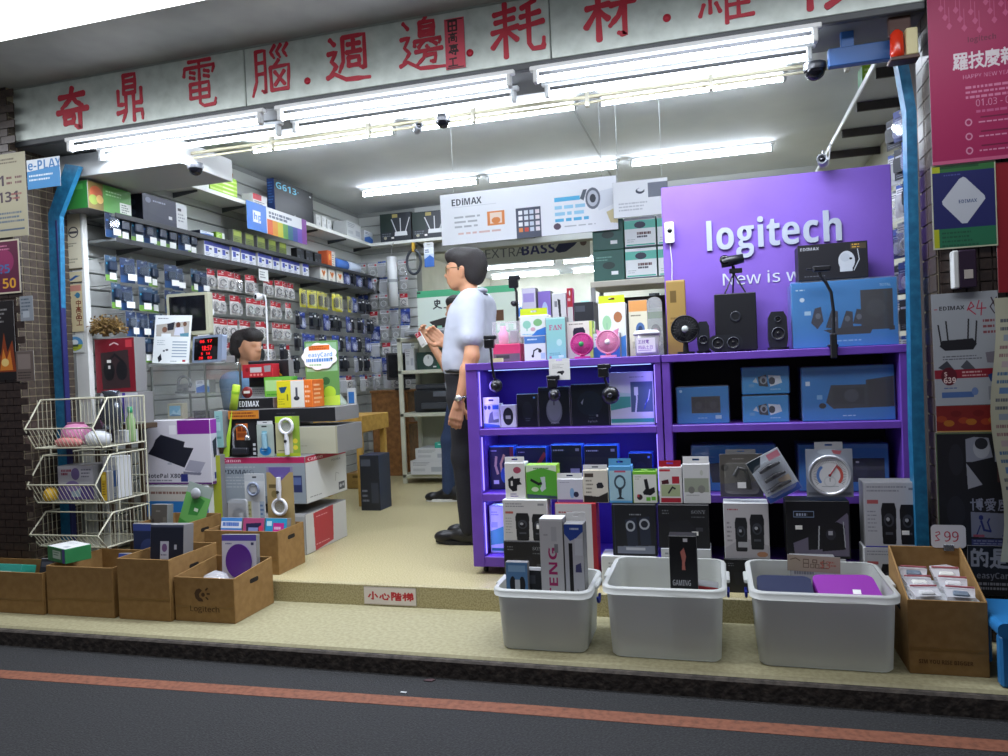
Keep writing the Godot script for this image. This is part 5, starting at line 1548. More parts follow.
	part(tube_mesh([Vector3(0,0.05,0.03),Vector3(0.004,0.16,0.03),Vector3(-0.002,0.24,0.03),Vector3(-0.022,0.285,0.03),Vector3(-0.04,0.31,0.032),Vector3(-0.048,0.33,0.03)],0.007,8),"gooseneck",mat(c("202226"),0.35),gh)
	part(span_mesh(Vector3(-0.075,0.335,0.015),Vector3(0.0,0.36,0.045),0.006),"cradle",dk,gh)
	part(span_mesh(Vector3(-0.1,0.345,0.02),Vector3(-0.07,0.352,0.04),0.002),"jaw",dk,gh)
	# white webcam on the purple board
	var wb: Array = [-0.195,1.624,-3.86,0.044,0.104]
	var wc := thing("wall_camera","small white camera fixed at the left edge of the purple board","camera",Vector3(wb[0],wb[1],-3.855))
	part(slab_mesh(rounded(0.045,wb[4],0.008),0.02),"body",mat(c("e2e4e4"),0.35),wc)
	part(lathe_mesh([[0.0,0.004],[0.01,0.003],[0.012,0.0]],16,Transform3D(Basis(Vector3.RIGHT,PI / 2),Vector3.ZERO)),"lens",mat(c("101014"),0.1),wc,Vector3(0.002,wb[4] * 0.58,0.0))
	part(tube_mesh([Vector3(0,0.0,-0.015),Vector3(0.006,-0.1,-0.018),Vector3(0.0,-0.25,-0.018),Vector3(0.0,-0.4,-0.018)],0.0025,6),"cable",mat(c("d8dadc"),0.5),wc)
	# ---- on top of the lit cabinet
	var pkb: Array = [-1.02,1.065,-3.7,0.143,0.091]
	rbox("pink_box","bright pink low box with a dark front on the lit cabinet","box",pkb,0.14,"pink_low","cf3f6e")
	solo(box_mesh(Vector3(0.06,0.02,0.06),0.001),"note_pad","pad of pale yellow sticky notes on the cabinet corner","note pad",mat(c("e8e0a8"),0.8),Vector3(-1.055,1.087,-3.64) * Vector3(1,0,1) + Vector3(0,1.0645,0),Vector3(0,0.2,0))
	var cc: Array = [-1.022,1.152,-3.72,0.154,0.138]
	var cs2 := thing("clear_case","clear plastic case with a pink bottle inside on the pink box","case",Vector3(cc[0],1.065 + pkb[4] + 0.001,-3.77))
	part(box_mesh(Vector3(cc[3],0.115,0.1),0.004),"case",clear(c("f4f4f8"),0.22,0.05),cs2)
	part(lathe_mesh([[0.0,0.003],[0.024,0.004],[0.027,0.03],[0.026,0.06],[0.014,0.075],[0.014,0.095],[0.0,0.096]],16),"pink_bottle",mat(c("e48ab8"),0.35),cs2,Vector3(-0.03,0,0))
	part(span_mesh(Vector3(0.01,0.003,-0.02),Vector3(0.05,0.07,0.02),0.004),"grey_device",mat(c("8a8490"),0.4),cs2)
	rbox("earphone_box","small white box with blue band and earphones picture under the lime topped pack","box",[-0.868,1.065,-3.69,0.113,0.124],0.08,"bx_ear","cfd2d2")
	rbox("utensil_pack","lime topped pack with pastel discs above the earphone box","box",[-0.869,1.189,-3.69,0.144,0.105],0.09,"bx_lime_top","e4e4e2",{"tab": [0.035,"c8d82e"]})
	rbox("fan_box","pale teal box with the word FAN on the lit cabinet","box",[-0.757,1.065,-3.68,0.101,0.212],0.09,"fan_box","7ec4be")
	rbox("power_bank_box","cream box showing a black power bank behind the pink fan","box",[-0.642,1.065,-3.71,0.13,0.187],0.09,"bx_power","e8e6dc",{"right": "lime_flat"})
	var pf: Vector3 = Vector3(-0.622,1.135,-3.63)
	desk_fan(Vector3(pf.x,1.065,-3.63),pf.y - 1.065,0.052,c("cc3f92"),c("3a9a5a"),"deep pink handheld fan standing on the lit cabinet",false)
	var cf: Vector3 = Vector3(-0.495,1.139,-3.63)
	desk_fan(Vector3(cf.x,1.065,-3.63),cf.y - 1.065,0.054,c("e79abf"),c("f4e8ee"),"pale pink handheld fan with cat ears on the lit cabinet",true)
	rbox("blue_small_box","small blue box behind the pale pink cat fan","box",[-0.515,1.065,-3.72,0.138,0.121],0.06,"blue_white","5b6fc0")
	rbox("utensil_pack","large lime topped pack with pastel print behind the cat fan","box",[-0.488,1.065,-3.78,0.135,0.271],0.08,"bx_lime_top2","e4e4e2",{"tab": [0.04,"c8d82e"]})
	rbox("drone_box","cream box with an orange top and small blue picture","box",[-0.359,1.065,-3.78,0.093,0.278],0.09,"bx_drone","e0d8c0")
	var cl: Array = [-0.277,1.065,-3.8,0.073,0.294]
	var cv := thing("clear_pack","clear domed pack with green label beside the purple board","pack",Vector3(cl[0],1.065,-3.8))
	part(card(cl[3],cl[4] * 0.8,"bx_cleargreen","b8c0b8"),"card",sheet_mat,cv)
	part(slab_mesh(rounded(cl[3],cl[4] * 0.98,cl[3] * 0.45),0.03),"dome",clear(c("f4f8f8"),0.22,0.05),cv,Vector3(0,0,0.03))
	var tub: Array = [-0.314,1.065,-3.65,0.141,0.141]
	var tb2 := thing("plastic_tub","clear plastic tub with a handwritten purple note on the cabinet","tub",Vector3(tub[0],1.065,-3.7))
	part(lathe_mesh([[0.0,0.002],[0.052,0.002],[0.056,0.01],[0.06,0.1],[0.058,0.102],[0.054,0.012],[0.0,0.006]],20),"tub",clear(c("f6f6f6"),0.45,0.12),tb2)
	part(lathe_mesh([[0.0,0.125],[0.05,0.122],[0.063,0.112],[0.064,0.1],[0.06,0.1]],20),"lid",mat(c("dfe2e2"),0.35),tb2)
	part(card(0.09,0.07,"tub_note","f4f0f4"),"note",sheet_mat,tb2,Vector3(0,0.015,0.063))
	# goods on a low table further back, between the man and the metal shelf
	var gt := thing("back_table","grey gondola unit behind the lit cabinet carrying mixed goods","shelf",Vector3(-1.45,0,-4.75))
	part(span_mesh(Vector3(0,1.1,-0.4),Vector3(0.64,1.13,0),0.004),"top_board",mat(c("c4c6c4"),0.5),gt)
	for x in [0.0,0.61]:
		part(span_mesh(Vector3(x,0,-0.38),Vector3(x + 0.03,1.1,-0.02),0.003),"side_panel",mat(c("b4b6b4"),0.5),gt)
	rbox("lilac_pack","white and violet packs cluster behind the lime topped pack, left one","pack",[-1.157,1.131,-4.8,0.094,0.421],0.08,"bx_lilac","d8d0ea")
	rbox("violet_pack","violet glossy pack behind the lime topped pack","pack",[-1.058,1.131,-4.82,0.087,0.397],0.08,"bx_violet","8a6ad0")
	rbox("swirl_pack","white pack with a black swirl behind the FAN box","pack",[-0.958,1.131,-4.8,0.092,0.375],0.08,"bx_swirl","e4e4e2")
	rbox("colour_pack","white and magenta figure pack behind the power bank box","pack",[-0.886,1.131,-4.8,0.039,0.402],0.06,"pk_red","d04a90")
	rbox("grey_case","dark grey flat case lying behind the power bank box","case",[-0.794,1.131,-4.78,0.129,0.305],0.2,"dark_misc","555a60")
	holder(Vector3(-1.018,1.476,-3.9),"tall black gooseneck phone holder standing behind the clear case",0,[Vector3(0,0,0),Vector3(0.012,-0.04,0),Vector3(0.012,-0.12,0),Vector3(0.008,1.097 - 1.476,0)],Vector3(0.0,-0.1,0.0),0.016)

func cone(t: Node3D,at: Vector3,r: float) -> void:
	var d := part(lathe_mesh([[0.0,-0.002],[r * 0.32,0.0],[r * 0.4,-0.004],[r * 0.86,0.0],[r,0.004],[r * 1.08,0.001]],22,Transform3D(Basis(Vector3.RIGHT,PI / 2),Vector3.ZERO)),"cone",mat(c("0e0e12"),0.35),t,at)
	part(lathe_mesh([[r * 0.9,0.0],[r * 1.0,0.005],[r * 1.1,0.0]],22,Transform3D(Basis(Vector3.RIGHT,PI / 2),Vector3.ZERO)),"surround",mat(c("4a4e56"),0.3),d)

func satellite(p: Vector3,w: float,h: float,label: String,cones: int) -> void:
	var t := thing("satellite_speaker",label,"speaker",Vector3(p.x,1.065,p.z))
	part(slab_mesh([Vector2(-w * 0.42,0.012),Vector2(w * 0.42,0.012),Vector2(w * 0.5,h * 0.3),Vector2(w * 0.46,h * 0.85),Vector2(w * 0.3,h),Vector2(-w * 0.3,h),Vector2(-w * 0.46,h * 0.85),Vector2(-w * 0.5,h * 0.3)],0.07),"cabinet",mat(c("22242a"),0.42),t)
	part(slab_mesh(oval(w * 0.55,0.035,18),0.012),"base",mat(c("17181c"),0.4),t,Vector3(0,0.012,-0.03),Vector3(-PI / 2,0,0))
	cone(t,Vector3(0,h * 0.42,0.001),w * 0.32)
	if cones > 1:
		cone(t,Vector3(0,h * 0.8,0.001),w * 0.15)

func desk_fan(at: Vector3,hub: float,r: float,col: Color,hubcol: Color,label: String,ears: bool) -> void:
	var t := thing("desk_fan",label,"fan",at)
	var m := mat(col,0.35)
	var st := ST()
	tube(st,arc(Vector3.ZERO,Vector3.RIGHT,Vector3.UP,r,0,TAU * 27.0 / 28.0,27),0.004,6,true)
	tube(st,arc(Vector3(0,0,-0.03),Vector3.RIGHT,Vector3.UP,r,0,TAU * 27.0 / 28.0,27),0.004,6,true)
	tube(st,arc(Vector3(0,0,0.004),Vector3.RIGHT,Vector3.UP,r * 0.62,0,TAU * 27.0 / 28.0,27),0.0016,4,true)
	for i in 24:
		var a := TAU * i / 24
		var d := Vector3(cos(a),sin(a),0)
		tube(st,[d * r * 0.24 + Vector3(0,0,0.008),d * r * 0.7 + Vector3(0,0,0.006),d * r],0.0015,4)
		tube(st,[d * r,d * r + Vector3(0,0,-0.03)],0.0015,4)
	part(done(st),"guard",m,t,Vector3(0,hub,0))
	part(lathe_mesh([[0.0,0.012],[r * 0.2,0.011],[r * 0.27,0.006],[r * 0.27,0.0]],18,Transform3D(Basis(Vector3.RIGHT,PI / 2),Vector3.ZERO)),"hub_badge",mat(hubcol,0.3),t,Vector3(0,hub,0))
	part(lathe_mesh([[0.0,-0.034],[r * 0.9,-0.032],[r * 1.0,-0.03],[r * 0.9,-0.028],[0.0,-0.03]],24,Transform3D(Basis(Vector3.RIGHT,PI / 2),Vector3.ZERO)),"rear_cover",m,t,Vector3(0,hub,0))
	for i in 4:
		var s2 := ST()
		var a0 := TAU * i / 4 + 0.3
		var pts := []
		for q in [[0.2,-0.2],[0.85,-0.35],[0.88,0.25],[0.5,0.5],[0.2,0.35]]:
			pts.append(Vector2(cos(a0 + q[1]) * q[0] * r,sin(a0 + q[1]) * q[0] * r))
		slab(s2,PackedVector2Array(pts),0.0015)
		part(done(s2),"blade",mat(col.lightened(0.15),0.35),t,Vector3(0,hub,-0.012),Vector3(0,0.0,0))
	if ears:
		for s in [-1,1]:
			part(slab_mesh([Vector2(-0.016,0),Vector2(0.016,0),Vector2(0.004 * s,0.03)],0.014),"ear",m,t,Vector3(s * r * 0.66,hub + r * 0.74,-0.006),Vector3(0,0,-s * 0.55))
	part(tube_mesh([Vector3(0,hub - r,-0.015),Vector3(0,0.008,-0.015)],[0.011,0.014],10),"handle",m,t)
	part(slab_mesh(oval(0.04,0.03,18),0.01),"base",m,t,Vector3(0,0.01,-0.015),Vector3(-PI / 2,0,0))

# ---------------------------------------------------------------- counter, pile of boxes, wire baskets
func counter_cluster() -> void:
	var woodm := mat(c("4a3a2a"),0.55)
	var cab := thing("counter_cabinet","dark low counter under the clear showcase","cabinet",Vector3(-3.37,0,-3.9))
	part(span_mesh(Vector3(0.0,0.0,-0.36),Vector3(0.4,0.77,0.0),0.004),"body",woodm,cab)
	part(span_mesh(Vector3(-0.01,0.77,-0.37),Vector3(0.42,0.8,0.012),0.004),"top_board",mat(c("6a5038"),0.5),cab)
	# clear showcase with shelves and frame
	var sc := thing("glass_showcase","clear acrylic showcase with small goods under the red digital clock","showcase",Vector3(-3.37,0.801,-3.9))
	var pane := clear(c("c4ccc8"),0.06,0.04)
	var w := 0.4
	var h := 0.335
	part(span_mesh(Vector3(0,0,-0.006),Vector3(w,h,0),0.001),"front_pane",pane,sc)
	part(span_mesh(Vector3(w - 0.006,0,-0.36),Vector3(w,h,-0.006),0.001),"side_pane",pane,sc)
	part(span_mesh(Vector3(0,0,-0.36),Vector3(0.006,h,-0.006),0.001),"side_pane",pane,sc)
	part(span_mesh(Vector3(0,h,-0.36),Vector3(w,h + 0.008,0.002),0.001),"top_pane",clear(c("b4bcb8"),0.15,0.05),sc)
	part(span_mesh(Vector3(0.006,0.155,-0.35),Vector3(w - 0.006,0.161,-0.01),0.001),"shelf_pane",clear(c("b4bcb8"),0.12,0.05),sc)
	for q in [[0.0,0.0],[w - 0.012,0.0],[w - 0.012,-0.348],[0.0,-0.348]]:
		part(span_mesh(Vector3(q[0],0,q[1] - 0.012),Vector3(q[0] + 0.012,h,q[1]),0.002),"corner_post",mat(c("8a8e88"),0.3,0.6),sc)
	# goods in the showcase
	rbox("blue_photo_card","small box with a blue sky picture inside the showcase, lower shelf","box",[-3.25,0.802,-3.96,0.11,0.1],0.05,"sky_card","c8c4a8")
	rbox("grey_adapter_box","grey flat box inside the showcase, lower shelf right","box",[-3.08,0.802,-3.99,0.12,0.05],0.08,"dark_misc","777777")
	var rg := thing("chrome_clamp","chrome desk clamp lying on the showcase's upper shelf","clamp",Vector3(-3.22,0.963,-4.02))
	part(tube_mesh(arc(Vector3(0,0.06,0),Vector3.RIGHT,Vector3.UP,0.045,-0.6,3.4,14),0.009,8),"hook",mat(c("c0c4c8"),0.18,0.9),rg)
	part(span_mesh(Vector3(-0.05,0,-0.03),Vector3(0.06,0.012,0.03),0.003),"foot",mat(c("9a9ea2"),0.25,0.8),rg)
	rbox("silver_box","silver box on the showcase's upper shelf","box",[-3.3,0.962,-4.1,0.09,0.06],0.1,"pale_print","b9bcbe")
	rbox("blue_cable_pack","crumpled blue cable pack on the showcase's upper shelf, right","pack",[-3.07,0.962,-4.0,0.1,0.08],0.06,"blue_white","3a4a8a")
	# on top of the showcase
	var top := 1.1445
	var lf: Array = [-3.243,1.161,-3.915,0.285,0.307]
	var ls := thing("leaflet_stand","white leaflet with a photo and small print in an upright holder on the showcase","leaflet",Vector3(lf[0],top,-3.93))
	part(card(lf[3] * 0.95,lf[4] - 0.005,"leaflet","e8e8e6",0.003),"leaflet_sheet",gloss_mat,ls,Vector3(0.0,0.006,0),Vector3(-0.1,0,-0.06))
	part(span_mesh(Vector3(-lf[3] * 0.5,0,-0.05),Vector3(lf[3] * 0.5,0.005,0.02),0.001),"holder_base",clear(c("e8f0ec"),0.3,0.05),ls)
	var ck: Array = [-2.962,1.155,-3.905,0.268,0.163]
	var cl := thing("digital_clock","silver framed digital clock with glowing red figures on the showcase","clock",Vector3(ck[0],top,-3.905),-0.25)
	var body := part(slab_mesh(rounded(ck[3],ck[4],0.012),0.035),"casing",mat(c("9aa8c0"),0.3,0.5),cl,Vector3(0,0.003,0),Vector3(-0.1,0,0))
	part(span_mesh(Vector3(-ck[3] * 0.43,ck[4] * 0.09,0),Vector3(ck[3] * 0.36,ck[4] * 0.91,0.002),0.001),"display_window",mat(c("0c0808"),0.12),body)
	var led := glow(c("ff0a14"),0.9)
	var line := func(text: String,y: float,hgt: float,x: float,ww: float) -> void:
		var lt := letters(text,hgt,0.0006,true)
		var mi := part(lt,"lit_figures",led,body,Vector3(x,y,0.0028))
		fit(mi,ww,hgt)
	line.call("18:57",ck[4] * 0.52,0.03,0.0,0.09)
	line.call("06  17",ck[4] * 0.78,0.018,-0.01,0.11)
	line.call("5   14",ck[4] * 0.32,0.016,-0.01,0.08)
	line.call("28    80",ck[4] * 0.16,0.016,-0.01,0.12)
	var mo: Array = [-3.228,1.402,-4.08,0.299,0.247]
	rbox("computer_case","low beige case under the old beige monitor","computer",[mo[0] + 0.01,top + 0.0005,-3.985,0.23,0.085],0.21,"beige_plain","b4b49a")
	var mn := monitor(Vector3(mo[0] + 0.01,top + 0.0865,-4.08),"old beige flat monitor with a dark screen above the showcase",c("b4b49a"),mo[3],mo[4] + 0.02,0.05,"")
	# folded paper and keyboard-like tray beside it
	rbox("papers","stack of pale greenish papers beside the beige monitor","paper",[-3.051,top + 0.0005,-4.13,0.12,0.045],0.1,"pale_print","c4ccb4",{})
	# white gooseneck camera
	var gp: Vector3 = Vector3(-2.866,1.223,-4.415)
	var g2: Vector3 = Vector3(-2.916,1.58,-4.415)
	var wc := thing("desk_camera","white round camera head on a tall slim white stem behind the pile","camera",Vector3(gp.x,0,-4.415))
	var hx := g2.x - gp.x
	part(tube_mesh([Vector3(0,0.005,0),Vector3(0,gp.y,0),Vector3(0.002,g2.y * 0.985,0),Vector3(-0.006,g2.y + 0.004,0),Vector3(hx * 0.5,g2.y + 0.014,0),Vector3(hx,g2.y,0.01)],0.006,8),"stem",mat(c("dcdee0"),0.35),wc)
	var face := Transform3D(Basis(Vector3.UP,-0.4) * Basis(Vector3.RIGHT,PI / 2),Vector3.ZERO)
	part(lathe_mesh([[0.0,-0.03],[0.02,-0.03],[0.026,-0.01],[0.026,0.015],[0.0,0.017]],18,face),"camera_head",mat(c("e4e6e8"),0.3),wc,Vector3(hx,g2.y,0.015))
	part(lathe_mesh([[0.0,0.019],[0.012,0.019],[0.014,0.017]],16,face),"lens",mat(c("14141a"),0.1),wc,Vector3(hx,g2.y,0.015))
	part(lathe_mesh([[0.0,0.012],[0.024,0.01],[0.026,0.0],[0.0,0.0]],18),"base",mat(c("d4d6d8"),0.4),wc)
	# ---- red headset box, white cartons and dried bouquet at the left
	var back := thing("side_table","low dark side table behind the wire baskets","table",Vector3(-3.36,0,-3.66))
	part(span_mesh(Vector3(-0.22,0.77,-0.11),Vector3(0.14,0.8,0.03),0.003),"top_board",woodm,back)
	for s in [[-0.21,0.0],[0.02,0.0],[-0.21,-0.1],[0.02,-0.1]]:
		part(span_mesh(Vector3(s[0],0,s[1]),Vector3(s[0] + 0.025,0.77,s[1] + 0.025),0.002),"leg",woodm,back)
	rbox("white_cartons","white carton with violet band behind the top wire basket","carton",[-3.37,0.801,-3.64,0.27,0.185],0.12,"violet_band","d8dade")
	rbox("headset_box","red box with a dark window on the white carton at the left","box",[-3.406,0.988,-3.66,0.286,0.321],0.09,"red_headset","8a1c2a",{"roll": 0.0,"tag": [0.35,0.55]})
	bouquet(Vector3(-3.483,1.323 + 0.03,-3.68))
	# ---- tablet box on a blue printer box
	rbox("graphics_tablet_box","white and purple box with a black notebook stand picture","box",[-3.129,0.421,-3.8,0.496,0.387],0.08,"tablet_box","e4e4e2",{"right": "tablet_side","top": "tablet_top"})
	rbox("blue_appliance_box","white and bright blue box under the notebook stand box","box",[-3.148,0,-3.79,0.483,0.414],0.09,"blue_appliance","cfd2d2")
	rbox("lime_wall_box","tall olive lime box standing behind the blue box","box",[-2.925,0,-3.84,0.153,0.591],0.1,"olive_box","a8b02c")
	rbox("mint_box","tall pale mint box between the white box and the lamp pack","box",[-2.863,0.632,-3.86,0.06,0.22],0.06,"mint_box","8fc0bc")
	# ---- printer boxes
	rbox("printer_box","white printer box with crimson band and grey front in the middle of the pile","box",[-2.599,0.295,-3.88,0.58,0.277],0.5,"pixma_front","d4d4ce",{"right": "pixma_side","ch": 0.003})
	rbox("printer_box","lower printer box with a red panel on its side","box",[-2.538,0,-3.87,0.441,0.237],0.5,"pixma_low","c8c8c4",{"right": "pixma_low_side","ch": 0.003})
	# ---- pile on the printer box (its top is at 0.62)
	var y0: float = 0.295 + (0.572 - 0.295) + 0.001
	var z := -3.95
	rbox("beige_case_box","plain beige grey carton at the right of the pile","carton",[-2.307,y0,-4.0,0.3,0.165],0.32,"beige_plain","b0ae98")
	rbox("black_lamp_box","large black box at the back of the pile on the printer box","box",[-2.677,y0,-4.02,0.36,0.19],0.3,"black_plain","17171a")
	var ytop := y0 + 0.191
	rbox("long_black_box","long flat black box lying across the pile","box",[-2.493,ytop,-4.0,0.66,0.085],0.3,"black_plain","1b1b1e")
	var yt2 := ytop + 0.087
	rbox("router_flat_box","black box with white capital lettering on the pile","box",[-2.721,yt2,-4.03,0.25,0.065],0.16,"dimax_box","17171a")
	rbox("bulb_box","yellow, white and orange bulb box on the pile","box",[-2.431,yt2,-4.0,0.24,0.165],0.14,"bulb_box","f0862e",{"right": "bulb_orange"})
	rbox("green_print_box","green box with pale print behind the bulb box","box",[-2.666,yt2,-4.2,0.2,0.19],0.07,"green_print","57a83a")
	var rbx := rbox("red_gadget_box","red box with a grey gadget picture on the pile","box",[-2.811,yt2 + 0.191,-4.2,0.22,0.085],0.08,"red_gadget","b31f2e")
	rbox("gaming_box","black box with gold print standing behind the red gadget box","box",[-2.794,yt2 + 0.13,-4.3,0.3,0.17],0.06,"black_gold","17171a")
	rbox("grey_support_box","grey box under the gold printed black box, behind the pile","box",[-2.805,yt2,-4.29,0.3,0.129],0.08,"pale_print","777777")
	var tb := thing("lime_tube","lime green tube leaning against the pile","tube",Vector3(-2.858,0.887,-3.98))
	tb.position.y = yt2 + 0.0
	tb.position += Vector3(0.0,0.0,-0.02)
	var lt := part(lathe_mesh([[0.0,0.0],[0.024,0.0],[0.024,0.15],[0.02,0.155],[0.0,0.155]],16),"tube_body",mat(c("b8d840"),0.4),tb,Vector3.ZERO,Vector3(0,0,-0.2))
	part(lathe_mesh([[0.026,0.1],[0.026,0.115]],16),"cap_ring",mat(c("8fbf2e"),0.4),lt)
	var fd := thing("lime_folder","lime green pointed card standing between the boxes","card",Vector3(-2.836,y0,-3.885))
	part(slab_mesh([Vector2(-0.03,0),Vector2(0.015,0),Vector2(0.05,0.28)],0.004),"card",mat(c("b4dc3c"),0.5),fd)
	var bd := thing("red_badge","round dark red badge with white print on the pile","badge",Vector3(-2.788,1.004,-4.05))
	bd.position.y = yt2 + 0.066 + 0.035
	part(lathe_mesh([[0.0,0.006],[0.034,0.006],[0.036,0.003],[0.036,0.0]],24,Transform3D(Basis(Vector3.RIGHT,PI / 2),Vector3.ZERO)),"disc",mat(c("7a1a20"),0.35),bd)
	part(span_mesh(Vector3(-0.022,-0.006,0.006),Vector3(0.022,0.01,0.007),0.0003),"white_band",mat(c("e0d8d4"),0.5),bd)
	# cloud-shaped card in a green holder
	var cb: Array = [-2.354,0.895,-4,0.214,0.315]
	var cd := thing("cloud_sign","white cloud shaped card with orange and blue lettering on a green holder","sign",Vector3(cb[0] + 0.02,yt2,-4.17))
	part(card(0.23,0.4,"green_card","4a7a3a",0.004),"holder_card",sheet_mat,cd)
	part(slab_mesh(cloud(0.25,0.17),0.004,faces["cloud"],P("e8e8e6")),"cloud_card",sheet_mat,cd,Vector3(-0.01,0.22,0.008))
	# hanging blister packs before the printer box pile
	var lp: Array = [-2.731,0.582,-3.9,0.186,0.263]
	var lm := thing("usb_lamp_pack","blister pack with a chrome gooseneck lamp and orange label","pack",Vector3(lp[0],y0,-3.9))
	part(card(lp[3],0.26,"pk_lamp","202022"),"card",sheet_mat,lm)
	part(tube_mesh(arc(Vector3(0,0.14,0.02),Vector3.RIGHT,Vector3.UP,0.05,-0.3,PI + 0.2,16) + [Vector3(-0.052,0.08,0.02),Vector3(-0.045,0.04,0.02)],0.007,8),"gooseneck",mat(c("d0d4d8"),0.18,0.85),lm)
	part(span_mesh(Vector3(-0.06,0.015,0.004),Vector3(0.05,0.055,0.034),0.01),"lamp_base",mat(c("24262c"),0.3),lm)
	part(lathe_mesh([[0.0,0.0],[0.02,0.0],[0.012,0.03],[0.0,0.03]],12),"lamp_head",mat(c("c8ccd0"),0.2,0.8),lm,Vector3(0.047,0.1,0.02))
	part(card(0.21,0.05,"orange_strip","c87a24"),"orange_header",sheet_mat,lm,Vector3(0.02,0.225,0.012))
	var bp: Array = [-2.57,0.576,-3.89,0.114,0.195]
	var bt := thing("brush_pack","slim pack with a blue disc and pale device before the pile","pack",Vector3(bp[0],y0,-3.89))
	part(card(bp[3],0.19,"pk_bluedisc","a8b0a8"),"card",sheet_mat,bt)
	part(tube_mesh([Vector3(0,0.05,0.012),Vector3(0,0.14,0.012)],0.016,8),"device",mat(c("8fb8c8"),0.35),bt)
	part(tab_mesh(bp[3] * 0.9,0.02,P("cfd2d2")),"hang_tab",sheet_mat,bt,Vector3(0,0.19,-0.001))
	magnifier(Vector3(-2.417,y0,-3.885),"lime card pack with a white ringed magnifier standing on the printer box","pk_magnifier",0.16,0.235,0.0)
	# packs leaning on the front of the printer box, standing in the carton before it
	var mg: Array = [-2.365,0.239,-3.7,0.159,0.286]
	magnifier(Vector3(mg[0],0.2,-3.7),"tan card pack with an upside-down white magnifier before the printer box","pk_magnifier2",0.17,0.34,PI)
	var cp: Array = [-2.522,0.25,-3.69,0.129,0.249]
	var cm := thing("charger_pack","white card pack with a ring shaped gadget before the printer box","pack",Vector3(cp[0],0.2,-3.69))
	part(card(cp[3],0.3,"pk_ring","e4e4e2"),"card",sheet_mat,cm)
	part(tube_mesh(arc(Vector3(0,0.215,0.014),Vector3.RIGHT,Vector3.UP,0.034,0,TAU * 23 / 24.0,23),0.008,8,true),"ring",mat(c("8a94a8"),0.3),cm)
	part(span_mesh(Vector3(-0.02,0.195,0.002),Vector3(0.02,0.235,0.012),0.004),"lens_block",mat(c("d8dce0"),0.3),cm)
	# ---- yellow desk with small red packs behind the pile
	var ds := thing("wooden_desk","yellow wooden desk behind the pile of boxes","desk",Vector3(-2.93,0,-5.35))
	var dw := surf(0.02,[[0.0,0.5,1.0],["a07c34","b48e42","c09a4c"]],83,1.5,0.5,0.0,4)
	part(span_mesh(Vector3(-0.35,0.58,-0.5),Vector3(0.26,0.71,0),0.004),"top_board",dw,ds)
	for s in [[-0.33,-0.05],[0.2,-0.05],[-0.33,-0.48],[0.2,-0.48]]:
		part(span_mesh(Vector3(s[0],0,s[1]),Vector3(s[0] + 0.045,0.58,s[1] + 0.045),0.003),"leg",dw,ds)
	for k in 4:
		rbox("red_earbud_pack","small red and white pack, %s of the four on the yellow desk" % ["upper left","upper right","lower left","lower right"][k],"pack",[-3.02 + (k % 2) * 0.075,0.712 if k > 1 else 0.785,-5.4,0.07,0.07],0.03,"red_dots","b31f2e",{"group": "red packs on the yellow desk"})
	var wp := thing("white_pouch","slim white pouch with a blue label standing on the yellow desk","pouch",Vector3(-2.76,0.711,-5.38))
	part(slab_mesh(rounded(0.07,0.22,0.01),0.02),"pouch",mat(c("dadcdc"),0.35),wp,Vector3(0,0,0.01))
	part(span_mesh(Vector3(-0.024,0.1,0.0105),Vector3(0.024,0.19,0.012),0.0005),"label",mat(c("3a78c0"),0.45),wp)
	rbox("dark_bag_box","dark box with white print on the floor beside the desk","box",[-2.55,0.0,-5.2,0.16,0.42],0.2,"dark_misc","24304a")
	rbox("floor_carton","flat brown carton on the floor near the brown cabinet","carton",[-3.12,0.0,-6.2,0.3,0.14],0.25,"tan_box","8a6634")
	# ---- wire baskets
	baskets()

func cloud(w: float,h: float) -> Array:
	var o := []
	for i in 48:
		var t := TAU * i / 48
		var k := 0.88 + 0.12 * absf(sin(t * 4.5))
		o.append(Vector2(cos(t) * w / 2 * k,h / 2 + sin(t) * h / 2 * k))
	return o

func magnifier(at: Vector3,label: String,face: String,w: float,h: float,roll: float) -> void:
	var t := thing("magnifier_pack",label,"pack",at)
	part(card(w,h,face,"c8c4a0"),"card",sheet_mat,t)
	var m := part(tube_mesh(arc(Vector3(0,0.055,0),Vector3.RIGHT,Vector3.UP,0.042,0,TAU * 27 / 28.0,27),0.009,8,true),"lens_ring",mat(c("e4e6ea"),0.3),t,Vector3(0,h * 0.52 if roll == 0.0 else h * 0.5,0.014),Vector3(0,0,roll))
	part(slab_mesh(oval(0.036,0.036,20,Vector2(0,0.055)),0.003),"lens",clear(c("dfe8e8"),0.2,0.03),m)
	part(tube_mesh([Vector3(0,0.01,0),Vector3(0,-0.05,0),Vector3(0,-0.11,0)],[0.011,0.015,0.013],10),"handle",mat(c("dcdee2"),0.3),m)
	part(lathe_mesh([[0.0,0.0],[0.009,0.0],[0.009,0.006],[0.0,0.006]],12,Transform3D(Basis(Vector3.RIGHT,PI / 2),Vector3.ZERO)),"switch",mat(c("202022"),0.4),m,Vector3(0,-0.03,0.012))

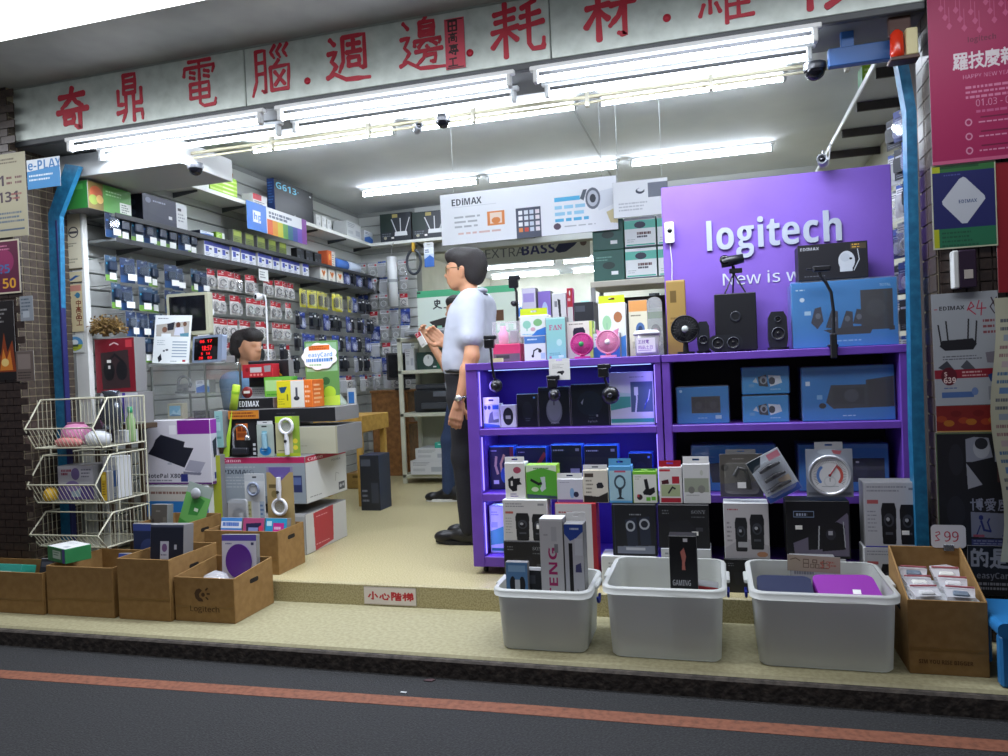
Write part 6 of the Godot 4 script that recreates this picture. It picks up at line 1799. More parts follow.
func bouquet(at: Vector3) -> void:
	var t := thing("dried_bouquet","tangled brown dried bouquet above the red headset box","plant",at)
	var r := RandomNumberGenerator.new()
	r.seed = 5
	for k in 3:
		var st := ST()
		for i in 110:
			var a := r.randf() * TAU
			var e := r.randf_range(-0.2,1.2)
			var d := Vector3(cos(a) * cos(e),sin(e) * 0.75,sin(a) * cos(e) * 0.6)
			var p0 := d * r.randf_range(0.02,0.06)
			var p1 := d * r.randf_range(0.07,0.14) + Vector3(r.randf_range(-0.03,0.03),0,0)
			tube(st,[p0,(p0 + p1) * 0.5 + Vector3(0,0.012,0),p1],[0.002,0.002,0.001],4)
			var s := r.randf_range(0.006,0.013)
			var u := Vector3(r.randf_range(-1,1),r.randf_range(-1,1),r.randf_range(-1,1)).normalized() * s
			var v := u.cross(d).normalized() * s * 0.7
			quad(st,[p1 - u,p1 + v,p1 + u,p1 - v],Vector3.BACK)
			tri(st,p1 - u,p1 + d * s,p1 + u,Vector3.UP)
		var p := part(done(st),"dried_sprigs",mat([c("806638"),c("957a46"),c("684f2c")][k],0.9),t)
		p.set_meta("kind","stuff")
	part(tube_mesh([Vector3(0,0.02,0),Vector3(0.0,-0.03,0.0)],[0.012,0.02],8),"stems",mat(c("6a4e28"),0.9),t)

func baskets() -> void:
	var wire := mat(c("c6c4ac"),0.4)
	var xl := -3.635
	var xr := -3.18
	var zf := -3.3
	var zb := -3.62
	var tiers := [[0.965,0.7],[0.655,0.4],[0.34,0.16]]
	var names := ["top","middle","bottom"]
	for k in 3:
		var hi: float = tiers[k][0]
		var lo: float = tiers[k][1]
		var t := thing("wire_basket","%s cream wire basket of the stack beside the blue rail" % names[k],"basket",Vector3(0,lo,0))
		var h := hi - lo
		var mid := h * 0.42
		# end hoops: top, forward mid point, bottom
		for x in [xl,xr]:
			part(tube_mesh([Vector3(x,h,zb),Vector3(x,h,zf - 0.05),Vector3(x - 0.0,mid,zf + 0.06),Vector3(x,0,zf),Vector3(x,0,zb),Vector3(x,h,zb)],0.005,6),"end_hoop",wire,t)
		for q in [[h,zb],[mid,zf + 0.06],[0.0,zf],[0.0,zb],[mid,zb],[h,zf - 0.05]]:
			if k == 0 and q[0] == h and q[1] > -3.5:
				pass
			part(tube_mesh([Vector3(xl,q[0],q[1]),Vector3(xr,q[0],q[1])],0.004,6),"rail",wire,t)
		var st := ST()
		var n := 17
		for i in range(1,n):
			var x := lerpf(xl,xr,float(i) / n)
			tube(st,[Vector3(x,mid,zf + 0.06),Vector3(x,0.0,zf),Vector3(x,0.0,zb),Vector3(x,h,zb)],0.0018,4)
		for i in range(1,11):
			var zz := lerpf(zf,zb,float(i) / 11)
			for x in [xl,xr]:
				tube(st,[Vector3(x,h,zz),Vector3(x,0,zz)],0.0018,4)
		part(done(st),"wire_mesh",wire,t)
		for s in [[xl,zb],[xr,zb],[xl,zf - 0.1],[xr,zf - 0.1]]:
			if k == 2:
				var yb := -lo + 0.0005
				if s[1] > -3.5:
					continue
				part(tube_mesh([Vector3(s[0],0,s[1]),Vector3(s[0],yb,s[1])],0.006,6),"leg",wire,t)
			else:
				part(tube_mesh([Vector3(s[0],0,s[1]),Vector3(s[0],tiers[k + 1][0] - lo + 0.007,s[1])],0.005,6),"leg",wire,t)
	# goods in the top basket
	var yb := 0.7045
	var pouch := func(called: String,label: String,x: float,y: float,z: float,w: float,h: float,d: float,col: Color,turn: float) -> void:
		var t := thing(called,label,"pouch",Vector3(x,y,z),turn)
		var st := ST()
		lathe(st,[[0.0,0.0],[0.42,0.02],[0.5,0.3],[0.48,0.7],[0.3,0.95],[0.0,1.0]],14)
		var o := part(done(st),"pouch_body",mat(col,0.55),t)
		o.scale = Vector3(w,h,d)
		part(span_mesh(Vector3(-w * 0.3,h * 0.96,-0.004),Vector3(w * 0.3,h * 1.06,0.004),0.002),"zip",mat(col.darkened(0.3),0.5),t)
	pouch.call("pink_pouch","soft pink pouch in the top wire basket",-3.5,yb,-3.45,0.17,0.12,0.13,c("cf86ac"),0.2)
	pouch.call("pink_pouch","flat salmon pouch at the front of the top wire basket",-3.45,yb,-3.345,0.2,0.05,0.07,c("c07a78"),-0.1)
	pouch.call("dark_pouch","dark soft case on top of the goods in the top wire basket",-3.38,yb,-3.55,0.16,0.15,0.1,c("2a2228"),0.1)
	pouch.call("white_pouch","white crumpled bag in the top wire basket",-3.3,yb,-3.4,0.15,0.08,0.12,c("c8ccd0"),0.0)
	rbox("grey_leaflet_box","grey white flat box at the right of the top wire basket","box",[-3.25,yb,-3.5,0.08,0.07],0.1,"pale_print","b9bcbe",{})
	var bag := thing("silver_bag","crinkled silver and dark bag hanging on the top wire basket","bag",Vector3(-3.25,0.875,-3.45))
	part(lathe_mesh([[0.0,-0.09],[0.05,-0.085],[0.062,-0.03],[0.055,0.05],[0.035,0.1],[0.05,0.125],[0.0,0.13]],9),"bag_body",mat(c("5a6068"),0.18,0.7),bag)
	part(lathe_mesh([[0.03,0.095],[0.038,0.1],[0.03,0.106]],10),"tie",mat(c("202022"),0.5),bag)
	var bo := thing("green_bottle","slim green topped bottle at the right of the top wire basket","bottle",Vector3(-3.215,yb,-3.55))
	part(lathe_mesh([[0.0,0.0],[0.022,0.0],[0.024,0.01],[0.024,0.13],[0.012,0.155],[0.012,0.17]],16),"bottle_body",mat(c("8fae78"),0.25),bo)
	part(lathe_mesh([[0.014,0.168],[0.014,0.2],[0.0,0.202]],16),"cap",mat(c("1f8a5a"),0.4),bo)
	# goods in the middle basket
	var ym := 0.4045
	rbox("purple_white_box","white and violet printed box in the middle wire basket","box",[-3.44,ym,-3.37,0.22,0.19],0.14,"violet_print","8a7ab0",{"yaw": 0.12})
	rbox("tall_blue_box","tall white and blue box at the right of the middle wire basket","box",[-3.25,ym,-3.42,0.1,0.23],0.1,"blue_tall","cfd2d2")
	rbox("yellow_slim_box","slim yellow box beside the tall blue box in the middle wire basket","box",[-3.22,ym,-3.34,0.04,0.16],0.05,"yellow_slim","d8b020")
	pouch.call("yellow_pouch","yellow soft pack at the left of the middle wire basket",-3.592,ym,-3.345,0.07,0.07,0.09,c("c8a020"),0.3)

# ---------------------------------------------------------------- cartons on the pavement and the step
func carton(label: String,x0: float,x1: float,zf: float,zb: float,y: float,h: float,face := "",hb := 0.0,group := "open cartons before the shop") -> Node3D:
	var t := thing("open_carton",label,"carton",Vector3(x0,y,zf),0.0,group)
	var w := x1 - x0
	var d := zf - zb
	var th := 0.006
	var m: Material = RD["card"]
	if hb == 0.0:
		hb = h
	part(span_mesh(Vector3(0,0,-th),Vector3(w,h,0),0.0015),"front_wall",m,t)
	part(span_mesh(Vector3(0,0,-d),Vector3(w,hb,-d + th),0.0015),"back_wall",m,t)
	for s in [[0.0,th],[w - th,w]]:
		part(slab_mesh([Vector2(0,0),Vector2(d - 2 * th,0),Vector2(d - 2 * th,hb),Vector2(0,h)],th),"side_wall",m,t,Vector3(s[1] if s[0] == 0.0 else s[1],0,-th),Vector3(0,PI / 2,0))
	part(span_mesh(Vector3(th,0,-d + th),Vector3(w - th,th,-th),0.001),"base",m,t)
	part(span_mesh(Vector3(w * 0.02,h * 0.32,0.0),Vector3(w * 0.98,h * 0.36,0.0006),0.0002),"tape_line",mat(c("8a6a38"),0.35),t)
	for s in [0.0,w]:
		part(slab_mesh(rounded(0.07,0.022,0.01),0.0008),"hand_hole",mat(c("1c140c"),0.9),t,Vector3(s + (0.0006 if s > 0 else -0.0006),h * 0.72,-d / 2),Vector3(0,PI / 2 if s > 0 else -PI / 2,0))
	return t

func cartons() -> void:
	RD["card"] = surf(0.03,[[0.0,0.45,0.6,1.0],["8c6a38","927040","967442","9c7a48"]],101,1.2,0.8,0.0,5)
	var y := -0.106
	carton("leftmost low open carton on the pavement, cut by the picture edge",-3.9,-3.29,-2.99,-3.24,y,0.21)
	carton("second open carton from the left on the pavement",-3.275,-2.87,-3.0,-3.36,y,0.246)
	carton("taller open carton beside the one with the printed emblem",-2.84,-2.54,-3.0,-3.36,y,0.295)
	var d := carton("open carton with a dark printed emblem on its front, at the end of the row",-2.53,-2.2,-3.02,-3.34,y,0.21,"",0.235)
	# printed emblem and name
	var ink := mat(c("4a3218"),0.85)
	var em := ST()
	slab(em,PackedVector2Array([Vector2(0,0.012),Vector2(-0.012,0.02),Vector2(-0.026,0.014),Vector2(-0.034,0),Vector2(-0.03,-0.018),Vector2(-0.016,-0.03),Vector2(0.004,-0.03),Vector2(0.0,-0.02),Vector2(-0.012,-0.014),Vector2(-0.014,-0.002)]),0.0004)
	slab(em,PackedVector2Array(oval(0.008,0.008,12,Vector2(0.004,-0.004))),0.0004)
	for a in [-0.7,0.0,0.7]:
		var p := Vector2(cos(a),sin(a))
		var s := Vector2(-p.y,p.x) * 0.003
		slab(em,PackedVector2Array([p * 0.02 - s,p * 0.034 - s,p * 0.034 + s,p * 0.02 + s]),0.0004)
	var e1 := part(done(em),"printed_emblem",ink,d,Vector3(0.155,0.135,0.0008))
	e1.scale = Vector3(1.25,1.25,1)
	var lt := letters("Logitech",0.03,0.0004,false)
	var nm := part(lt,"printed_name",ink,d,Vector3(0.165,0.062,0.0008))
	fit(nm,0.16,0.035)
	carton("open carton on the shop floor behind the emblem carton, holding a green pack",-3.12,-2.8,-3.46,-3.76,0.0,0.262)
	carton("open carton on the shop floor right of the pile, holding blue and pink packs",-2.69,-2.24,-3.46,-3.72,0.0,0.228)
	# goods in the leftmost carton
	rbox("teal_box","teal box in the leftmost carton","box",[-3.62,-0.06,-3.05,0.16,0.18],0.09,"teal_flat","2f9c88",{"tilt": -0.3})
	rbox("dark_pack","dark pack with orange corner in the leftmost carton","pack",[-3.4,-0.08,-3.1,0.14,0.22],0.05,"dark_misc","3c2a24",{"tilt": -0.25})
	rbox("green_white_box","white box with green end lying across the left cartons","box",[-3.27,0.142,-3.06,0.19,0.075],0.13,"green_white_box","2f7f4a",{"yaw": -0.35,"top": "plain_white"})
	rbox("blue_pack","blue pack lying low in the second carton","pack",[-3.19,-0.082,-3.06,0.12,0.17],0.05,"navy_pack","24304a",{"tilt": -0.2})
	rbox("blue_pack","blue pack at the right of the second carton","pack",[-2.97,-0.082,-3.18,0.14,0.24],0.05,"navy_pack","2a4aa0",{"tilt": -0.2})
	rbox("blue_folder_box","dark blue flat box standing behind the second carton","box",[-3.0,0.001,-3.4,0.2,0.27],0.025,"navy_pack","1c3c6c",{})
	# goods in the tall carton
	rbox("dark_case","dark blue black case with a white label standing out of the tall carton","case",[-2.67,-0.085,-3.12,0.19,0.41],0.08,"dark_case","1a2030",{"yaw": 0.06,"tilt": -0.1})
	# goods in the emblem carton
	var sp := thing("speaker_pack","white pack with a large purple disc standing in the emblem carton","pack",Vector3(-2.33,-0.09,-3.24))
	part(card(0.2,0.345,"pk_purple","d8d8dc",0.03),"box",sheet_mat,sp,Vector3.ZERO,Vector3(-0.08,0,0.02))
	part(slab_mesh(oval(0.075,0.085,28,Vector2(0,0.215)),0.004),"purple_disc",mat(c("5a2a8c"),0.35),sp,Vector3(0,0,0.006),Vector3(-0.08,0,0.02))
	var dome := thing("clear_dome_pack","clear domed pack in front of the purple disc pack in the emblem carton","pack",Vector3(-2.37,0.02,-3.115))
	part(lathe_mesh([[0.075,0.0],[0.07,0.04],[0.05,0.075],[0.0,0.095]],18),"dome",clear(c("eef0f4"),0.35,0.06),dome)
	part(lathe_mesh([[0.0,-0.1],[0.07,-0.1],[0.078,-0.002],[0.0,0.0]],18),"tub",mat(c("c8ccd4"),0.35),dome)
	# goods in the carton behind
	var gp := thing("green_tool_pack","tilted green blister pack with a round gadget in the carton behind","pack",Vector3(-2.93,0.15,-3.62),0.0)
	gp.scale = Vector3.ONE * 0.85
	part(card(0.2,0.36,"pk_green_tool","3f8f3a"),"card",sheet_mat,gp,Vector3.ZERO,Vector3(-0.12,0,-0.28))
	part(lathe_mesh([[0.0,0.012],[0.03,0.012],[0.036,0.006],[0.038,0.0]],18,Transform3D(Basis(Vector3.RIGHT,PI / 2 - 0.12),Vector3.ZERO)),"gadget",mat(c("a8acb0"),0.3),gp,Vector3(0.07,0.29,-0.02))
	rbox("grey_device_box","silver and dark round device pack at the left of the carton behind","pack",[-3.05,0.02,-3.52,0.11,0.33],0.05,"pk_smoky","4a4a48",{"tilt": -0.1})
	# goods in the carton right of the pile
	var cols := [["pk_pinkblue","blue and pink striped pack, left in the carton by the printer boxes",-2.6],["pk_navyred","pink pack with a dark window, middle in the carton by the printer boxes",-2.46],["pk_cyanpink","cyan and magenta pack, right in the carton by the printer boxes",-2.32]]
	for q in cols:
		rbox("bright_pack",q[1],"pack",[q[2],0.02,-3.53,0.135,0.26],0.04,q[0],"4a6ac0",{"tilt": -0.2})
	rbox("filler_box","plain box at the back of the carton by the printer boxes","box",[-2.465,0.0075,-3.655,0.42,0.19],0.055,"beige_plain","8a6634")
	var cb := thing("chain_pack","small clear pack with dark metal chain leaning on the printer box","pack",Vector3(-2.62,0.2,-3.68))
	part(slab_mesh(rounded(0.12,0.16,0.02),0.02),"bag",clear(c("e8ecf0"),0.3,0.08),cb,Vector3(0,0,0.02))
	part(tube_mesh(arc(Vector3(0,0.07,0.0),Vector3.RIGHT,Vector3.UP,0.035,0,TAU * 1.8,26),0.009,6),"chain",mat(c("34363a"),0.3,0.6),cb)

# ---------------------------------------------------------------- plastic bins
func ring_pts(w: float,d: float,r: float,y: float,n := 4) -> Array:
	var o := []
	for q in [[w / 2 - r,d / 2 - r,0.0],[-w / 2 + r,d / 2 - r,PI / 2],[-w / 2 + r,-d / 2 + r,PI],[w / 2 - r,-d / 2 + r,PI * 1.5]]:
		for i in n + 1:
			var t: float = q[2] + PI / 2 * i / n
			o.append(Vector3(q[0] + cos(t) * r,y,q[1] + sin(t) * r))
	return o

func loft(st: SurfaceTool,rings: Array,inward := false) -> void:
	st.set_smooth_group(1)
	for k in rings.size() - 1:
		var n: int = rings[k].size()
		for i in n:
			var j := (i + 1) % n
			var a: Vector3 = rings[k][i]
			var b: Vector3 = rings[k][j]
			var e: Vector3 = rings[k + 1][i]
			var f: Vector3 = rings[k + 1][j]
			var nrm := (b - a).cross(e - a)
			var ctr := (a + f) * 0.5
			var out := Vector3(ctr.x,0,ctr.z)
			if absf(nrm.normalized().y) > 0.9:
				out = Vector3.UP
			if inward:
				out = -out
			quad(st,[a,b,f,e],out)
	st.set_smooth_group(-1)

func bin_tub(label: String,x0: float,x1: float,zf: float,zb: float,y: float,h: float) -> Node3D:
	var t := thing("plastic_bin",label,"bin",Vector3((x0 + x1) / 2,y,(zf + zb) / 2),0.0,"white plastic bins on the pavement")
	var w := x1 - x0
	var d := zf - zb
	var m := StandardMaterial3D.new()
	m.albedo_color = Color(0.83,0.84,0.82,0.84)
	m.transparency = BaseMaterial3D.TRANSPARENCY_ALPHA
	m.roughness = 0.42
	m.backlight_enabled = true
	m.backlight = Color(0.6,0.61,0.6)
	if RD.has("bin"):
		m = RD["bin"]
	RD["bin"] = m
	var st := ST()
	var bw := w - 0.055
	var bdp := d - 0.06
	var g := 0.004
	loft(st,[ring_pts(bw - 0.02,bdp - 0.02,0.03,0.0),ring_pts(bw,bdp,0.035,0.01),ring_pts(w - 0.03,d - 0.03,0.045,h - 0.03)])
	loft(st,[ring_pts(bw - 2 * g,bdp - 2 * g,0.033,0.012),ring_pts(w - 0.03 - 2 * g,d - 0.03 - 2 * g,0.043,h - 0.002)],true)
	var fl := ring_pts(bw - 0.02,bdp - 0.02,0.03,0.0)
	for i in range(1,fl.size() - 1):
		tri(st,fl[0],fl[i],fl[i + 1],Vector3.DOWN)
		tri(st,fl[0] + Vector3(0,0.012,0),fl[i] + Vector3(0,0.012,0),fl[i + 1] + Vector3(0,0.012,0),Vector3.UP)
	part(done(st),"tub",m,t)
	var s2 := ST()
	loft(s2,[ring_pts(w - 0.028,d - 0.028,0.045,h - 0.03),ring_pts(w,d,0.055,h - 0.028),ring_pts(w + 0.004,d + 0.004,0.057,h - 0.006),ring_pts(w - 0.006,d - 0.006,0.053,h),ring_pts(w - 0.036,d - 0.036,0.044,h)])
	part(done(s2),"rim",m,t)
	for s in [-1,1]:
		part(span_mesh(Vector3(s * (w / 2 - 0.004),h - 0.02,-0.06),Vector3(s * (w / 2 + 0.014),h - 0.004,0.06),0.006),"handle_lug",m,t)
		part(tube_mesh(arc(Vector3(s * (w / 2 + 0.006),h - 0.06,0.0),Vector3(0,0,1),Vector3.UP,0.028,PI,TAU,8),0.006,6),"handle",mat(c("2a3ab0"),0.4),t)
	return t

func bins() -> void:
	var y := -0.1065
	var b1 := bin_tub("smallest white plastic bin, left, holding two tall white cartons",-0.905,-0.503,-2.89,-3.25,y,0.25)
	var b2 := bin_tub("deep white plastic bin in the middle holding a black gaming box",-0.458,0.01,-2.88,-3.36,y,0.28)
	var b3 := bin_tub("wide white plastic bin on the right holding blue and purple cases",0.09,0.6,-2.88,-3.36,y,0.282)
	# first bin
	var yi := y + 0.0125
	rbox("tall_carton","tall white carton with large magenta capitals running up it","carton",[-0.667,yi,-2.98,0.098,0.414 - yi],0.08,"uteng","dcdcda",{"top": "plain_white"})
	rbox("tall_carton","tall white and blue carton with a black stick picture","carton",[-0.575,yi,-2.98,0.08,0.395 - yi],0.08,"stick_box","d4d6da",{"tab": [0.035,"e4e4e2"],"tab_z": -0.07})
	rbox("blue_blister","blue blister pack with small black parts in the smallest bin","pack",[-0.821,yi,-2.99,0.095,0.231 - yi],0.03,"pk_blue_small","3a6aa8")
	rbox("dark_small_box","dark small box beside the blue blister in the smallest bin","box",[-0.753,yi,-3.02,0.06,0.192 - yi],0.04,"dark_misc","2a2a2c")
	rbox("mixed_goods","grey flat box at the bottom of the smallest bin","box",[-0.71,yi,-3.1,0.24,0.06],0.08,"dark_misc","6a6468")
	# middle bin
	rbox("gaming_box","upright black box with a red emblem in the middle bin","box",[-0.149,yi,-3.0,0.105,0.35 - yi],0.07,"gaming","121214",{"right": "gaming_side"})
	rbox("red_black_box","red and black box lying in the middle bin","box",[-0.07,yi + 0.161,-3.05,0.085,0.075],0.08,"red_gadget","7a1a20",{"roll": -0.1})
	rbox("dark_filler_box","dark red box at the bottom of the middle bin","box",[-0.07,yi,-3.02,0.07,0.16],0.12,"dark_misc","5a3038")
	rbox("white_slip_box","flat white slip box lying at the front of the middle bin","box",[-0.07,yi + 0.161,-2.99,0.1,0.03],0.04,"plain_white","e4e4e2")
	rbox("brown_filler_box","brown box at the bottom left of the middle bin","box",[-0.31,yi,-3.02,0.16,0.05],0.16,"dark_misc","6a5a58")
	# right bin
	var cs := thing("zip_case","dark navy zip case lying in the right bin","case",Vector3(0.225,yi + 0.165,-3.06))
	part(slab_mesh(rounded(0.2,0.16,0.03),0.06),"case_body",mat(c("1c2444"),0.5),cs,Vector3(0,0.06,0.08),Vector3(-PI / 2 + 0.25,0,0))
	part(box_mesh(Vector3(0.03,0.02,0.001),0.0003),"price_sticker",mat(c("f0f0ee"),0.5),cs,Vector3(0.05,0.06,0.04),Vector3(-0.9,0,0))
	var pc := thing("purple_case","bright purple soft case lying in the right bin","case",Vector3(0.455,yi + 0.17,-3.06))
	part(slab_mesh(rounded(0.22,0.18,0.03),0.05),"case_body",mat(c("8a2a9c"),0.5),pc,Vector3(0,0.05,0.09),Vector3(-PI / 2 + 0.3,0.1,0))
	part(box_mesh(Vector3(0.028,0.02,0.001),0.0003),"price_sticker",mat(c("f0f0ee"),0.5),pc,Vector3(0.02,0.065,0.04),Vector3(-0.9,0,0))
	rbox("filler_box","grey box under the cases at the left of the right bin","box",[0.235,yi,-3.0,0.18,0.14],0.2,"dark_misc","6a6468")
	rbox("filler_box","dark box under the purple case in the right bin","box",[0.455,yi,-3.0,0.18,0.14],0.2,"dark_misc","4a3a4a")
	rbox("lilac_box","pale lilac box at the back of the right bin","box",[0.35,yi,-3.27,0.17,0.31],0.04,"pale_print","b9a8c0")
	var nt: Array = [0.346,0.17,-3.2,0.197,0.064]
	solo(card(nt[3],nt[4],"paper_note","b8a890"),"paper_note","torn tan paper note with a handwritten price behind the cases in the right bin","note",sheet_mat,Vector3(nt[0],nt[1],-3.2),Vector3(-0.1,0,-0.04))
	# carton with bagged goods at the right, its lid standing
	var c1 := carton("brown carton full of bagged goods with faint print, right of the bins",0.622,0.872,-2.93,-3.22,y,0.262,"",0.385,"carton of bagged goods")
	var lt := letters("YOU CAN RISE BOXED",0.02,0.0004,true)
	lt.text = "SIM YOU RISE BIGGER"
	var pm := part(lt,"faint_print",mat(c("5a3e1c"),0.85),c1,Vector3(0.115,0.045,0.0008))
	fit(pm,0.17,0.014)
	var r := RandomNumberGenerator.new()
	r.seed = 12
	for i in 6:
		var gx := 0.692 + (i % 2) * 0.11
		var gz := -2.968 - (i / 2) * 0.085
		var t := thing("bagged_part","clear bagged part in the brown carton, %s" % ["front left","front right","middle left","middle right","back left","back right"][i],"bag",Vector3(gx,y + 0.262 + (i / 2) * 0.012,gz),r.randf() * 0.3 - 0.15,"bagged parts in the brown carton")
		part(slab_mesh([Vector2(-0.045,0),Vector2(0.04,0.006),Vector2(0.048,0.07),Vector2(0.01,0.09),Vector2(-0.05,0.075)],0.014),"bag",clear(c("f0f0f4"),0.4,0.07),t,Vector3(0,0.01,0.03),Vector3(-PI / 2 + r.randf_range(0.15,0.5),0,0))
		part(box_mesh(Vector3(0.05,0.02,0.04),0.005),"part_body",mat([c("d4d4d4"),c("6a7a8a"),c("e0e0d8")][i % 3],0.4),t,Vector3(0,0.002,0.0))
		part(span_mesh(Vector3(-0.045,0.03,-0.028),Vector3(0.045,0.036,-0.024),0.001),"red_seal",mat(c("b86068"),0.5),t)
	rbox("filler_box","box filling the lower part of the brown carton","box",[0.747,y + 0.0065,-2.95,0.22,0.252],0.25,"pale_print","b9bcbe")
	var pb: Array = [0.832,0.279,-3.21,0.119,0.088]
	var ps := thing("price_sign","white clipped price sign with red handwritten 99 on the brown carton","price sign",Vector3(pb[0],pb[1] - 0.004,-3.212))
	part(slab_mesh(rounded(pb[3],pb[4],0.015),0.002,faces["price99"],P("e8e8e6")),"sign_card",sheet_mat,ps,Vector3(0,0,0.0))
	part(span_mesh(Vector3(-0.018,-0.012,-0.014),Vector3(0.018,0.014,0.004),0.002),"clip",mat(c("9a9ea4"),0.25,0.8),ps)

# ---------------------------------------------------------------- cameras, lamps and panels under the ceiling
func dome_camera(at: Vector3,label: String,r: float) -> void:
	var t := thing("dome_camera",label,"camera",at)
	part(lathe_mesh([[0.0,0.03],[r,0.03],[r * 1.05,0.015],[r,0.0]],20),"mount",mat(c("2c2e32"),0.35),t)
	var pr := []
	for i in 8:
		var a := PI / 2 * i / 7.0
		pr.append([cos(a) * r * 0.9,-sin(a) * r * 0.9])
	part(lathe_mesh(pr,20),"dome",mat(c("0c0c10"),0.08),t)

func overhead() -> void:
	dome_camera(Vector3(-2.697,2.195,-3.54),"black dome camera under the grey box at the upper left",0.04)
	dome_camera(Vector3(-1.227,2.24,-3.467),"black dome camera hanging near the middle of the front tubes",0.035)
	dome_camera(Vector3(0.455,2.24,-3.47),"black dome camera at the right end of the front tubes",0.045)
	bullet(Vector3(-1.417,2.28,-3.62),"small silver bullet camera beside the middle dome camera",0.5,0.02)
	bullet(Vector3(0.521,1.939,-3.82),"silver bullet camera pointing out above the purple board",-0.2,0.024)
	# mounts for the dome cameras
	# grey box hung over the left shelves
	var gm := thing("duct_box","grey boxed-in duct with a white side above the left shelves","duct",Vector3(-3.62,2.225,-3.5))
	part(span_mesh(Vector3(0,0.0,-0.45),Vector3(0.86,0.13,0.0),0.004),"underside_box",mat(c("b2b6b6"),0.6),gm)
	part(span_mesh(Vector3(0.86,0.0,-0.45),Vector3(0.868,0.13,0.0),0.001),"side_cover",mat(c("e4e6e4"),0.45),gm)
	for p in [[0.1,-0.18],[0.7,-0.18],[0.1,-0.35],[0.7,-0.35]]:
		part(tube_mesh([Vector3(p[0],0.13,p[1]),Vector3(p[0],0.535,p[1])],0.005,6),"hanger",mat(c("9a9ea0"),0.4,0.6),gm)
	# right-hand wall shelf seen from below, with dark brackets
	var rs := thing("wall_shelf","grey wall shelf seen from below at the upper right","shelf",Vector3(0,2.39,0))
	part(span_mesh(Vector3(0.785,0.0,-3.92),Vector3(1.098,0.02,-6.2),0.003),"board",mat(c("a8acae"),0.5),rs)
	part(span_mesh(Vector3(0.775,-0.006,-3.92),Vector3(0.784,0.026,-6.2),0.002),"edge_strip",mat(c("e6e8e6"),0.4),rs)
	for i in 4:
		part(span_mesh(Vector3(0.79,-0.05,-3.97 - i * 0.5),Vector3(1.098,0.0,-3.985 - i * 0.5),0.002),"bracket",mat(c("3c3834"),0.6),rs)
	rbox("green_shelf_box","green box on the edge of the upper right shelf","box",[0.86,2.411,-4.3,0.14,0.12],0.12,"lime_flat","2f7f4a")
	# packs hung on the right wall behind the rail
	var wr: Node3D = get_node("wall_right")
	var peg := tube_mesh([Vector3(0,0,0),Vector3(-0.2,0,0)],0.003,6)
	for j in 7:
		for i in 4:
			var zz := -3.78 - i * 0.15
			var yy := 2.22 - j * 0.185
			hang(["clear_dark","clear_bag","navy","dark"][(i + j) % 4],"side_pack","%s pack from the front in the %s row on the right wall" % [NTH[i],NTH[j]],"pack",Vector3(0.915,yy - 0.16,zz),-PI / 2 + 0.5,"packs on the right wall behind the rail")
			part(peg,"peg",mat(c("b4b8ba"),0.3,0.8),wr,Vector3(1.1,yy - 0.008,zz))
	# emergency lamp at the top right of the opening
	var el: Array = [0.746,2.174,-3.31,0.082,0.125]
	var t := thing("alarm_lamp","red alarm lamp beside a cream box at the upper right corner","alarm",Vector3(0.735,2.165,-3.3))
	part(lathe_mesh([[0.0,0.0],[0.024,0.0],[0.026,0.02],[0.024,0.095],[0.012,0.11],[0.0,0.112]],18),"red_lens",mat(c("c23018"),0.18),t,Vector3(0,0.02,0))
	part(span_mesh(Vector3(0.028,0.02,-0.03),Vector3(0.07,0.125,0.025),0.004),"cream_box",mat(c("c8c090"),0.5),t)
	part(span_mesh(Vector3(-0.03,0.004,-0.04),Vector3(0.074,0.02,0.03),0.003),"bracket",mat(c("4a3028"),0.5),t)
	part(span_mesh(Vector3(-0.02,0.12,-0.06),Vector3(0.06,0.21,-0.032),0.003),"back_plate",mat(c("4a3028"),0.6),t)
	# blue beam end under the signboard on the right
	struct(span_mesh(Vector3(0.5,2.225,-3.4),Vector3(0.83,2.3,-3.44),0.004),"trim_6",mat(c("2c5c9a"),0.45),Vector3.ZERO,Vector3.ZERO,"blue steel beam end at the upper right")
	part(span_mesh(Vector3(0.55,2.296,-3.405),Vector3(0.6,2.364,-3.435),0.002),"beam_hanger",mat(c("2c5c9a"),0.45),get_node("trim_6"))

func bullet(at: Vector3,label: String,turn: float,r: float) -> void:
	var t := thing("bullet_camera",label,"camera",at,turn)
	part(lathe_mesh([[0.0,-0.05],[r * 0.9,-0.05],[r,-0.045],[r,0.045],[r * 0.86,0.048],[r * 0.8,0.04],[0.0,0.038]],20,Transform3D(Basis(Vector3.RIGHT,PI / 2),Vector3.ZERO)),"barrel",mat(c("9ca0a6"),0.3,0.5),t)
	part(lathe_mesh([[0.0,0.042],[r * 0.55,0.041],[r * 0.6,0.039]],18,Transform3D(Basis(Vector3.RIGHT,PI / 2),Vector3.ZERO)),"lens",mat(c("0c0c12"),0.06),t)
	part(tube_mesh([Vector3(0,r,-0.02),Vector3(0,r + 0.03,-0.025)],0.006,8),"mount",mat(c("8a8e94"),0.35,0.5),t)
	part(tube_mesh([Vector3(0,0,-0.05),Vector3(0.02,0.02,-0.09),Vector3(0.03,0.1,-0.1)],0.003,6),"cable",mat(c("d0d0d0"),0.5),t)

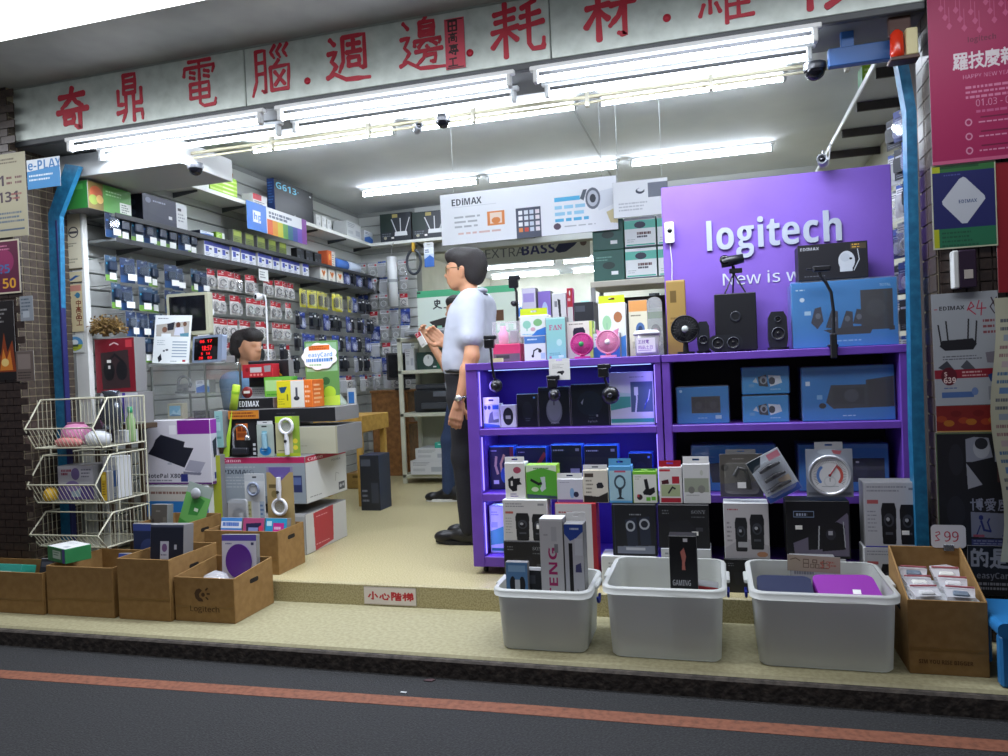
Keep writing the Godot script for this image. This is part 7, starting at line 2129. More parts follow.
# ---------------------------------------------------------------- flat print of posters and packaging
func spk(x: float,y: float,w: float,h: float,col := "15161a",lean := 0.0) -> void:
	G([x + w * 0.1 + lean,y,x + w * 0.9 + lean,y,x + w,y + h * 0.15,x + w * 0.94,y + h,x + w * 0.06,y + h,x,y + h * 0.15],col)
	E(x + w * 0.5,y + h * 0.42,w * 0.34,h * 0.17,"3a3c44")
	E(x + w * 0.5,y + h * 0.44,w * 0.2,h * 0.1,"0c0c10")
	E(x + w * 0.44,y + h * 0.4,w * 0.12,h * 0.05,"a8aab0")
	R(x + w * 0.25,y + h * 0.72,w * 0.5,h * 0.06,"4a4c54")
	R(x + w * 0.1,y + h * 0.97,w * 0.8,h * 0.05,"0c0c10")

func draw_posters() -> void:
	F("sign_sticker",60,150,"c84456")
	H("田",10,3,24,"2a1418",13.0); H("高",15,28,20,"2a1418",12.0); H("專",15,51,22,"2a1418",12.0); H("工",12,76,20,"2a1418",14.0)
	R(8,2,84,2,"2a1418"); R(8,96,84,2,"2a1418")
	F("mind_step",240,104,"e4dcd8")
	R(1,2,98,3,"c8b8b4"); R(1,95,98,3,"c8b8b4")
	H("小心階梯",7,26,48,"c02430",15.0,1.08)
	F("cream_notice",130,340,"a8a48a")
	L(8,6,80,2,4,"6a6450"); T("1",12,38,12,"3a2a3a"); L(36,28,20,2,6,"6a3a3a"); L(64,28,24,2,6,"6a4a4a")
	T("131",6,58,12,"3a2a3a"); L(50,48,40,2,5,"8a4a4a"); L(8,70,80,3,5,"5a6a7a"); R(8,90,80,2,"4a5a70")
	F("eplay",150,130,"d8e2ea")
	G([0,40,100,30,100,100,0,100],"3a8cc8")
	T("e-PLAY",4,36,30,"3a7ab8",true,0.85)
	L(6,52,84,2,14,"d8e8f4")
	F("pink_gold",130,220,"5a1a3a")
	R(0,0,100,3,"c8c0a8"); R(0,97,100,3,"c8c0a8"); R(95,0,5,100,"c8c0a8")
	E(50,40,30,22,"8a2a5a"); T("?5",30,62,16,"3a6aa0"); L(10,10,70,2,6,"c87a9a"); T("50",40,90,18,"d8a030")
	F("fiery",110,300,"141012")
	G([20,90,35,55,45,70,60,40,70,65,90,50,100,90],"8a3a14"); G([40,88,55,60,66,75,80,62,88,88],"d8802a"); L(10,10,70,4,5,"8a8a8a"); E(60,78,14,5,"f0d080")
	F("pale_slip",60,100,"8a929a")
	L(10,10,76,5,14,"4a5a6a"); R(20,60,50,26,"aab4bc")
	F("grey_slip",70,110,"6a5e58")
	R(12,10,70,50,"8a7e78"); L(10,70,76,3,9,"3a302c")
	F("no_sheet",100,250,"dcd6bc")
	T("N",4,40,14,"2a2a30"); E(62,33,26,10,"3a3a40"); E(62,33,21,8,"dcd6bc"); R(42,31,40,4,"3a3a40")
	L(10,52,80,2,4,"8a8670"); L(10,80,70,2,5,"9a967e"); R(0,97,100,3,"5a523a")
	F("swoosh",100,60,"cfc6a2")
	G([8,70,40,62,66,34,92,40,70,52,44,80],"2a5a9a"); R(0,92,100,8,"3a3428")
	F("brown_text",100,240,"d2c49a")
	R(6,3,88,12,"c88a7a"); H("專日用白田",8,18,15,"5a2a1a",14.0,1.02,true); H("中高品工",62,34,13,"7a3a22",13.0,1.05,true); E(76,24,12,6,"3a7a9a"); R(60,22,10,3,"3a7a9a")
	F("round_logo",100,110,"d6dad4")
	E(52,50,42,40,"5a9ac8"); G([12,55,92,55,84,78,52,90,20,78],"b8c43a"); E(52,42,18,16,"e4ecec"); R(36,54,34,12,"3a4a3a"); L(38,72,28,1,8,"4a5a3a")
	F("pink_banner",300,520,"9c1a52")
	for i in 16:
		var px := 14 + (i % 6) * 15 + (i / 6) * 4
		var py := 15 + (i / 6) * 5 + (i % 3) * 2
		G([px,py,px + 3,py + 2.0,px,py + 4.0,px - 3,py + 2.0],"b84a78")
		W([px,py - 8,px,py],1.5,"b84a78")
	T("logitech",40,37,2.8,"6a0e38",true,1.1)
	H("羅技慶新",24,42,9,"d8d0d4",13.0,1.02)
	T("HAPPY NEW YEAR",34,56,2.2,"c888a4",false,1.2)
	L(36,60,60,3,2.6,"c87a9a",0.5)
	T("01.03 - 01.31",46,71,3.6,"c888a4",false)
	L(46,73,40,1,3,"b85a84")
	for i in 3:
		E(38,79 + i * 7.5,3.6,2.0,"c888a4"); E(38,79 + i * 7.5,2.2,1.2,"9c1a52"); R(50,76.5 + i * 7.5,30,0.9,"6a0e38"); L(48,79 + i * 7.5,44,1,2,"c888a4")
	R(0,98,100,2,"c05a80")
	F("deep_red",60,160,"8a1020")
	R(0,0,4,100,"b04a50")
	F("ap_poster",240,320,"1c2260")
	R(0,0,100,9,"2f6a38"); R(0,0,14,9,"a8b020"); R(14,2,60,3,"1c4a2a"); R(0,76,100,24,"1f6a4a"); R(0,76,10,24,"a8b020"); L(14,80,60,4,5,"14503a")
	G([50,16,54,17.5,82,40,83,44,54,71,46,71,17,47,16,43,44,18],"bcc2cc"); T("EDIMAX",42,47,4,"4a5a80")
	R(0,0,2,100,"b8bca0"); R(98,0,2,100,"b8bca0"); R(0,0,100,1.5,"b8bca0"); R(0,98,100,2,"b8bca0"); L(20,12,30,1,3,"4a5090")
	F("router_poster",260,420,"a4aab0")
	T("EDIMAX",12,15,3.4,"2a2a30",true,1.3); R(4,13.6,5,0.8,"b02a3a")
	W([54,16,60,9,64,13,56,15,66,20],4.0,"b02440"); W([72,8,68,15,82,15],4.0,"b02440"); W([76,10,74,21],4.0,"b02440"); W([90,6,98,18],5.0,"3a2a34"); W([98,6,88,14,94,20],4.0,"3a2a34")
	for a in [[9,28,13,47],[21,25,23,42],[55,24,53,41],[67,26,64,45]]:
		W(a,6.0,"17181e")
	G([14,42,60,41,66,46,60,51,18,51,10,47],"1b1c22")
	L(76,25,22,3,5,"8a4a50"); L(14,56,60,2,2.4,"5a5e66",0.4)
	G([6,66,20,60,30,68,20,70],"3a3e46"); G([40,66,50,60,62,68,50,70],"4a4e56"); G([78,54,98,53,98,64,80,63],"7a7680")
	R(0,68,100,8,"8a1a2c"); E(22,74,12,8,"5a1020"); T("$",15,74,4,"e0c8c0"); T("639",14,80,5,"e8d8d0"); L(42,70,40,2,3,"d0a8a8")
	G([80,74,98,70,98,78,84,80],"24407a"); R(10,88,48,5,"4a6aa0"); E(60,88,5,3.5,"6a82b0"); L(14,84,30,1,2.4,"5a6a9a"); R(80,84,16,12,"8a8e94")
	F("red_gold",200,90,"7a1c18")
	for i in 9:
		E(8 + i * 11,30 + 40 * sin(i * 2.2) * 0.5 + 20,8,12,["9a3a1c","a8641c","6a1010"][i % 3])
	R(0,94,100,6,"b89a5a")
	F("seat_poster",300,380,"16161c")
	R(0,0,1.6,100,"5a6a4a"); R(0,0,100,1.4,"5a6a4a")
	G([33,6,42,4,58,5,62,22,40,26,33,26],"8a8e9a"); E(50,14,9,9,"a8acb4"); E(50,10,7,5,"23242c"); R(64,5,36,21,"8a8e9a"); E(78,14,8,6,"4a4c56")
	G([33,27,50,46,34,50],"9a9ca4"); R(66,28,34,16,"4a2c2c")
	H("博愛座",36,58,11,"8a8ea0",11.0,1.05)
	G([36,70,100,72,100,94,36,92],"7a7e90")
	E(47,75,2.4,2.2,"202a6a"); W([47,78,50,86,57,87],7.0,"202a6a"); W([57,87,54,79,56,76],5.0,"202a6a"); W([46,82,42,90],4.0,"202a6a")
	E(86,76,2.4,2.2,"202a6a"); W([86,79,80,85,74,86],7.0,"202a6a"); W([74,86,70,91],5.0,"202a6a"); W([80,84,72,80],4.0,"202a6a")
	R(38,90,12,2,"9a4a5a"); R(36,94,64,6,"3a3e6a"); L(38,95,50,2,2.4,"7a7e98")
	E(22,24,8,14,"22222a"); E(20,70,10,14,"202028")
	F("slogan",200,160,"0e0e12")
	H("的是人",4,6,38,"9a9ca4",15.0,1.04); T("easyCard",14,66,12,"7a7c84"); L(6,74,80,2,9,"8a8c94",0.6)
	F("loose_sheet",100,560,"b4b49c")
	for i in 9:
		L(12,8 + i * 10,76,2,3,["5a5e66","8a6a6a","4a6a8a"][i % 3]); R(20,14 + i * 10,40,2.2,["8a94a0","a89a9a","5a7aa0"][i % 3])
	F("extra_bass",300,92,"c9cccb"); T("EXTRA",2,74,36,"6a6e7a",false,0.9); T("BASS",37,72,38,"3c3e78",true,0.85); G([68,62,73,30,80,4,90,0,92,20,86,50,78,72,71,74],"2c3058"); L(22,20,24,1,12,"4a4e58"); E(94,40,3,14,"6a5a5a")
	F("edimax_board",520,140,"eef1f4")
	T("EDiMAX",7,24,12,"3c4048",true,1.05); R(7,27,26,1,"c4c8cc"); L(8,46,22,3,9,"b0b4b8",0.4); L(10,78,36,1,6,"d8b8b0",0.6)
	R(27.5,42,10,27,"e08a4a"); R(29,45,7,21,"f2dcc8"); E(32.5,60,2.6,6,"e08a4a")
	R(44,42,14,58,"4c5262")
	for i in 16:
		R(45.4 + (i % 4) * 3.2,47 + (i / 4) * 11,2.3,8,["f4f6f8","dfe4ea","cfd8e4","e8e0e4"][i % 4])
	R(45.4,80,2.3,8,"e08a4a"); R(48.6,80,2.3,8,"c84a3a")
	R(66,30,14,8,"58b4dc"); L(66,46,26,2,12,"9ad0e8",0.5); L(66,70,26,1,10,"58b4dc",0.6); E(67,84,2,6,"5a4a5a"); L(71,84,20,1,6,"b8bcc0")
	G([86,28,99,22,100,50,90,62],"dfe4ea"); E(87,38,4,20,"6a707a"); E(87,38,3,15,"c0c6ce"); E(87,38,1.6,8,"3c4048"); G([80,36,82,20,84,20,82,40],"5a606a"); G([94,66,100,58,100,88,96,86],"d4c89a")
	F("white_board2",140,100,"eef1f2"); E(50,30,8,8,"3c4450"); E(51,27,6,5,"eef1f2"); R(64,10,36,40,"7c828c"); L(10,60,60,3,9,"c4c8cc")
	F("soundbar_poster",280,140,"d6e2d6"); R(0,0,100,14,"4aa87a"); R(0,2,4,4,"2c3430"); H("史上最強組",16,20,20,"23282a",13.0,1.12)
	G([12,66,50,48,52,62,20,84],"2a2622"); G([20,84,52,62,52,68,22,88],"a8642a"); R(62,46,16,26,"3a2c24"); R(80,50,8,22,"5a3a24")
	for i in 12:
		R(4 + i * 8,84 - (i * 37 % 13),5,30,"8cc8a8")
	R(0,92,100,8,"5ab48a")
	# --- speaker boxes
	F("bx_speakers",150,150,"c9c7c6"); L(6,8,60,2,6,"8a8a8e",0.4); R(80,8,14,5,"8a8a8e"); R(5,28,18,5,"b05a50"); spk(28,32,32,66); spk(66,34,30,64); L(5,44,16,6,7,"9a9a9c",0.3)
	F("bx_speakers2",150,150,"bcb8ba"); G([0,82,40,62,100,76,100,100,0,100],"a8a4a8"); spk(24,26,28,60,"1b1b20"); spk(58,20,32,62,"15151a"); L(8,10,30,1,6,"a05a60"); L(6,34,12,5,8,"8a868a",0.4); E(84,92,12,5,"a8785a"); R(30,70,24,10,"a8a8ac")
	F("bx_speakers3",190,170,"b8bac0"); L(5,6,80,2,6,"8a8c94",0.4); R(80,8,14,4,"7a7c84"); R(5,27,20,6,"b0585a"); spk(30,32,27,62,"121218"); spk(63,34,28,60,"121218"); R(0,98,100,2,"4a4ac0"); L(5,44,18,6,6,"8a8c94",0.3)
	F("bx_black_audio",150,110,"121216"); T("SONY",66,20,8,"8a8c90",true,1.2,false,true); L(66,26,26,1,6,"5a5c60"); L(8,12,14,2,6,"6a6c70"); G([20,40,60,34,76,60,60,80,24,76],"1a1a20"); R(74,52,14,9,"3a3a40")
	F("bx_rededge",120,200,"cdcbcb"); R(90,0,10,100,"98202c"); L(8,10,50,1,4,"a85a5a"); E(20,26,5,3,"8a3a3a"); R(14,40,10,18,"8a8a90"); L(8,70,60,4,5,"9a9a9e",0.4)
	F("bx_silver_spk",150,150,"14161c"); G([30,30,56,24,58,80,34,82],"22283a"); E(42,42,11,11,"a8acb4"); E(42,42,7,7,"1b1f2a"); G([62,26,86,22,88,78,64,80],"22283a"); E(74,38,12,11,"a8acb4"); E(74,38,8,7,"1b1f2a"); G([10,82,96,80,96,96,10,96],"7a8090"); R(30,84,44,5,"c0c4cc"); L(40,18,40,1,6,"8a8c94"); R(4,0,2,100,"2a3040")
	F("bx_soundset",200,150,"0e0e14"); G([10,74,60,52,96,20,98,24,98,96,12,96],"6a6478"); W([12,18,44,18,44,28,12,28,12,18],2.0,"8aa0c0"); L(16,21,24,1,7,"a8b4cc",0.7); G([34,60,56,40,58,84,34,86],"14141a"); G([54,46,80,36,92,42,92,84,56,88],"0e0e12"); E(70,58,8,10,"2c2c34"); R(66,52,7,7,"a8a8b0"); W([52,44,50,84],4.0,"b8bcc0"); W([90,36,92,80],3.0,"b8bcc0")
	# --- blue wrapped boxes
	F("bl_small",170,124,"1f7cc0"); R(28,26,56,46,"3a3634"); R(30,28,25,42,"242226"); R(57,28,25,42,"2a282a"); E(42,50,7,10,"3c3a3e"); E(70,50,7,10,"3c3a3e"); R(74,78,12,10,"a8c4d8"); L(40,84,30,1,5,"8ab8d8"); E(8,10,3,4,"a8d0e8")
	F("bl_stack",150,90,"2a8cc8"); G([34,36,52,28,56,74,36,70],"17222c"); G([56,30,82,34,86,60,60,74],"cfd8de"); E(46,48,8,16,"8a949c"); E(46,50,4,9,"14181e"); E(64,52,7,14,"2a2e36"); G([22,54,30,38,34,60],"c0ccd4"); R(14,62,12,12,"5a9ac8"); L(60,82,30,1,7,"a8cce0")
	F("bl_wide",280,170,"207cc2"); G([32,34,70,34,70,26,100,20,100,76,34,78,26,66],"31343a"); R(34,40,34,30,"26282e"); E(54,54,8,12,"3c4048"); R(72,26,28,50,"2c2c30"); E(22,72,4,5,"1b1c22"); R(4,26,5,8,"cfe0ec"); R(16,52,6,8,"7ab0d8"); L(44,90,16,1,4,"a8cce4"); G([0,0,100,0,100,5,0,7],"3a8cc8")
	F("bl_plain",240,120,"1f7cc0"); G([0,0,100,0,100,8,0,10],"3a86c0"); R(54,6,8,8,"5a92bc"); G([20,40,60,34,66,80,24,82],"26303c"); L(8,24,24,2,6,"5a9ac8")
	F("bl_plain2",240,120,"1f7cc0"); G([0,0,100,0,100,9,0,7],"3a80bc"); R(54,30,42,50,"17243a"); E(70,54,8,16,"26324a"); R(64,36,4,4,"d8dcdc")
	F("bl_large",320,210,"2080c4"); R(66,16,30,60,"23262c"); E(80,44,9,14,"2e3238"); G([18,62,22,40,28,38,30,60,24,72],"23283a"); G([32,70,38,44,44,46,44,74],"272c38"); G([46,72,52,46,58,48,58,72],"272c38"); G([58,66,62,44,68,46,68,68],"20242c"); G([30,74,60,70,78,70,74,82,40,82],"1b1e24")
	for q in [[25,52],[40,58],[53,58],[64,56]]:
		E(q[0],q[1],2.6,4.4,"5a626e")
	E(10,26,2.4,3.4,"cfe4f0"); R(12,44,6,6,"a8cce4"); L(4,10,10,1,4,"b8d8ea"); R(92,72,5,6,"1b1e24"); T("TOTAL",84,12,4,"b8d8ea",false); L(36,90,30,1,4,"8abce0")
	F("tan_box",60,180,"a08246"); R(20,14,34,16,"6a5428"); L(16,50,60,4,6,"7a6030"); R(0,0,100,2,"c0a468")
	F("bx_petcam",220,120,"1c1c22"); T("EDIMAX",3,16,8,"c0c2c8",true,1.2); E(70,52,12,28,"c6ccd2"); E(68,42,7,12,"b8c0c8"); R(60,60,18,22,"c6ccd2"); E(76,46,2,3,"14141a"); W([86,20,88,50,80,80],3.0,"c6ccd2"); R(76,4,22,16,"4a4030"); L(78,6,16,2,7,"d8a83a"); L(8,88,40,1,6,"6a6c74")

func draw_print() -> void:
	# --- hanging pack cards
	F("pk_ink",60,90,"1c2c4c"); R(0,0,100,18,"2a3a5a"); E(50,9,14,4,"8a94a4"); R(0,70,100,30,"274a78"); R(8,30,40,8,"4a7ac0")
	F("pk_ink_green",60,90,"22384a"); R(0,0,100,18,"2c4a66"); E(50,9,14,4,"8a94a4"); R(0,76,100,24,"6a9a3a"); R(10,28,50,8,"3a9ac0")
	F("pk_white",70,90,"e6e8ee"); R(0,0,100,24,"3a44a8"); R(14,30,36,34,"4a58b8"); R(56,40,26,10,"26262c"); L(12,72,70,2,9,"8a8ea0")
	F("pk_orange",90,94,"e8e4da"); G([20,30,36,22,50,34,66,22,82,34,52,72],"d87a2a"); G([34,36,50,44,64,34,52,60],"a04a14"); L(14,80,70,2,7,"8a8270")
	F("pk_red",70,106,"d4d2ce"); R(0,0,100,30,"b01c2c"); E(50,8,12,4,"e8e4e0"); L(12,16,70,1,10,"e8c8c8"); R(8,84,60,10,"a8a6a2")
	F("pk_yellow",90,120,"cfc83a"); R(0,0,100,12,"e0dc70"); E(50,6,12,3,"5a5a20"); R(66,24,24,60,"e4e08a"); L(68,28,20,6,8,"6a6420")
	F("pk_dark",80,110,"181c26"); R(0,0,100,16,"2a303c"); E(50,8,12,4,"6a7078"); L(10,84,76,2,6,"8a90a0"); R(8,22,40,7,"b8bcc8")
	F("pk_navy",80,114,"22347a"); R(0,0,100,20,"3a50a8"); E(50,9,12,4,"c8cce0"); R(56,70,36,22,"c8ccd8"); L(8,26,60,2,7,"a8b4e0")
	F("pk_bagtop",80,40,"dfe0e2"); R(0,0,100,30,"a8acb4"); L(8,44,80,2,22,"4a4e58"); R(70,40,22,40,"b83a44")
	F("pk_bagtop2",80,40,"d4d6da"); R(0,0,100,36,"3a5aa8"); L(8,50,80,2,20,"5a5e68")
	# --- shelf boxes
	F("lime_flat",100,50,"8fc02c"); R(70,0,30,100,"dfe4da"); L(8,20,50,3,20,"d4e8a0")
	F("lime_stripe",100,84,"98c82e")
	for i in 4:
		R(0,14 + i * 22,100,9,"c4e070"); R(46,14 + i * 22,40,9,"dff0b0")
	F("red_white_small",60,50,"e2e0de"); R(0,0,60,50,"c02c3a"); L(10,60,80,2,16,"6a6a70")
	F("g613",180,160,"1d2026"); T("G613",4,26,18,"7ad4f0",true,1.0); G([0,30,100,60,100,100,0,100],"24282e"); L(6,92,60,1,5,"5a6068"); R(90,12,5,5,"e8ecec"); R(58,14,3,3,"5ab0d0")
	F("g613_side",30,160,"1f3a78"); L(10,10,80,8,8,"4a7ab8")
	F("plain_white",60,60,"dcdedc"); L(14,20,60,2,12,"a8aaac"); R(60,62,24,20,"b0b4b8")
	F("pale_print",90,70,"c9ccce"); L(8,10,60,3,10,"8a8e94"); R(60,44,30,34,"a4aab2"); R(8,56,34,20,"b4b8bc")
	F("blue_white",90,70,"c2d0e2"); R(0,0,100,34,"e2e8ee"); G([0,60,60,40,100,56,100,100,0,100],"3a6ab8"); L(10,12,60,2,10,"5a6a8a")
	F("green_photo",200,100,"5aa04a"); R(0,0,34,100,"7a6a3c"); E(18,40,14,26,"b05a3a"); E(12,66,10,18,"8aa04a"); E(26,60,8,16,"d8b06a"); R(72,52,28,40,"dfe4da"); L(76,58,20,4,9,"6a7a6a"); L(40,20,40,2,12,"a8d89a")
	F("green_dark",30,60,"2f7a34"); R(20,10,60,20,"4a9a4a")
	F("toner",200,110,"34384e"); R(74,0,26,100,"dfe2e4"); E(12,20,6,10,"8a90a8"); L(22,16,30,1,12,"a8acc0"); R(56,60,8,12,"e4e6e8"); R(78,20,8,10,"2a2a34"); L(78,40,18,3,12,"9a9ea8"); G([0,60,74,84,74,100,0,100],"2c3046")
	F("toner_side",60,90,"20242f"); E(50,30,20,12,"3a4454"); E(50,66,20,12,"3a4454")
	F("olive_pack",60,60,"6a7a2c"); R(10,10,80,30,"98a83a"); L(10,56,70,3,12,"3a4418")
	F("dark_misc",90,80,"26282e"); R(6,8,50,12,"4a4e58"); R(56,50,36,36,"3a3e48"); L(8,62,40,3,9,"7a7e88")
	F("orange_white",80,90,"dfdcd6"); R(0,0,52,100,"d0602a"); E(26,40,16,20,"e89a4a"); L(58,20,34,5,14,"7a7a80")
	F("price_card",70,44,"eceeec"); L(12,20,70,3,22,"8a8c90")
	F("rainbow",320,100,"eceef2"); R(0,0,30,100,"3a78d0"); R(9,28,12,42,"e8ecf4"); T("hp",11,60,22,"3a78d0")
	var bow := ["e0602a","e8a02a","d8cc30","6aa850","3a7a8a","4a5aa8","7a5ac0"]
	for i in 7:
		R(31 + i * 8.6,44,8.8,56,bow[i])
	R(91,0,9,100,"8a4aa0"); L(34,14,50,2,13,"6a7488",0.7)
	# --- back of the shop
	F("router_box",130,104,"2b3038"); R(0,0,40,66,"20302c"); W([38,22,52,66],4.0,"cfd2d4"); W([66,20,66,66],4.0,"cfd2d4"); W([96,20,82,66],4.0,"cfd2d4"); G([48,66,86,66,88,82,46,82],"dcdfe0"); E(16,86,5,6,"a8a48a"); R(40,4,18,12,"a89a5a"); L(6,70,30,2,8,"6a7078")
	F("teal_box",120,116,"dfe4e2"); R(0,10,100,28,"5fb8a4"); E(50,26,18,11,"2c3446"); L(40,50,50,1,10,"5a3a3a",0.9); L(40,62,50,1,8,"3a3a44",0.8); R(4,90,92,4,"3aa890"); R(0,96,100,4,"4a5060"); L(8,72,30,2,7,"b0b8b6")
	F("teal_end",80,116,"2c5a50"); E(50,50,20,12,"1c3430"); R(58,70,22,12,"e4e8e6"); L(10,20,60,2,9,"6a9a8c")
	F("mouse_green",90,90,"26423a"); E(50,48,22,34,"d4d8d8"); E(50,30,2,10,"8a8e90"); R(70,82,14,8,"e4e6e4"); R(88,0,12,100,"1f6a50")
	F("teal_flat",90,50,"3aa898"); R(10,20,50,20,"b8e4da"); R(70,40,22,40,"b03a40")
	F("fan_box",80,150,"8fc8c4"); R(0,0,100,4,"b4dcd8"); T("FAN",16,30,12,"b84a78",true,1.0,false,true); E(66,60,14,8,"b8dcd8"); L(14,84,60,2,4,"5a9a94"); R(12,92,12,5,"a86a8a"); R(60,90,26,6,"c8e4e0")
	# --- lit cabinet boxes
	F("bx_scanner",100,90,"cfd4e0"); E(16,14,9,9,"2a3a6a"); E(38,14,9,9,"2a3a6a"); R(58,4,38,18,"3a6ac0"); G([30,70,40,40,58,30,62,66,94,62,94,78,30,80],"6a7080"); R(64,34,30,18,"c4c8d0"); G([0,80,100,90,100,100,0,100],"4a6ac0")
	F("bx_mouse",66,94,"d8dadc"); E(50,50,34,40,"17181c"); E(50,52,28,33,"24262c"); R(34,46,32,16,"a8a8a4")
	F("bx_black1",70,110,"131820"); E(50,52,26,30,"1d232c"); L(40,74,30,2,6,"4a5260"); R(80,8,10,6,"5a9ad8")
	F("bx_mouse_grey",110,130,"10171c"); E(50,60,26,34,"6c7278"); E(50,56,22,30,"7a8086"); R(48,30,4,16,"3a3e44"); T("logitech",36,94,5,"b0b4b8",false); G([0,0,100,0,100,8,0,8],"1c2c34")
	F("bx_black2",130,130,"111a20"); E(50,46,34,30,"17242c"); G([26,44,34,34,30,50],"8a9298"); L(46,74,26,2,6,"2c3a40"); T("logitech",44,92,5,"b0b4b8",false); R(66,74,5,5,"8a8e90")
	F("bx_cable",140,170,"c4cac8"); R(48,18,50,58,"4a6070"); W([60,34,62,50,58,76],5.0,"c8d0d0"); R(56,28,9,16,"c4cccc"); W([92,34,88,52,80,62],3.0,"b8c4c8"); W([78,70,86,50],3.0,"2a4a9a"); G([0,44,47,44,47,66,0,72],"4a9a84"); R(0,88,100,8,"3f9c84"); L(46,8,40,1,4,"8a9090"); G([0,36,47,40,47,46,0,46],"a8c4bc")
	F("hang_card",80,76,"e6e6e2"); G([36,62,44,52,60,50,70,60,62,74,54,64],"17171c"); L(16,14,60,3,8,"b0b0ac"); E(66,56,7,7,"3a3a40")
	F("bx_phones",100,130,"161e30"); W([28,24,24,44,32,62],10.0,"c8b078"); W([60,20,46,40,50,66],9.0,"c8a868"); E(60,66,16,18,"2a5a9a"); R(14,78,22,9,"cfd2d4"); L(6,8,40,1,6,"a8acb8"); R(84,0,16,100,"7a2a3a")
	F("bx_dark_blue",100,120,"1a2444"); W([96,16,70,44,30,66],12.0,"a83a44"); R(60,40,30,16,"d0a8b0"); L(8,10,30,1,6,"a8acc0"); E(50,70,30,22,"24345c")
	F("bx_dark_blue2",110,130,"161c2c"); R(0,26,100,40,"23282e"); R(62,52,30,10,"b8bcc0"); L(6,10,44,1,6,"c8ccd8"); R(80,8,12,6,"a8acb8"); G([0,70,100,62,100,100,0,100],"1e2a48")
	F("bx_tealwhite",100,170,"cfdce4"); G([0,54,100,40,100,78,0,84],"4aa8a0"); R(84,24,16,60,"5a7a9a"); L(10,12,50,2,5,"8a9aa8"); R(6,90,88,6,"2f8c84"); R(10,34,34,12,"a8bcc8")
	# --- small cartons
	F("cr_bracket",80,120,"dddad6"); E(62,20,20,9,"a84a60"); G([14,46,40,36,44,44,76,42,74,52,84,60,60,62,58,78,36,80,16,68],"141418"); R(28,50,10,14,"dddad6"); L(24,86,50,2,6,"6a5a90")
	F("cr_green",120,114,"57a838"); G([0,0,100,0,100,20,50,8,0,22],"d8e8cc"); W([16,44,40,56,58,52],9.0,"14181c"); G([46,36,62,34,64,70,50,80,44,70,52,56],"c4ccd0"); E(28,72,12,7,"c8dcb8"); G([0,86,100,92,100,100,0,100],"3a4a5a"); L(24,8,50,1,7,"5a8a50")
	F("cr_lilac",100,90,"ccccd8"); E(58,60,9,22,"8ab0d8"); E(74,66,10,12,"2a2a44"); R(0,88,100,12,"7a4aa0"); L(10,12,50,1,8,"9a9ab0")
	F("cr_cream",100,120,"d8d2c4"); R(6,10,36,12,"4a4038"); G([54,44,62,38,76,38,84,50,78,56,56,56],"20222a"); L(10,30,34,5,12,"8a8478",0.4); G([0,78,60,82,100,68,100,100,0,100],"26221e")
	F("cr_blue",90,124,"a8ccd8"); R(0,0,100,12,"5fa8d8"); R(24,12,50,5,"c85a70"); E(48,44,26,20,"3a4a58"); E(48,44,18,14,"a8ccd8"); G([38,60,56,60,52,84,66,90,30,90,44,84],"2a343c"); R(0,94,100,6,"5fa8d8")
	F("cr_lime",100,116,"dfe0d6"); R(0,0,100,10,"7ac838"); G([46,26,60,24,68,56,90,50,92,66,74,76,44,74,40,66,52,56],"17171a"); E(26,82,12,9,"3a2a2a"); E(20,78,5,5,"b83a44"); R(54,82,18,12,"6ab83a"); R(76,80,18,12,"6ab83a"); L(8,16,30,2,7,"a8a89a")
	F("cr_red",90,120,"dedad6"); R(0,6,50,6,"c03a44"); G([10,38,40,34,44,46,12,48],"4a1a20"); R(58,26,32,20,"b02a38"); R(8,48,84,34,"a8b48a"); W([40,72,58,56,70,60],6.0,"26282a"); R(6,86,88,12,"b02a38")
	F("cr_grey",100,120,"d2d2d0"); R(4,36,92,36,"9aa08e"); E(30,66,12,9,"7a7a72"); E(68,64,14,10,"84847c"); L(10,78,70,1,6,"a8a8a6"); E(70,22,6,7,"c0c4b8")
	F("pk_smoky",120,120,"56524c"); E(12,32,9,8,"2c2a28"); R(74,22,20,30,"6a665e"); L(30,10,40,1,6,"8a867e"); G([0,70,100,62,100,100,0,100],"4a4658")
	F("pk_tools",130,170,"c4ccd4"); G([0,0,46,0,30,20,0,26],"1a2a34"); R(60,4,36,14,"c87a8a"); R(0,84,100,16,"3a5ab0"); L(10,70,60,2,6,"6a6a80"); R(54,60,34,14,"e0c8a0")
	F("pk_thermo",140,140,"8e949e"); E(50,6,24,6,"a8b0b8"); G([56,2,78,4,74,12,60,10],"a85a60"); R(4,90,92,6,"6a707a")
	F("dial",160,160,"e8eaea")
	for i in 40:
		var a := PI * 0.8 + i * PI * 1.4 / 39.0
		W([50 + cos(a) * 36,50 + sin(a) * 36,50 + cos(a) * 44,50 + sin(a) * 44],1.6,"3a3e48")
	for i in 14:
		var a2 := PI * 0.8 + i * PI * 0.45 / 13.0
		E(50 + cos(a2) * 32,50 + sin(a2) * 32,4,4,"5a86c8")
		var a3 := PI * 1.75 + i * PI * 0.45 / 13.0
		E(50 + cos(a3) * 32,50 + sin(a3) * 32,4,4,"d05a50")
	E(50,68,17,17,"d8dcdc"); E(50,68,13,13,"e8eaea"); W([50,68,50,58],2.0,"2a2a30"); W([28,82,72,82],2.0,"8a8e94"); E(50,50,4,4,"2a2a30")
	# --- on the lit cabinet
	F("pink_low",110,50,"c83a68"); R(0,54,100,46,"6a5a66"); R(10,62,50,20,"3a3440")
	F("bx_ear",90,90,"d8dcda"); R(0,0,100,30,"4a7ab8"); L(14,10,60,1,12,"d8e4f0"); W([40,80,44,60,60,52,74,56],5.0,"17181e"); E(72,62,8,7,"17181e"); E(38,82,6,6,"17181e"); R(76,70,20,24,"a8c0d8")
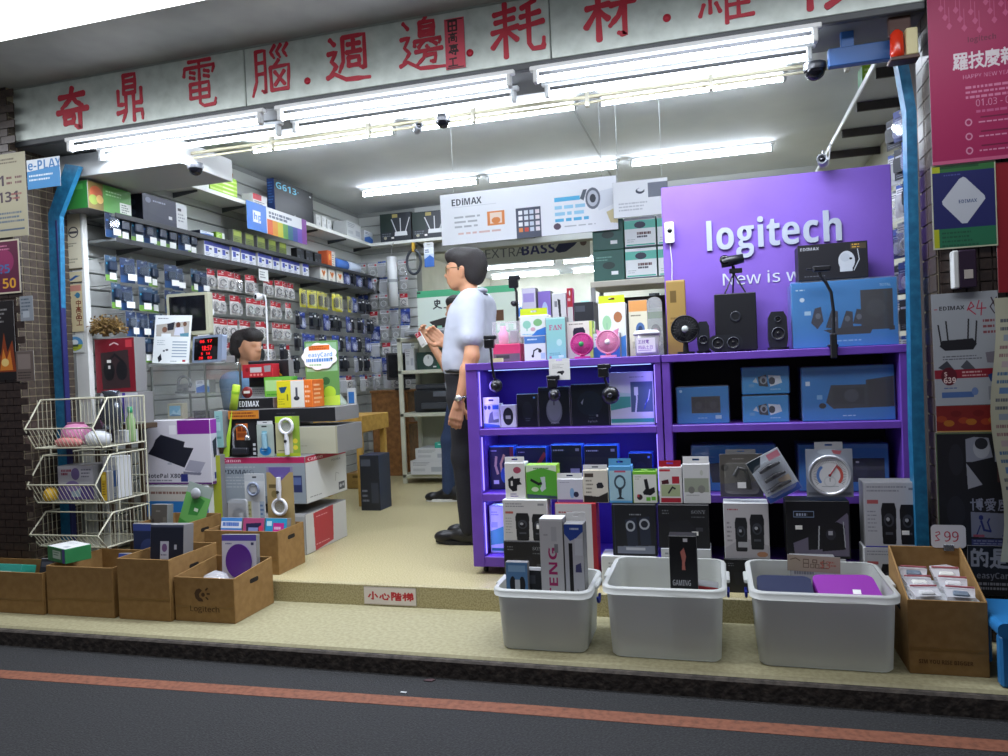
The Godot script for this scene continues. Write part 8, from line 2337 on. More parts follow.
	F("bx_lime_top",110,90,"dce2de"); E(24,44,15,20,"8cc4b0"); E(64,36,16,18,"7ab07a"); E(46,68,9,10,"c8a0ac"); G([60,74,100,56,100,100,40,100],"3a7ac8"); L(6,90,50,1,7,"5ab0d8"); R(22,52,4,24,"8cc4b0")
	F("bx_lime_top2",110,170,"dde2dc"); E(30,36,17,14,"9ac8a0"); E(72,26,16,10,"a8704a"); R(28,36,4,36,"8ab89a"); G([0,84,50,70,100,60,100,100,0,100],"4a8ad0"); E(60,58,14,10,"c8d8e4"); L(8,92,60,1,5,"d8e4f0")
	F("bx_power",110,140,"dcdad0"); L(8,6,60,1,6,"8a8478"); G([28,18,64,16,72,26,70,80,60,88,26,86,22,76,24,26],"26283a"); R(44,40,14,6,"3c4058"); R(88,0,12,100,"c8d86a")
	F("bx_drone",76,180,"d4d0b8"); R(0,0,100,20,"d89a5a"); L(10,26,70,1,5,"6a6450"); E(60,52,24,12,"4a6a9a"); E(60,52,12,6,"2a3a5a"); R(14,74,40,12,"b8b49c")
	F("bx_cleargreen",70,150,"b4bcb4"); R(0,8,100,14,"5a8a3a"); E(50,50,34,16,"3a3440"); E(50,50,18,8,"a85a70"); R(50,72,30,8,"e4e6e4"); L(8,88,70,2,5,"6a706a")
	F("tub_note",110,86,"e6dfea"); H("王技電池",8,14,26,"6a3aa0",9.0,0.98); H("用品土日",8,52,26,"8a5ab8",9.0,0.98); R(8,84,70,3,"8a5ab8")
	F("bx_lilac",60,110,"d4d0e4"); E(50,50,30,18,"e8e6f0"); R(8,8,80,14,"a89ad8"); L(10,78,70,2,7,"7a6ab0")
	F("bx_violet",60,110,"8a72c8"); E(52,34,24,16,"b8c8f0"); E(50,64,20,14,"5a4a9a")
	F("bx_swirl",60,110,"dcdcdc"); G([40,10,60,12,64,50,54,96,42,96,50,50],"23232a"); R(16,14,20,10,"8a8a90")
	# --- counter and pile
	F("sky_card",90,80,"b8b49a"); R(12,14,76,66,"7ab8d8"); G([12,80,40,40,60,60,88,30,88,80],"a8d4e8"); G([12,80,30,66,88,74,88,80],"5a8ab0")
	F("leaflet",170,220,"dde2e2"); L(8,6,30,1,4,"6a7078"); G([4,20,94,12,94,44,6,44],"a8a49c"); G([34,18,54,14,52,30,36,32],"2c2e36"); E(64,20,6,6,"5a3a30"); G([56,26,78,24,84,42,54,42],"c8ccd8"); E(82,18,5,5,"6a4a3a"); E(28,30,7,6,"7a5a4a"); G([70,38,94,36,94,44,72,44],"5a8a9a"); R(20,38,26,6,"dde2e2")
	for i in 6:
		R(52,54 + i * 6,40,2.2,"8a9aa8")
	L(10,52,30,3,4,"b0b8bc",0.4); G([14,88,22,80,26,92,18,98],"20242c"); E(30,74,3,2,"4a5058"); E(38,72,4,2,"4a5058"); R(82,92,8,4,"a83a44"); L(50,94,24,1,4,"8a9094")
	F("violet_band",160,110,"c0c2cc"); R(58,0,8,100,"4a3aa0"); R(0,40,40,8,"a0a4b0"); L(8,16,40,2,8,"8a8e9c"); R(70,30,26,40,"b0b4c4")
	F("red_headset",150,130,"801a28"); G([14,26,84,22,86,92,16,94],"3a2a2c"); E(34,60,14,18,"17171a"); E(66,60,14,18,"1b1b1f"); W([30,44,50,30,70,44],6.0,"17171a"); W([38,12,50,8,60,12],3.0,"e0c8c8"); R(32,50,6,6,"e0dcd8"); R(78,4,16,14,"c03a44")
	F("tablet_box",280,240,"cfcdd6"); R(54,0,46,22,"7a1a8c"); G([30,22,64,34,62,42,76,44,62,74,10,52,18,40,22,30],"1c1e2c"); G([62,78,70,62,92,66,84,82],"a0a0b0"); G([60,80,86,82,84,86,60,84],"7a7a8c"); R(38,66,6,3,"a8acb8"); E(8,10,4,3.5,"3a3a4a"); T("NotePal X800",6,90,6.5,"3a3a46",true,1.1); L(6,93,46,1,4,"8a8a96"); R(56,84,10,12,"2a3078"); R(0,97,100,3,"5a2a6a"); R(42,8,10,14,"e4e4ea")
	F("tablet_side",60,240,"c4c2cc"); R(0,0,100,22,"8e2a9c"); G([20,34,70,28,66,56,30,60],"2a2c38"); R(30,82,50,10,"2a3078"); R(0,96,100,4,"5a2a6a")
	F("tablet_top",200,60,"d4d2da"); R(54,0,46,100,"7a1a8c")
	F("blue_appliance",260,200,"cac6be"); R(0,22,100,78,"2a78c0"); L(8,8,70,1,8,"8a6a60"); E(54,56,10,12,"123a6a"); E(54,56,5,6,"0c1c34"); E(14,64,14,20,"4a4c50"); L(64,40,30,3,7,"a8cce8")
	F("olive_box",90,220,"a4ac2c"); R(10,80,60,8,"6a7418"); L(16,90,50,2,4,"c8d060")
	F("mint_box",60,160,"8ab8b4"); L(20,14,50,2,5,"4a7a78"); R(20,30,50,24,"a8d0cc"); R(14,70,60,6,"5a8a88")
	F("pixma_front",320,230,"8e98a0"); R(0,0,100,13,"b02456"); T("Canon",4,10,7,"e8c8d4",true,1.0,false,true); T("PIXMA",4,36,9,"3a4450",true,1.0); T("MG",28,36,9,"5a6470",false); L(4,42,36,4,7,"a8b0b6",0.35); L(4,20,60,1,5,"a8b0b6"); R(84,40,12,36,"2c3460"); R(86,44,9,16,"5a6a9a"); G([40,86,84,80,84,100,40,100],"5a646c")
	F("pixma_side",200,230,"cdcfcb"); R(0,0,100,13,"b02440"); T("Canon",6,10,7,"e8d0d4",true,1.0,false,true); T("PIXMA",62,24,5,"6a7078",false); L(8,88,30,1,4,"8a8c88"); W([80,56,72,52,70,70],2.0,"8a8c88"); R(78,76,16,18,"4a4c50"); E(83,85,3,4,"a8aaac"); E(90,84,2.4,3.6,"a8aaac")
	F("pixma_low",240,150,"a8acae"); R(0,0,100,6,"c4c6c6"); R(60,30,30,40,"8a9096")
	F("pixma_low_side",200,150,"c4c4c0"); G([18,4,66,0,64,92,20,100],"b0323c"); L(24,14,30,1,6,"d89a9a"); L(22,84,36,1,6,"d8a0a0")
	F("beige_plain",140,90,"aeac96"); R(0,0,100,3,"c4c2ac"); R(96,0,4,100,"98967f"); L(10,70,30,1,6,"8a8874")
	F("black_plain",140,60,"1a1a1d"); R(0,0,100,5,"2a2a2e"); L(40,30,20,1,20,"3a3a3e")
	F("orange_strip",120,40,"c87e26"); L(6,20,84,2,34,"7a3a10",0.6)
	F("dimax_box",180,50,"17171a"); T("EDIMAX",3,80,54,"e8eaec",true,0.72)
	F("bulb_box",150,130,"d6d4cc"); R(0,0,40,100,"d4c81e"); R(78,0,22,100,"d86a24"); G([6,24,30,22,22,44,12,46],"1e4a6a"); E(56,66,8,8,"23232a"); R(53,26,6,40,"4a4a54"); L(80,20,18,4,18,"f0b890"); R(28,50,4,24,"7a7a18"); L(4,66,20,3,9,"a09a14")
	F("bulb_orange",70,130,"d8682a"); L(14,16,70,5,16,"f0b890")
	F("green_print",110,110,"6cae3c"); R(4,10,60,36,"a8d088"); L(8,56,60,4,10,"3a7a24"); E(76,70,14,14,"4a8a30")
	F("red_gadget",140,56,"a81c28"); R(26,22,38,40,"b8b4b4"); E(16,40,6,16,"7a1018"); G([72,14,96,10,94,60,74,62],"8a8688")
	for i in 4:
		E(28 + i * 12,80,4,9,"e08a80")
	F("black_gold",180,104,"17171a"); G([68,40,78,34,76,46,84,60,74,62],"d8a020"); L(8,40,44,1,10,"8a6a20"); R(0,0,100,5,"2c2c30"); G([0,84,100,70,100,100,0,100],"24221c")
	F("green_card",120,200,"5a8a4a"); R(4,3,92,44,"8ab08a"); E(30,70,16,8,"3a6a2a"); E(70,80,18,10,"a8d03a"); E(60,62,12,6,"2f5a30"); G([0,90,100,84,100,100,0,100],"b8d848")
	F("cloud",200,140,"e8eaea"); R(22,10,58,18,"d8702c"); L(24,13,52,2,7,"a04a18",0.6); T("easyCard",20,52,15,"6a9ad0",true,1.05); L(14,58,74,1,16,"4a86c8",0.75); L(22,78,56,1,9,"8ab88a",0.7); E(84,60,3,4,"2c3a2c")
	F("pk_lamp",110,200,"1b1b1f"); R(26,24,44,38,"d0702a"); R(32,30,14,12,"8a3a10"); R(50,30,14,12,"8a3a10"); R(32,46,32,10,"a8501c"); R(86,70,10,6,"cfd2d4"); R(86,80,10,6,"cfd2d4"); R(86,90,10,6,"cfd2d4")
	F("pk_bluedisc",80,170,"a8b4ac"); G([30,20,60,20,64,70,26,70],"7aa8b4"); E(48,82,34,15,"2a86cc"); L(24,80,40,1,5,"c8e0f0"); R(30,4,30,5,"3a3e3c")
	F("pk_magnifier",110,170,"b8b48c"); R(0,0,100,16,"a8c82e"); R(70,0,30,100,"8aa83a"); E(80,62,10,6,"d8c83a"); E(80,78,10,6,"d8c83a"); R(0,92,100,8,"a8b82e"); L(8,84,40,1,5,"6a6a4a")
	F("pk_magnifier2",110,220,"b09a68"); R(0,0,100,10,"8a86a8"); G([10,8,50,26,90,8,90,2,10,2],"6a5aa0"); R(8,30,30,6,"6a5a34"); E(26,46,10,6,"8a7a4a"); L(8,88,60,2,4,"7a6838")
	F("pk_ring",90,200,"d0d4d4"); R(0,0,100,14,"c0c6ca"); R(8,52,22,40,"c8c490"); R(72,52,22,40,"a8b8c8"); R(38,52,26,40,"c4c8cc"); L(10,58,18,5,8,"7a7648"); L(74,58,18,5,8,"4a6a9a"); R(40,5,20,3,"3a3e44")
	F("red_dots",60,60,"c4bcb8"); E(50,50,34,34,"a82a38"); E(50,50,16,16,"d8d0cc"); R(0,0,100,12,"8a1a28")
	# --- cartons and baskets
	F("violet_print",180,140,"b4b4bc"); R(0,56,100,44,"5a4a8a"); R(0,48,100,8,"c4c6cc"); L(10,10,30,2,10,"8a3a50",0.7); E(50,24,12,18,"6a5a8a"); L(66,10,28,3,10,"6a6a78"); R(36,66,26,26,"9ab0c0"); E(40,60,20,16,"8a7ab0")
	F("blue_tall",90,180,"b8c0cc"); R(0,0,100,20,"d4d8dc"); G([0,40,100,30,100,70,0,78],"4a70b0"); L(12,82,70,3,5,"5a6a8a")
	F("yellow_slim",40,140,"c8a41e"); R(20,10,60,20,"e0c850"); L(20,40,60,5,9,"7a5e10")
	F("green_white_box",140,60,"2f7a4a"); R(30,20,46,56,"b8ccbc"); L(34,30,34,2,16,"3a6a4a"); R(84,0,16,100,"4a4a90")
	F("navy_pack",100,120,"22305a"); R(0,0,100,14,"3a50a0"); E(50,50,28,20,"3a4a80"); L(10,80,70,2,7,"8a9ac8")
	F("dark_case",130,220,"1b2132"); R(30,20,26,22,"c4c8d4"); E(43,28,8,5,"7a5a8a"); L(32,36,22,1,3,"6a6a80"); R(72,24,8,6,"b8bcc8"); G([0,0,100,0,100,3,0,3],"4a5066")
	F("pk_purple",140,260,"cbcbd4"); R(0,0,100,9,"5a4aa8"); L(10,12,24,1,4,"6a6a90"); R(84,11,8,4,"3a3a60"); L(12,88,60,2,4,"8a8aa0")
	F("pk_green_tool",130,210,"6aae5a"); R(0,0,100,20,"9aa8a0"); G([30,20,80,26,66,56,30,60],"3a8a3a"); R(48,44,16,6,"d8e8d0"); G([0,70,100,84,100,100,0,100],"3f8f3a"); L(12,80,40,2,5,"c0e0b0")
	F("pk_pinkblue",110,180,"4a8ad0"); R(0,8,100,14,"e0e4f0"); L(8,10,80,1,10,"3a6ac0",0.8); R(0,26,100,12,"e08ab0"); L(8,29,70,1,8,"f4f0f4",0.8); R(0,44,100,10,"f0f0f4"); E(60,70,20,14,"d8c890")
	F("pk_navyred",110,180,"b04a78"); G([14,12,86,10,80,46,20,46],"24244a"); R(26,20,46,18,"8a94c8"); E(84,22,10,6,"d83a5a"); L(10,60,70,3,7,"e8b8cc")
	F("pk_cyanpink",110,180,"2a9ac8"); R(36,10,50,40,"c82a8c"); L(42,18,36,3,9,"f0c8e4",0.6); R(6,6,24,10,"c8ecf4"); L(8,60,70,3,7,"a8dcec")
	# --- bins
	F("uteng",110,330,"cfcfd0"); T("UTENG",72,74,36,"b02a6a",true,0.95,true); R(50,6,24,12,"bfc0c2"); R(62,20,16,7,"8a8a8e"); R(0,0,100,1.4,"e4e4e4"); L(16,12,30,1,3,"a8a8ac")
	F("stick_box",120,320,"c6c8ce"); G([0,0,100,0,100,6,60,12,30,14,0,8],"2c4aa0"); L(30,3,50,1,4,"d8e0f0"); R(22,16,20,84,"1b1a1c"); R(22,70,20,8,"a83028"); G([56,34,84,32,88,40,54,40],"4a4a7a"); W([62,54,76,62,88,64],3.0,"3a3a48"); G([60,78,90,76,86,82,64,82],"2a2a50"); R(54,12,40,14,"d4d8de")
	F("pk_blue_small",110,180,"5a86b4"); R(10,4,80,8,"8ab0d0"); E(30,28,14,10,"17181e"); E(74,28,14,10,"17181e"); R(40,22,24,14,"cfd4d8"); R(8,46,84,30,"24406a"); E(26,56,10,8,"17181e"); R(8,80,84,12,"b8c0c8")
	F("gaming",110,260,"121216"); G([40,14,54,10,62,18,56,24,58,30,44,30,46,22],"c8786a"); T("GAMING",8,44,5,"c0c2c8"); G([0,70,60,52,100,60,100,100,0,100],"3a1218"); R(52,2,16,3,"e8e8ea")
	F("gaming_side",70,260,"1a1a1e"); T("gaming",60,80,24,"a8aab0",true,1.0,true)
	F("paper_note",160,50,"a89a86"); W([6,30,16,20,24,34],3.0,"6a5a48"); H("日品土",26,20,60,"6a5a48",8.0,0.9); T("$3",62,74,44,"a85a48",false); L(78,30,18,2,20,"a86a58")
	F("price99",120,80,"d8d6d6"); W([14,34,24,30,26,40,14,48,24,66,12,70],3.0,"b83a48"); T("99",38,72,44,"b83a48",false)

# ---------------------------------------------------------------- people: smooth bodies from tapered capsules, meshed as surface nets
# bones: [a, b, ra, rb]; one blend width k for all
func body(bones: Array,cell: float,k: float) -> ArrayMesh:
	var lo := Vector3.ONE * 1e9
	var hi := Vector3.ONE * -1e9
	for b in bones:
		var r: float = maxf(b[2],b[3]) + 3.0 * cell + k * 0.5
		lo = lo.min(b[0] - Vector3.ONE * r).min(b[1] - Vector3.ONE * r)
		hi = hi.max(b[0] + Vector3.ONE * r).max(b[1] + Vector3.ONE * r)
	var nx := int((hi.x - lo.x) / cell) + 2
	var ny := int((hi.y - lo.y) / cell) + 2
	var nz := int((hi.z - lo.z) / cell) + 2
	var f := PackedFloat32Array()
	f.resize(nx * ny * nz)
	f.fill(9.0)
	for b in bones:
		var a: Vector3 = b[0]
		var e: Vector3 = b[1]
		var ra: float = b[2]
		var rb: float = b[3]
		var ab := e - a
		var l2 := maxf(ab.length_squared(),1e-9)
		var m := maxf(ra,rb) + 2.5 * cell + k
		var i0 := ((a.min(e) - Vector3.ONE * m - lo) / cell).floor()
		var i1 := ((a.max(e) + Vector3.ONE * m - lo) / cell).ceil()
		for z in range(maxi(0,int(i0.z)),mini(nz,int(i1.z) + 1)):
			for y in range(maxi(0,int(i0.y)),mini(ny,int(i1.y) + 1)):
				var base := (z * ny + y) * nx
				for x in range(maxi(0,int(i0.x)),mini(nx,int(i1.x) + 1)):
					var p := lo + Vector3(x,y,z) * cell
					var t := clampf((p - a).dot(ab) / l2,0.0,1.0)
					var d := p.distance_to(a + ab * t) - lerpf(ra,rb,t)
					var o := f[base + x]
					var h := clampf(0.5 + 0.5 * (o - d) / k,0.0,1.0)
					f[base + x] = lerpf(o,d,h) - k * h * (1.0 - h)
	var vid := {}
	var pts := PackedVector3Array()
	var off := [0,1,nx,nx + 1,nx * ny,nx * ny + 1,nx * ny + nx,nx * ny + nx + 1]
	var cor := [Vector3(0,0,0),Vector3(1,0,0),Vector3(0,1,0),Vector3(1,1,0),Vector3(0,0,1),Vector3(1,0,1),Vector3(0,1,1),Vector3(1,1,1)]
	var eds := [[0,1],[0,2],[0,4],[1,3],[1,5],[2,3],[2,6],[3,7],[4,5],[4,6],[5,7],[6,7]]
	for z in nz - 1:
		for y in ny - 1:
			var row := (z * ny + y) * nx
			for x in nx - 1:
				var c0 := f[row + x]
				if c0 > cell * 2.2 or c0 < -cell * 2.2:
					continue
				var s := 0
				for q in 8:
					if f[row + x + off[q]] < 0.0:
						s += 1
				if s == 0 or s == 8:
					continue
				var acc := Vector3.ZERO
				var n := 0
				for ed in eds:
					var fa := f[row + x + off[ed[0]]]
					var fb := f[row + x + off[ed[1]]]
					if (fa < 0.0) != (fb < 0.0):
						acc += cor[ed[0]].lerp(cor[ed[1]],fa / (fa - fb))
						n += 1
				vid[row + x] = pts.size()
				pts.append(lo + (Vector3(x,y,z) + acc / n) * cell)
	var idx := PackedInt32Array()
	var steps := [[1,nx,nx * ny],[nx,nx * ny,1],[nx * ny,1,nx]]
	for key in vid:
		var v0 := f[key]
		for s in 3:
			var st: Array = steps[s]
			var v1 := f[key + st[0]]
			if (v0 < 0.0) == (v1 < 0.0):
				continue
			var q := [key,key - st[1],key - st[1] - st[2],key - st[2]]
			var ok := true
			for e in q:
				if not vid.has(e):
					ok = false
			if not ok:
				continue
			var w := [vid[q[0]],vid[q[1]],vid[q[2]],vid[q[3]]]
			if v0 < 0.0:
				w.reverse()
			idx.append_array([w[0],w[1],w[2],w[0],w[2],w[3]])
	# normals from the field's faces
	var nor := PackedVector3Array()
	nor.resize(pts.size())
	for i in range(0,idx.size(),3):
		var fn := (pts[idx[i + 2]] - pts[idx[i]]).cross(pts[idx[i + 1]] - pts[idx[i]])
		for j in 3:
			nor[idx[i + j]] += fn
	for i in nor.size():
		nor[i] = nor[i].normalized()
	var arr := []
	arr.resize(Mesh.ARRAY_MAX)
	arr[Mesh.ARRAY_VERTEX] = pts
	arr[Mesh.ARRAY_NORMAL] = nor
	arr[Mesh.ARRAY_INDEX] = idx
	var am := ArrayMesh.new()
	am.add_surface_from_arrays(Mesh.PRIMITIVE_TRIANGLES,arr)
	return am

# head looking along -x (profile towards the left), chin base at the neck joint; s scales a 0.23 m head
func head_bones(o: Vector3,s := 1.0) -> Array:
	var q := func(x: float,y: float,z: float) -> Vector3:
		return o + Vector3(x,y,z) * s
	return [
		[q.call(0.03,0.15,0.0),q.call(-0.02,0.155,0.0),0.083 * s,0.078 * s],
		[q.call(-0.03,0.11,0.022),q.call(-0.03,0.11,-0.022),0.055 * s,0.055 * s],
		[q.call(-0.055,0.04,0.012),q.call(-0.055,0.04,-0.012),0.034 * s,0.034 * s],
		[q.call(-0.045,0.075,0.02),q.call(-0.045,0.075,-0.02),0.042 * s,0.042 * s],
		[q.call(0.0,0.06,0.04),q.call(-0.05,0.035,0.016),0.026 * s,0.024 * s],
		[q.call(0.0,0.06,-0.04),q.call(-0.05,0.035,-0.016),0.026 * s,0.024 * s],
		[q.call(-0.094,0.128,0.0),q.call(-0.112,0.092,0.0),0.008 * s,0.013 * s],
		[q.call(-0.1,0.09,0.01),q.call(-0.1,0.09,-0.01),0.009 * s,0.009 * s],
		[q.call(-0.088,0.14,0.03),q.call(-0.088,0.14,-0.03),0.012 * s,0.012 * s],
		[q.call(-0.09,0.064,0.014),q.call(-0.09,0.064,-0.014),0.008 * s,0.008 * s],
		[q.call(-0.088,0.052,0.012),q.call(-0.088,0.052,-0.012),0.008 * s,0.008 * s],
		[q.call(0.012,0.125,0.076),q.call(0.008,0.085,0.07),0.013 * s,0.009 * s],
		[q.call(0.012,0.125,-0.076),q.call(0.008,0.085,-0.07),0.013 * s,0.009 * s],
	]

# a hand: palm and five bent fingers; frame: o wrist, d along the hand, n palm normal
func hand_bones(o: Vector3,d: Vector3,n: Vector3,curl: float,mirror := 1.0) -> Array:
	var s := d.cross(n).normalized() * mirror
	var out := []
	var kn := o + d * 0.085
	for i in 4:
		var u: float = (i - 1.5) * 0.0195
		out.append([o + s * u * 0.7,kn + s * u,0.0125,0.0115])
	out.append([o - d * 0.03,o + d * 0.02,0.024,0.022])
	var lens := [0.07,0.08,0.075,0.058]
	for i in 4:
		var u: float = (1.5 - i) * 0.0195
		var p: Vector3 = kn + s * u
		var dir := d
		var r := 0.0092
		for j in 3:
			var ang := curl * (0.6 + 0.35 * j)
			dir = (d * cos(ang * (j + 1) * 0.7) + n * sin(ang * (j + 1) * 0.7)).normalized()
			var q: Vector3 = p + dir * lens[i] * [0.45,0.32,0.23][j]
			out.append([p,q,r,r * 0.92])
			p = q
			r *= 0.93
	var tb: Vector3 = o + d * 0.025 + s * 0.024
	var t1: Vector3 = tb + (d * 0.6 + s * 0.75 + n * 0.25).normalized() * 0.038
	var t2: Vector3 = t1 + (d * 0.9 + s * 0.25 + n * 0.45).normalized() * 0.03
	out.append([tb,t1,0.0125,0.0105])
	out.append([t1,t2,0.0105,0.0088])
	return out

func people() -> void:
	var skin := mat(c("c48f6c"),0.55)
	skin.subsurf_scatter_enabled = true
	skin.subsurf_scatter_strength = 0.1
	var hair := surf(0.09,[[0.0,0.5,1.0],["141112","221d1c","322b2a"]],119,5.0,0.55,0.4,4)
	man(skin,hair)
	shopper(skin,hair)
	clerk(skin,hair)

func shoe(t: Node3D,at: Vector3,turn: float,upper: Color,sole: Color) -> void:
	var r := Node3D.new()
	var st := body([[Vector3(0.07,0.055,0),Vector3(-0.02,0.06,0),0.042,0.044],[Vector3(-0.02,0.05,0),Vector3(-0.14,0.035,0.0),0.042,0.03],[Vector3(-0.14,0.034,0.01),Vector3(-0.17,0.032,0.006),0.032,0.026],[Vector3(0.06,0.05,0),Vector3(0.05,0.1,0),0.04,0.04]],0.012,0.03)
	var m := part(st,"shoe",mat(upper,0.45),t,at,Vector3(0,turn,0))
	var o := []
	for i in 24:
		var a := TAU * i / 24
		var x := cos(a) * 0.145 - 0.045
		var wd := 0.044 if x < -0.05 else 0.037
		o.append(Vector2(x,sin(a) * wd))
	part(slab_mesh(o,0.02),"sole",mat(sole,0.6),m,Vector3(0,0.02,0),Vector3(-PI / 2,0,0))

# standing man in profile, facing left; origin on the floor under his hips
func man(skin: Material,hair: Material) -> void:
	var t := thing("person","man with glasses and watch, white short-sleeved shirt and black trousers, standing in profile","person",Vector3(-1.49,0,-4.33))
	t.rotation.z = -0.065
	t.scale = Vector3.ONE * 1.045
	var sc := 1.0
	var neck := Vector3(-0.015,1.415,0.0)
	var hb := head_bones(neck + Vector3(-0.035,0.03,0),0.98)
	hb.append([neck + Vector3(-0.02,0.09,0),neck + Vector3(0.015,-0.03,0),0.05,0.056])
	var sk := ST()
	sk.append_from(body(hb,0.0075,0.022),0,Transform3D())
	# near arm (towards the camera), hanging; far arm bent forward
	var sh := Vector3(0.05,1.34,0.17)
	var el := Vector3(0.075,1.07,0.215)
	var wr := Vector3(0.02,0.84,0.235)
	sk.append_from(body([[sh,el,0.046,0.04],[el,el.lerp(wr,0.35),0.041,0.042],[el.lerp(wr,0.35),wr,0.042,0.027]],0.01,0.02),0,Transform3D())
	sk.append_from(body(hand_bones(wr + Vector3(-0.006,-0.03,0.0),Vector3(-0.2,-0.97,0.0).normalized(),Vector3(-0.25,0,-0.95).normalized(),0.55,1.0),0.0045,0.008),0,Transform3D())
	var sh2 := Vector3(0.03,1.32,-0.17)
	var el2 := Vector3(-0.04,1.06,-0.2)
	var wr2 := Vector3(-0.2,1.14,-0.12)
	sk.append_from(body([[sh2,el2,0.046,0.04],[el2,wr2,0.041,0.027]],0.012,0.02),0,Transform3D())
	sk.append_from(body(hand_bones(wr2,Vector3(-0.75,0.6,0.2).normalized(),Vector3(0.3,0.2,0.9).normalized(),0.7,-1.0),0.005,0.008),0,Transform3D())
	sk.set_material(skin)
	part(sk.commit(),"body",skin,t)
	# shirt
	var shirt := surf(0.012,[[0.0,0.5,1.0],["a8adba","b2b7c3","bcc1cc"]],111,1.2,0.85,0.25,2)
	var sb := [
		[Vector3(0.0,1.3,0.1),Vector3(0.0,1.3,-0.1),0.105,0.105],
		[Vector3(-0.005,1.2,0.085),Vector3(-0.005,1.2,-0.085),0.122,0.122],
		[Vector3(-0.015,1.1,0.075),Vector3(-0.015,1.1,-0.075),0.122,0.122],
		[Vector3(-0.02,1.02,0.075),Vector3(-0.02,1.02,-0.075),0.12,0.12],
		[Vector3(0.035,1.385,0.12),Vector3(0.035,1.385,-0.12),0.06,0.06],
		[neck + Vector3(0.01,-0.05,0.03),neck + Vector3(0.01,-0.05,-0.03),0.066,0.066],
		[sh + Vector3(-0.01,0.02,-0.02),sh.lerp(el,0.6),0.072,0.07],
		[sh2 + Vector3(-0.01,0.02,0.02),sh2.lerp(el2,0.75),0.07,0.066],
	]
	var shm := part(body(sb,0.012,0.05),"shirt",shirt,t)
	# collar with a dark line, sleeve hem
	part(tube_mesh([neck + Vector3(-0.075,-0.05,0.05),neck + Vector3(-0.03,-0.012,0.085),neck + Vector3(0.04,0.025,0.08),neck + Vector3(0.085,0.035,0.03),neck + Vector3(0.085,0.035,-0.03),neck + Vector3(0.04,0.025,-0.08),neck + Vector3(-0.03,-0.012,-0.085),neck + Vector3(-0.075,-0.05,-0.05)],0.014,8),"collar",mat(c("b4b9c4"),0.8),shm)
	part(tube_mesh([neck + Vector3(-0.085,-0.075,0.06),neck + Vector3(-0.035,-0.034,0.1),neck + Vector3(0.04,0.002,0.095),neck + Vector3(0.098,0.012,0.03),neck + Vector3(0.098,0.012,-0.03)],0.0045,6),"collar_piping",mat(c("3a3e50"),0.8),shm)
	# trousers, belt
	var dark := surf(0.05,[[0.0,1.0],["121216","1c1c22"]],113,3.0,0.85,0.03,3)
	var hip := 0.9
	var kn := Vector3(0.0,0.5,0.09)
	var an := Vector3(0.045,0.09,0.1)
	var kn2 := Vector3(0.015,0.5,-0.08)
	var an2 := Vector3(0.06,0.09,-0.09)
	part(body([
		[Vector3(-0.018,0.965,0.072),Vector3(-0.018,0.965,-0.072),0.112,0.112],
		[Vector3(0.0,0.85,0.07),Vector3(0.0,0.85,-0.07),0.112,0.112],
		[Vector3(0.0,0.82,0.085),kn,0.098,0.068],
		[kn,an,0.07,0.056],
		[Vector3(0.0,0.82,-0.085),kn2,0.098,0.068],
		[kn2,an2,0.07,0.056],
	],0.014,0.04),"trousers",dark,t)
	var bl := []
	for i in 20:
		var a := TAU * i / 20
		bl.append(Vector3(-0.018 + cos(a) * 0.122,0.985,sin(a) * 0.192))
	part(tube_mesh(bl,0.012,6,true),"belt",mat(c("0e0e10"),0.4),t)
	# hair: cap over crown and back, sideburns
	var ho := neck + Vector3(-0.035,0.03,0)
	part(body([
		[ho + Vector3(0.045,0.165,0.0),ho + Vector3(-0.035,0.185,0.0),0.088,0.07],
		[ho + Vector3(0.06,0.13,0.02),ho + Vector3(0.06,0.13,-0.02),0.07,0.07],
		[ho + Vector3(0.065,0.085,0.025),ho + Vector3(0.065,0.085,-0.025),0.05,0.05],
		[ho + Vector3(-0.075,0.2,0.035),ho + Vector3(-0.075,0.2,-0.035),0.034,0.034],
		[ho + Vector3(0.02,0.17,0.06),ho + Vector3(-0.03,0.18,0.055),0.034,0.03],
		[ho + Vector3(0.02,0.17,-0.06),ho + Vector3(-0.03,0.18,-0.055),0.034,0.03],
		[ho + Vector3(-0.006,0.16,0.075),ho + Vector3(-0.01,0.115,0.076),0.012,0.007],
		[ho + Vector3(-0.006,0.16,-0.075),ho + Vector3(-0.01,0.115,-0.076),0.012,0.007],
	],0.008,0.02),"hair",hair,t)
	# glasses
	var g := part(tube_mesh(arc(ho + Vector3(-0.1,0.118,0.034),Vector3(0.25,0,0.97),Vector3.UP,0.022,0,TAU * 19 / 20.0,19),0.0022,6,true),"glasses",mat(c("8a7a5a"),0.3,0.7),t)
	part(tube_mesh(arc(ho + Vector3(-0.1,0.118,-0.034),Vector3(-0.25,0,0.97),Vector3.UP,0.022,0,TAU * 19 / 20.0,19),0.0022,6,true),"second_rim",mat(c("8a7a5a"),0.3,0.7),g)
	part(tube_mesh([ho + Vector3(-0.095,0.124,0.055),ho + Vector3(-0.04,0.128,0.078),ho + Vector3(0.012,0.126,0.086)],0.002,6),"temple",mat(c("8a7a5a"),0.3,0.7),g)
	part(tube_mesh([ho + Vector3(-0.108,0.122,0.013),ho + Vector3(-0.112,0.124,0.0),ho + Vector3(-0.108,0.122,-0.013)],0.002,6),"bridge",mat(c("8a7a5a"),0.3,0.7),g)
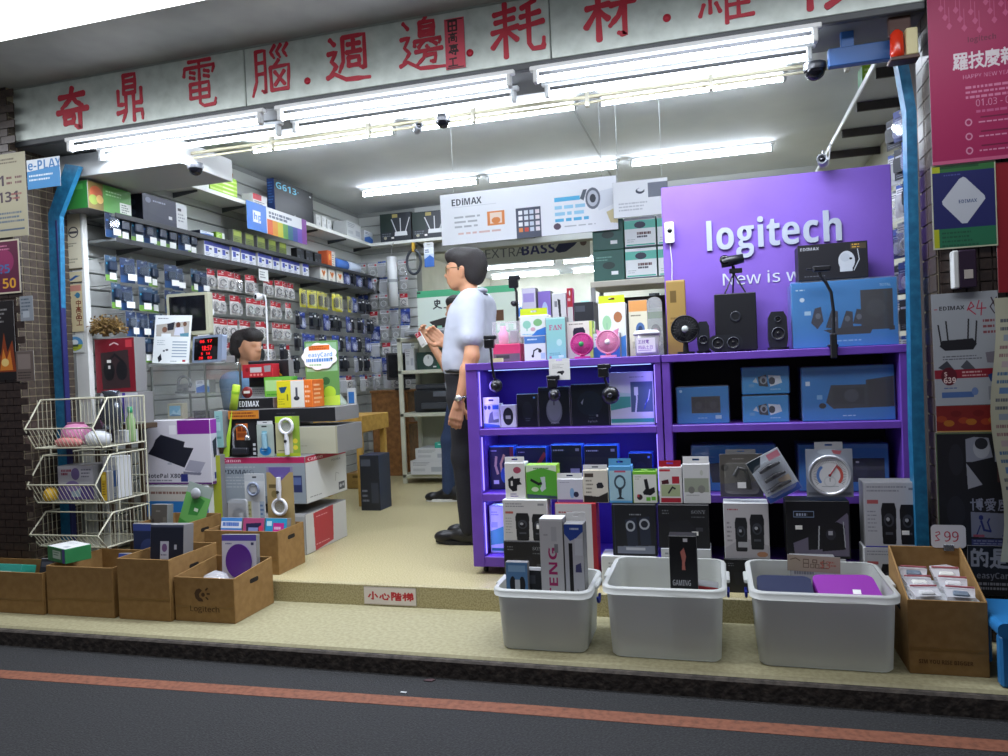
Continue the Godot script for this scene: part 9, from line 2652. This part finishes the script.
	for s in [-1,1]:
		var e := part(lathe_mesh([[0.0,-0.011],[0.008,-0.008],[0.011,0.0],[0.008,0.008],[0.0,0.011]],14),"eye",mat(c("e8e4de"),0.2),t,ho + Vector3(-0.075,0.118,0.031 * s))
		part(lathe_mesh([[0.0,-0.004],[0.005,0.0],[0.0,0.004]],10),"iris",mat(c("241812"),0.15),e,Vector3(-0.0095,0,0.001 * s))
		part(tube_mesh([ho + Vector3(-0.098,0.148,0.016 * s),ho + Vector3(-0.09,0.152,0.038 * s),ho + Vector3(-0.072,0.147,0.052 * s)],0.004,6),"eyebrow",hair,t)
	# watch on the near wrist
	var w0 := wr + Vector3(0.0,0.0,0)
	var wa := part(tube_mesh(arc(w0,Vector3(0.95,0.25,0.0),Vector3(0,0,1),0.031,0,TAU * 15 / 16.0,15),0.007,6,true),"watch_strap",mat(c("8a8c90"),0.25,0.8),t)
	part(lathe_mesh([[0.0,0.008],[0.016,0.007],[0.019,0.0],[0.0,-0.002]],18,Transform3D(Basis(Vector3.RIGHT,PI / 2),Vector3.ZERO)),"watch_dial",mat(c("c8ccc4"),0.2,0.6),wa,w0 + Vector3(0.0,0,0.034))
	shoe(t,Vector3(0.03,0.0,0.1),0.0,c("101012"),c("0c0c0e"))
	shoe(t,Vector3(0.045,0.0,-0.09),0.1,c("101012"),c("0c0c0e"))

# second customer, mostly hidden behind the first, holding up a packet
func shopper(skin: Material,hair: Material) -> void:
	var t := thing("person","shopper in blue jeans mostly hidden behind the man, holding up a packet","person",Vector3(-1.95,0,-5.72))
	var neck := Vector3(0.02,1.37,0.0)
	var ho := neck + Vector3(-0.03,0.03,0)
	var hb := head_bones(ho,0.94)
	hb.append([neck + Vector3(-0.02,0.09,0),neck + Vector3(0.01,-0.03,0),0.048,0.054])
	var sk := ST()
	sk.append_from(body(hb,0.01,0.022),0,Transform3D())
	var sh := Vector3(0.03,1.27,0.16)
	var el := Vector3(-0.06,1.06,0.2)
	var wr := Vector3(-0.2,1.27,0.18)
	sk.append_from(body([[sh,el,0.044,0.038],[el,wr,0.039,0.026]],0.011,0.02),0,Transform3D())
	sk.append_from(body(hand_bones(wr,Vector3(-0.55,0.82,0.1).normalized(),Vector3(0.7,0.5,0.5).normalized(),0.8,1.0),0.005,0.008),0,Transform3D())
	var sh2 := Vector3(0.03,1.27,-0.16)
	var el2 := Vector3(0.06,1.02,-0.2)
	var wr2 := Vector3(0.0,0.8,-0.2)
	sk.append_from(body([[sh2,el2,0.044,0.038],[el2,wr2,0.039,0.026]],0.012,0.02),0,Transform3D())
	sk.append_from(body(hand_bones(wr2,Vector3(-0.2,-0.97,0.0).normalized(),Vector3(-0.3,0,0.9).normalized(),0.5,-1.0),0.006,0.008),0,Transform3D())
	part(sk.commit(),"body",skin,t)
	part(body([
		[Vector3(0.02,1.25,0.09),Vector3(0.02,1.25,-0.09),0.105,0.105],
		[Vector3(0.01,1.1,0.08),Vector3(0.01,1.1,-0.08),0.115,0.115],
		[Vector3(0.0,0.93,0.08),Vector3(0.0,0.93,-0.08),0.118,0.118],
		[Vector3(0.03,1.31,0.1),Vector3(0.03,1.31,-0.1),0.06,0.06],
		[sh,sh.lerp(el,0.7),0.066,0.06],[sh2,sh2.lerp(el2,0.7),0.066,0.06],
	],0.016,0.05),"shirt",mat(c("aab0ba"),0.85),t)
	var kn := Vector3(-0.1,0.48,0.09)
	var an := Vector3(-0.12,0.09,0.1)
	var kn2 := Vector3(0.05,0.48,-0.08)
	var an2 := Vector3(0.1,0.09,-0.09)
	part(body([
		[Vector3(0.0,0.88,0.07),Vector3(0.0,0.88,-0.07),0.112,0.112],
		[Vector3(-0.01,0.8,0.085),kn,0.092,0.066],[kn,an,0.068,0.056],
		[Vector3(0.0,0.8,-0.085),kn2,0.092,0.066],[kn2,an2,0.068,0.056],
	],0.016,0.04),"jeans",surf(0.06,[[0.0,1.0],["22304c","33466a"]],117,3.0,0.9,0.05,3),t)
	part(body([
		[ho + Vector3(0.04,0.155,0.0),ho + Vector3(-0.03,0.175,0.0),0.085,0.068],
		[ho + Vector3(0.055,0.11,0.02),ho + Vector3(0.055,0.11,-0.02),0.066,0.066],
		[ho + Vector3(-0.065,0.19,0.03),ho + Vector3(-0.065,0.19,-0.03),0.03,0.03],
	],0.011,0.02),"hair",hair,t)
	for s in [-1,1]:
		part(lathe_mesh([[0.0,-0.01],[0.01,0.0],[0.0,0.01]],12),"eye",mat(c("241812"),0.2),t,ho + Vector3(-0.075,0.11,0.03 * s))
	shoe(t,Vector3(-0.13,0.0,0.1),0.0,c("15161a"),c("d8dad8"))
	shoe(t,Vector3(0.09,0.0,-0.09),0.0,c("15161a"),c("d8dad8"))
	rbox("held_packet","small white and red packet held up by the hidden shopper","packet",[-1.95 - 0.215,1.235,-5.72 + 0.255,0.05,0.12],0.02,"pk_red","e4e4e2",{"roll": 0.5})

# clerk seated low behind the counter, only the head showing
func clerk(skin: Material,hair: Material) -> void:
	var p: Vector3 = Vector3(-3.198,1.27,-4.62)
	var t := thing("person","clerk seated behind the counter, only dark hair and a turned face showing above the pile","person",Vector3(p.x,0,-4.68),2.95)
	var neck := Vector3(0.03,p.y - 0.15,0.0)
	var ho := neck + Vector3(-0.03,0.03,0)
	var hb := head_bones(ho,0.95)
	hb.append([neck + Vector3(-0.02,0.09,0),neck + Vector3(0.01,-0.06,0),0.05,0.058])
	var sk := ST()
	sk.append_from(body(hb,0.008,0.022),0,Transform3D())
	var y := neck.y
	var arms := [[Vector3(0.03,y - 0.1,0.16),Vector3(-0.02,y - 0.33,0.19),Vector3(-0.16,y - 0.38,0.12)],[Vector3(0.03,y - 0.1,-0.16),Vector3(-0.02,y - 0.33,-0.19),Vector3(-0.16,y - 0.38,-0.12)]]
	for k in 2:
		var a: Array = arms[k]
		sk.append_from(body([[a[0],a[1],0.044,0.038],[a[1],a[2],0.039,0.026]],0.013,0.02),0,Transform3D())
		sk.append_from(body(hand_bones(a[2],Vector3(-0.95,-0.2,0.0).normalized(),Vector3(0.0,-1.0,0).normalized(),0.4,1.0 - 2.0 * k),0.006,0.008),0,Transform3D())
	part(sk.commit(),"body",skin,t)
	part(body([
		[Vector3(0.02,y - 0.13,0.09),Vector3(0.02,y - 0.13,-0.09),0.105,0.105],
		[Vector3(0.01,y - 0.3,0.08),Vector3(0.01,y - 0.3,-0.08),0.115,0.115],
		[Vector3(0.0,y - 0.48,0.08),Vector3(0.0,y - 0.48,-0.08),0.125,0.125],
		[arms[0][0],arms[0][0].lerp(arms[0][1],0.7),0.064,0.058],[arms[1][0],arms[1][0].lerp(arms[1][1],0.7),0.064,0.058],
	],0.018,0.05),"shirt",mat(c("5a7a98"),0.85),t)
	part(body([
		[Vector3(0.0,y - 0.55,0.07),Vector3(0.0,y - 0.55,-0.07),0.12,0.12],
		[Vector3(0.0,y - 0.56,0.09),Vector3(-0.34,y - 0.56,0.1),0.088,0.065],[Vector3(-0.34,y - 0.56,0.1),Vector3(-0.36,0.1,0.1),0.065,0.05],
		[Vector3(0.0,y - 0.56,-0.09),Vector3(-0.34,y - 0.56,-0.1),0.088,0.065],[Vector3(-0.34,y - 0.56,-0.1),Vector3(-0.36,0.1,-0.1),0.065,0.05],
	],0.018,0.03),"trousers",mat(c("23252c"),0.85),t)
	part(body([
		[ho + Vector3(0.045,0.155,0.0),ho + Vector3(-0.035,0.18,0.0),0.09,0.072],
		[ho + Vector3(0.055,0.1,0.03),ho + Vector3(0.055,0.1,-0.03),0.068,0.068],
		[ho + Vector3(-0.07,0.19,0.04),ho + Vector3(-0.07,0.19,-0.04),0.034,0.034],
		[ho + Vector3(0.0,0.16,0.07),ho + Vector3(0.0,0.12,0.076),0.02,0.008],
		[ho + Vector3(0.0,0.16,-0.07),ho + Vector3(0.0,0.12,-0.076),0.02,0.008],
	],0.009,0.02),"hair",hair,t)
	for s in [-1,1]:
		var e := part(lathe_mesh([[0.0,-0.011],[0.011,0.0],[0.0,0.011]],12),"eye",mat(c("e8e4de"),0.2),t,ho + Vector3(-0.073,0.112,0.03 * s))
		part(lathe_mesh([[0.0,-0.005],[0.0055,0.0],[0.0,0.005]],10),"iris",mat(c("241812"),0.15),e,Vector3(-0.0085,0,0.001 * s))
	var st := thing("stool","dark stool behind the counter under the clerk","stool",Vector3(p.x,0,-4.68))
	var sy: float = p.y - 0.15 - 0.69
	part(lathe_mesh([[0.0,sy],[0.15,sy],[0.16,sy - 0.015],[0.15,sy - 0.035],[0.0,sy - 0.035]],20),"seat",mat(c("2a2a2e"),0.5),st)
	for a in 4:
		var q := TAU * a / 4 + 0.4
		part(tube_mesh([Vector3(cos(q) * 0.11,sy - 0.035,sin(q) * 0.11),Vector3(cos(q) * 0.15,0.0,sin(q) * 0.15)],0.012,8),"leg",mat(c("6a6c70"),0.35,0.6),st)
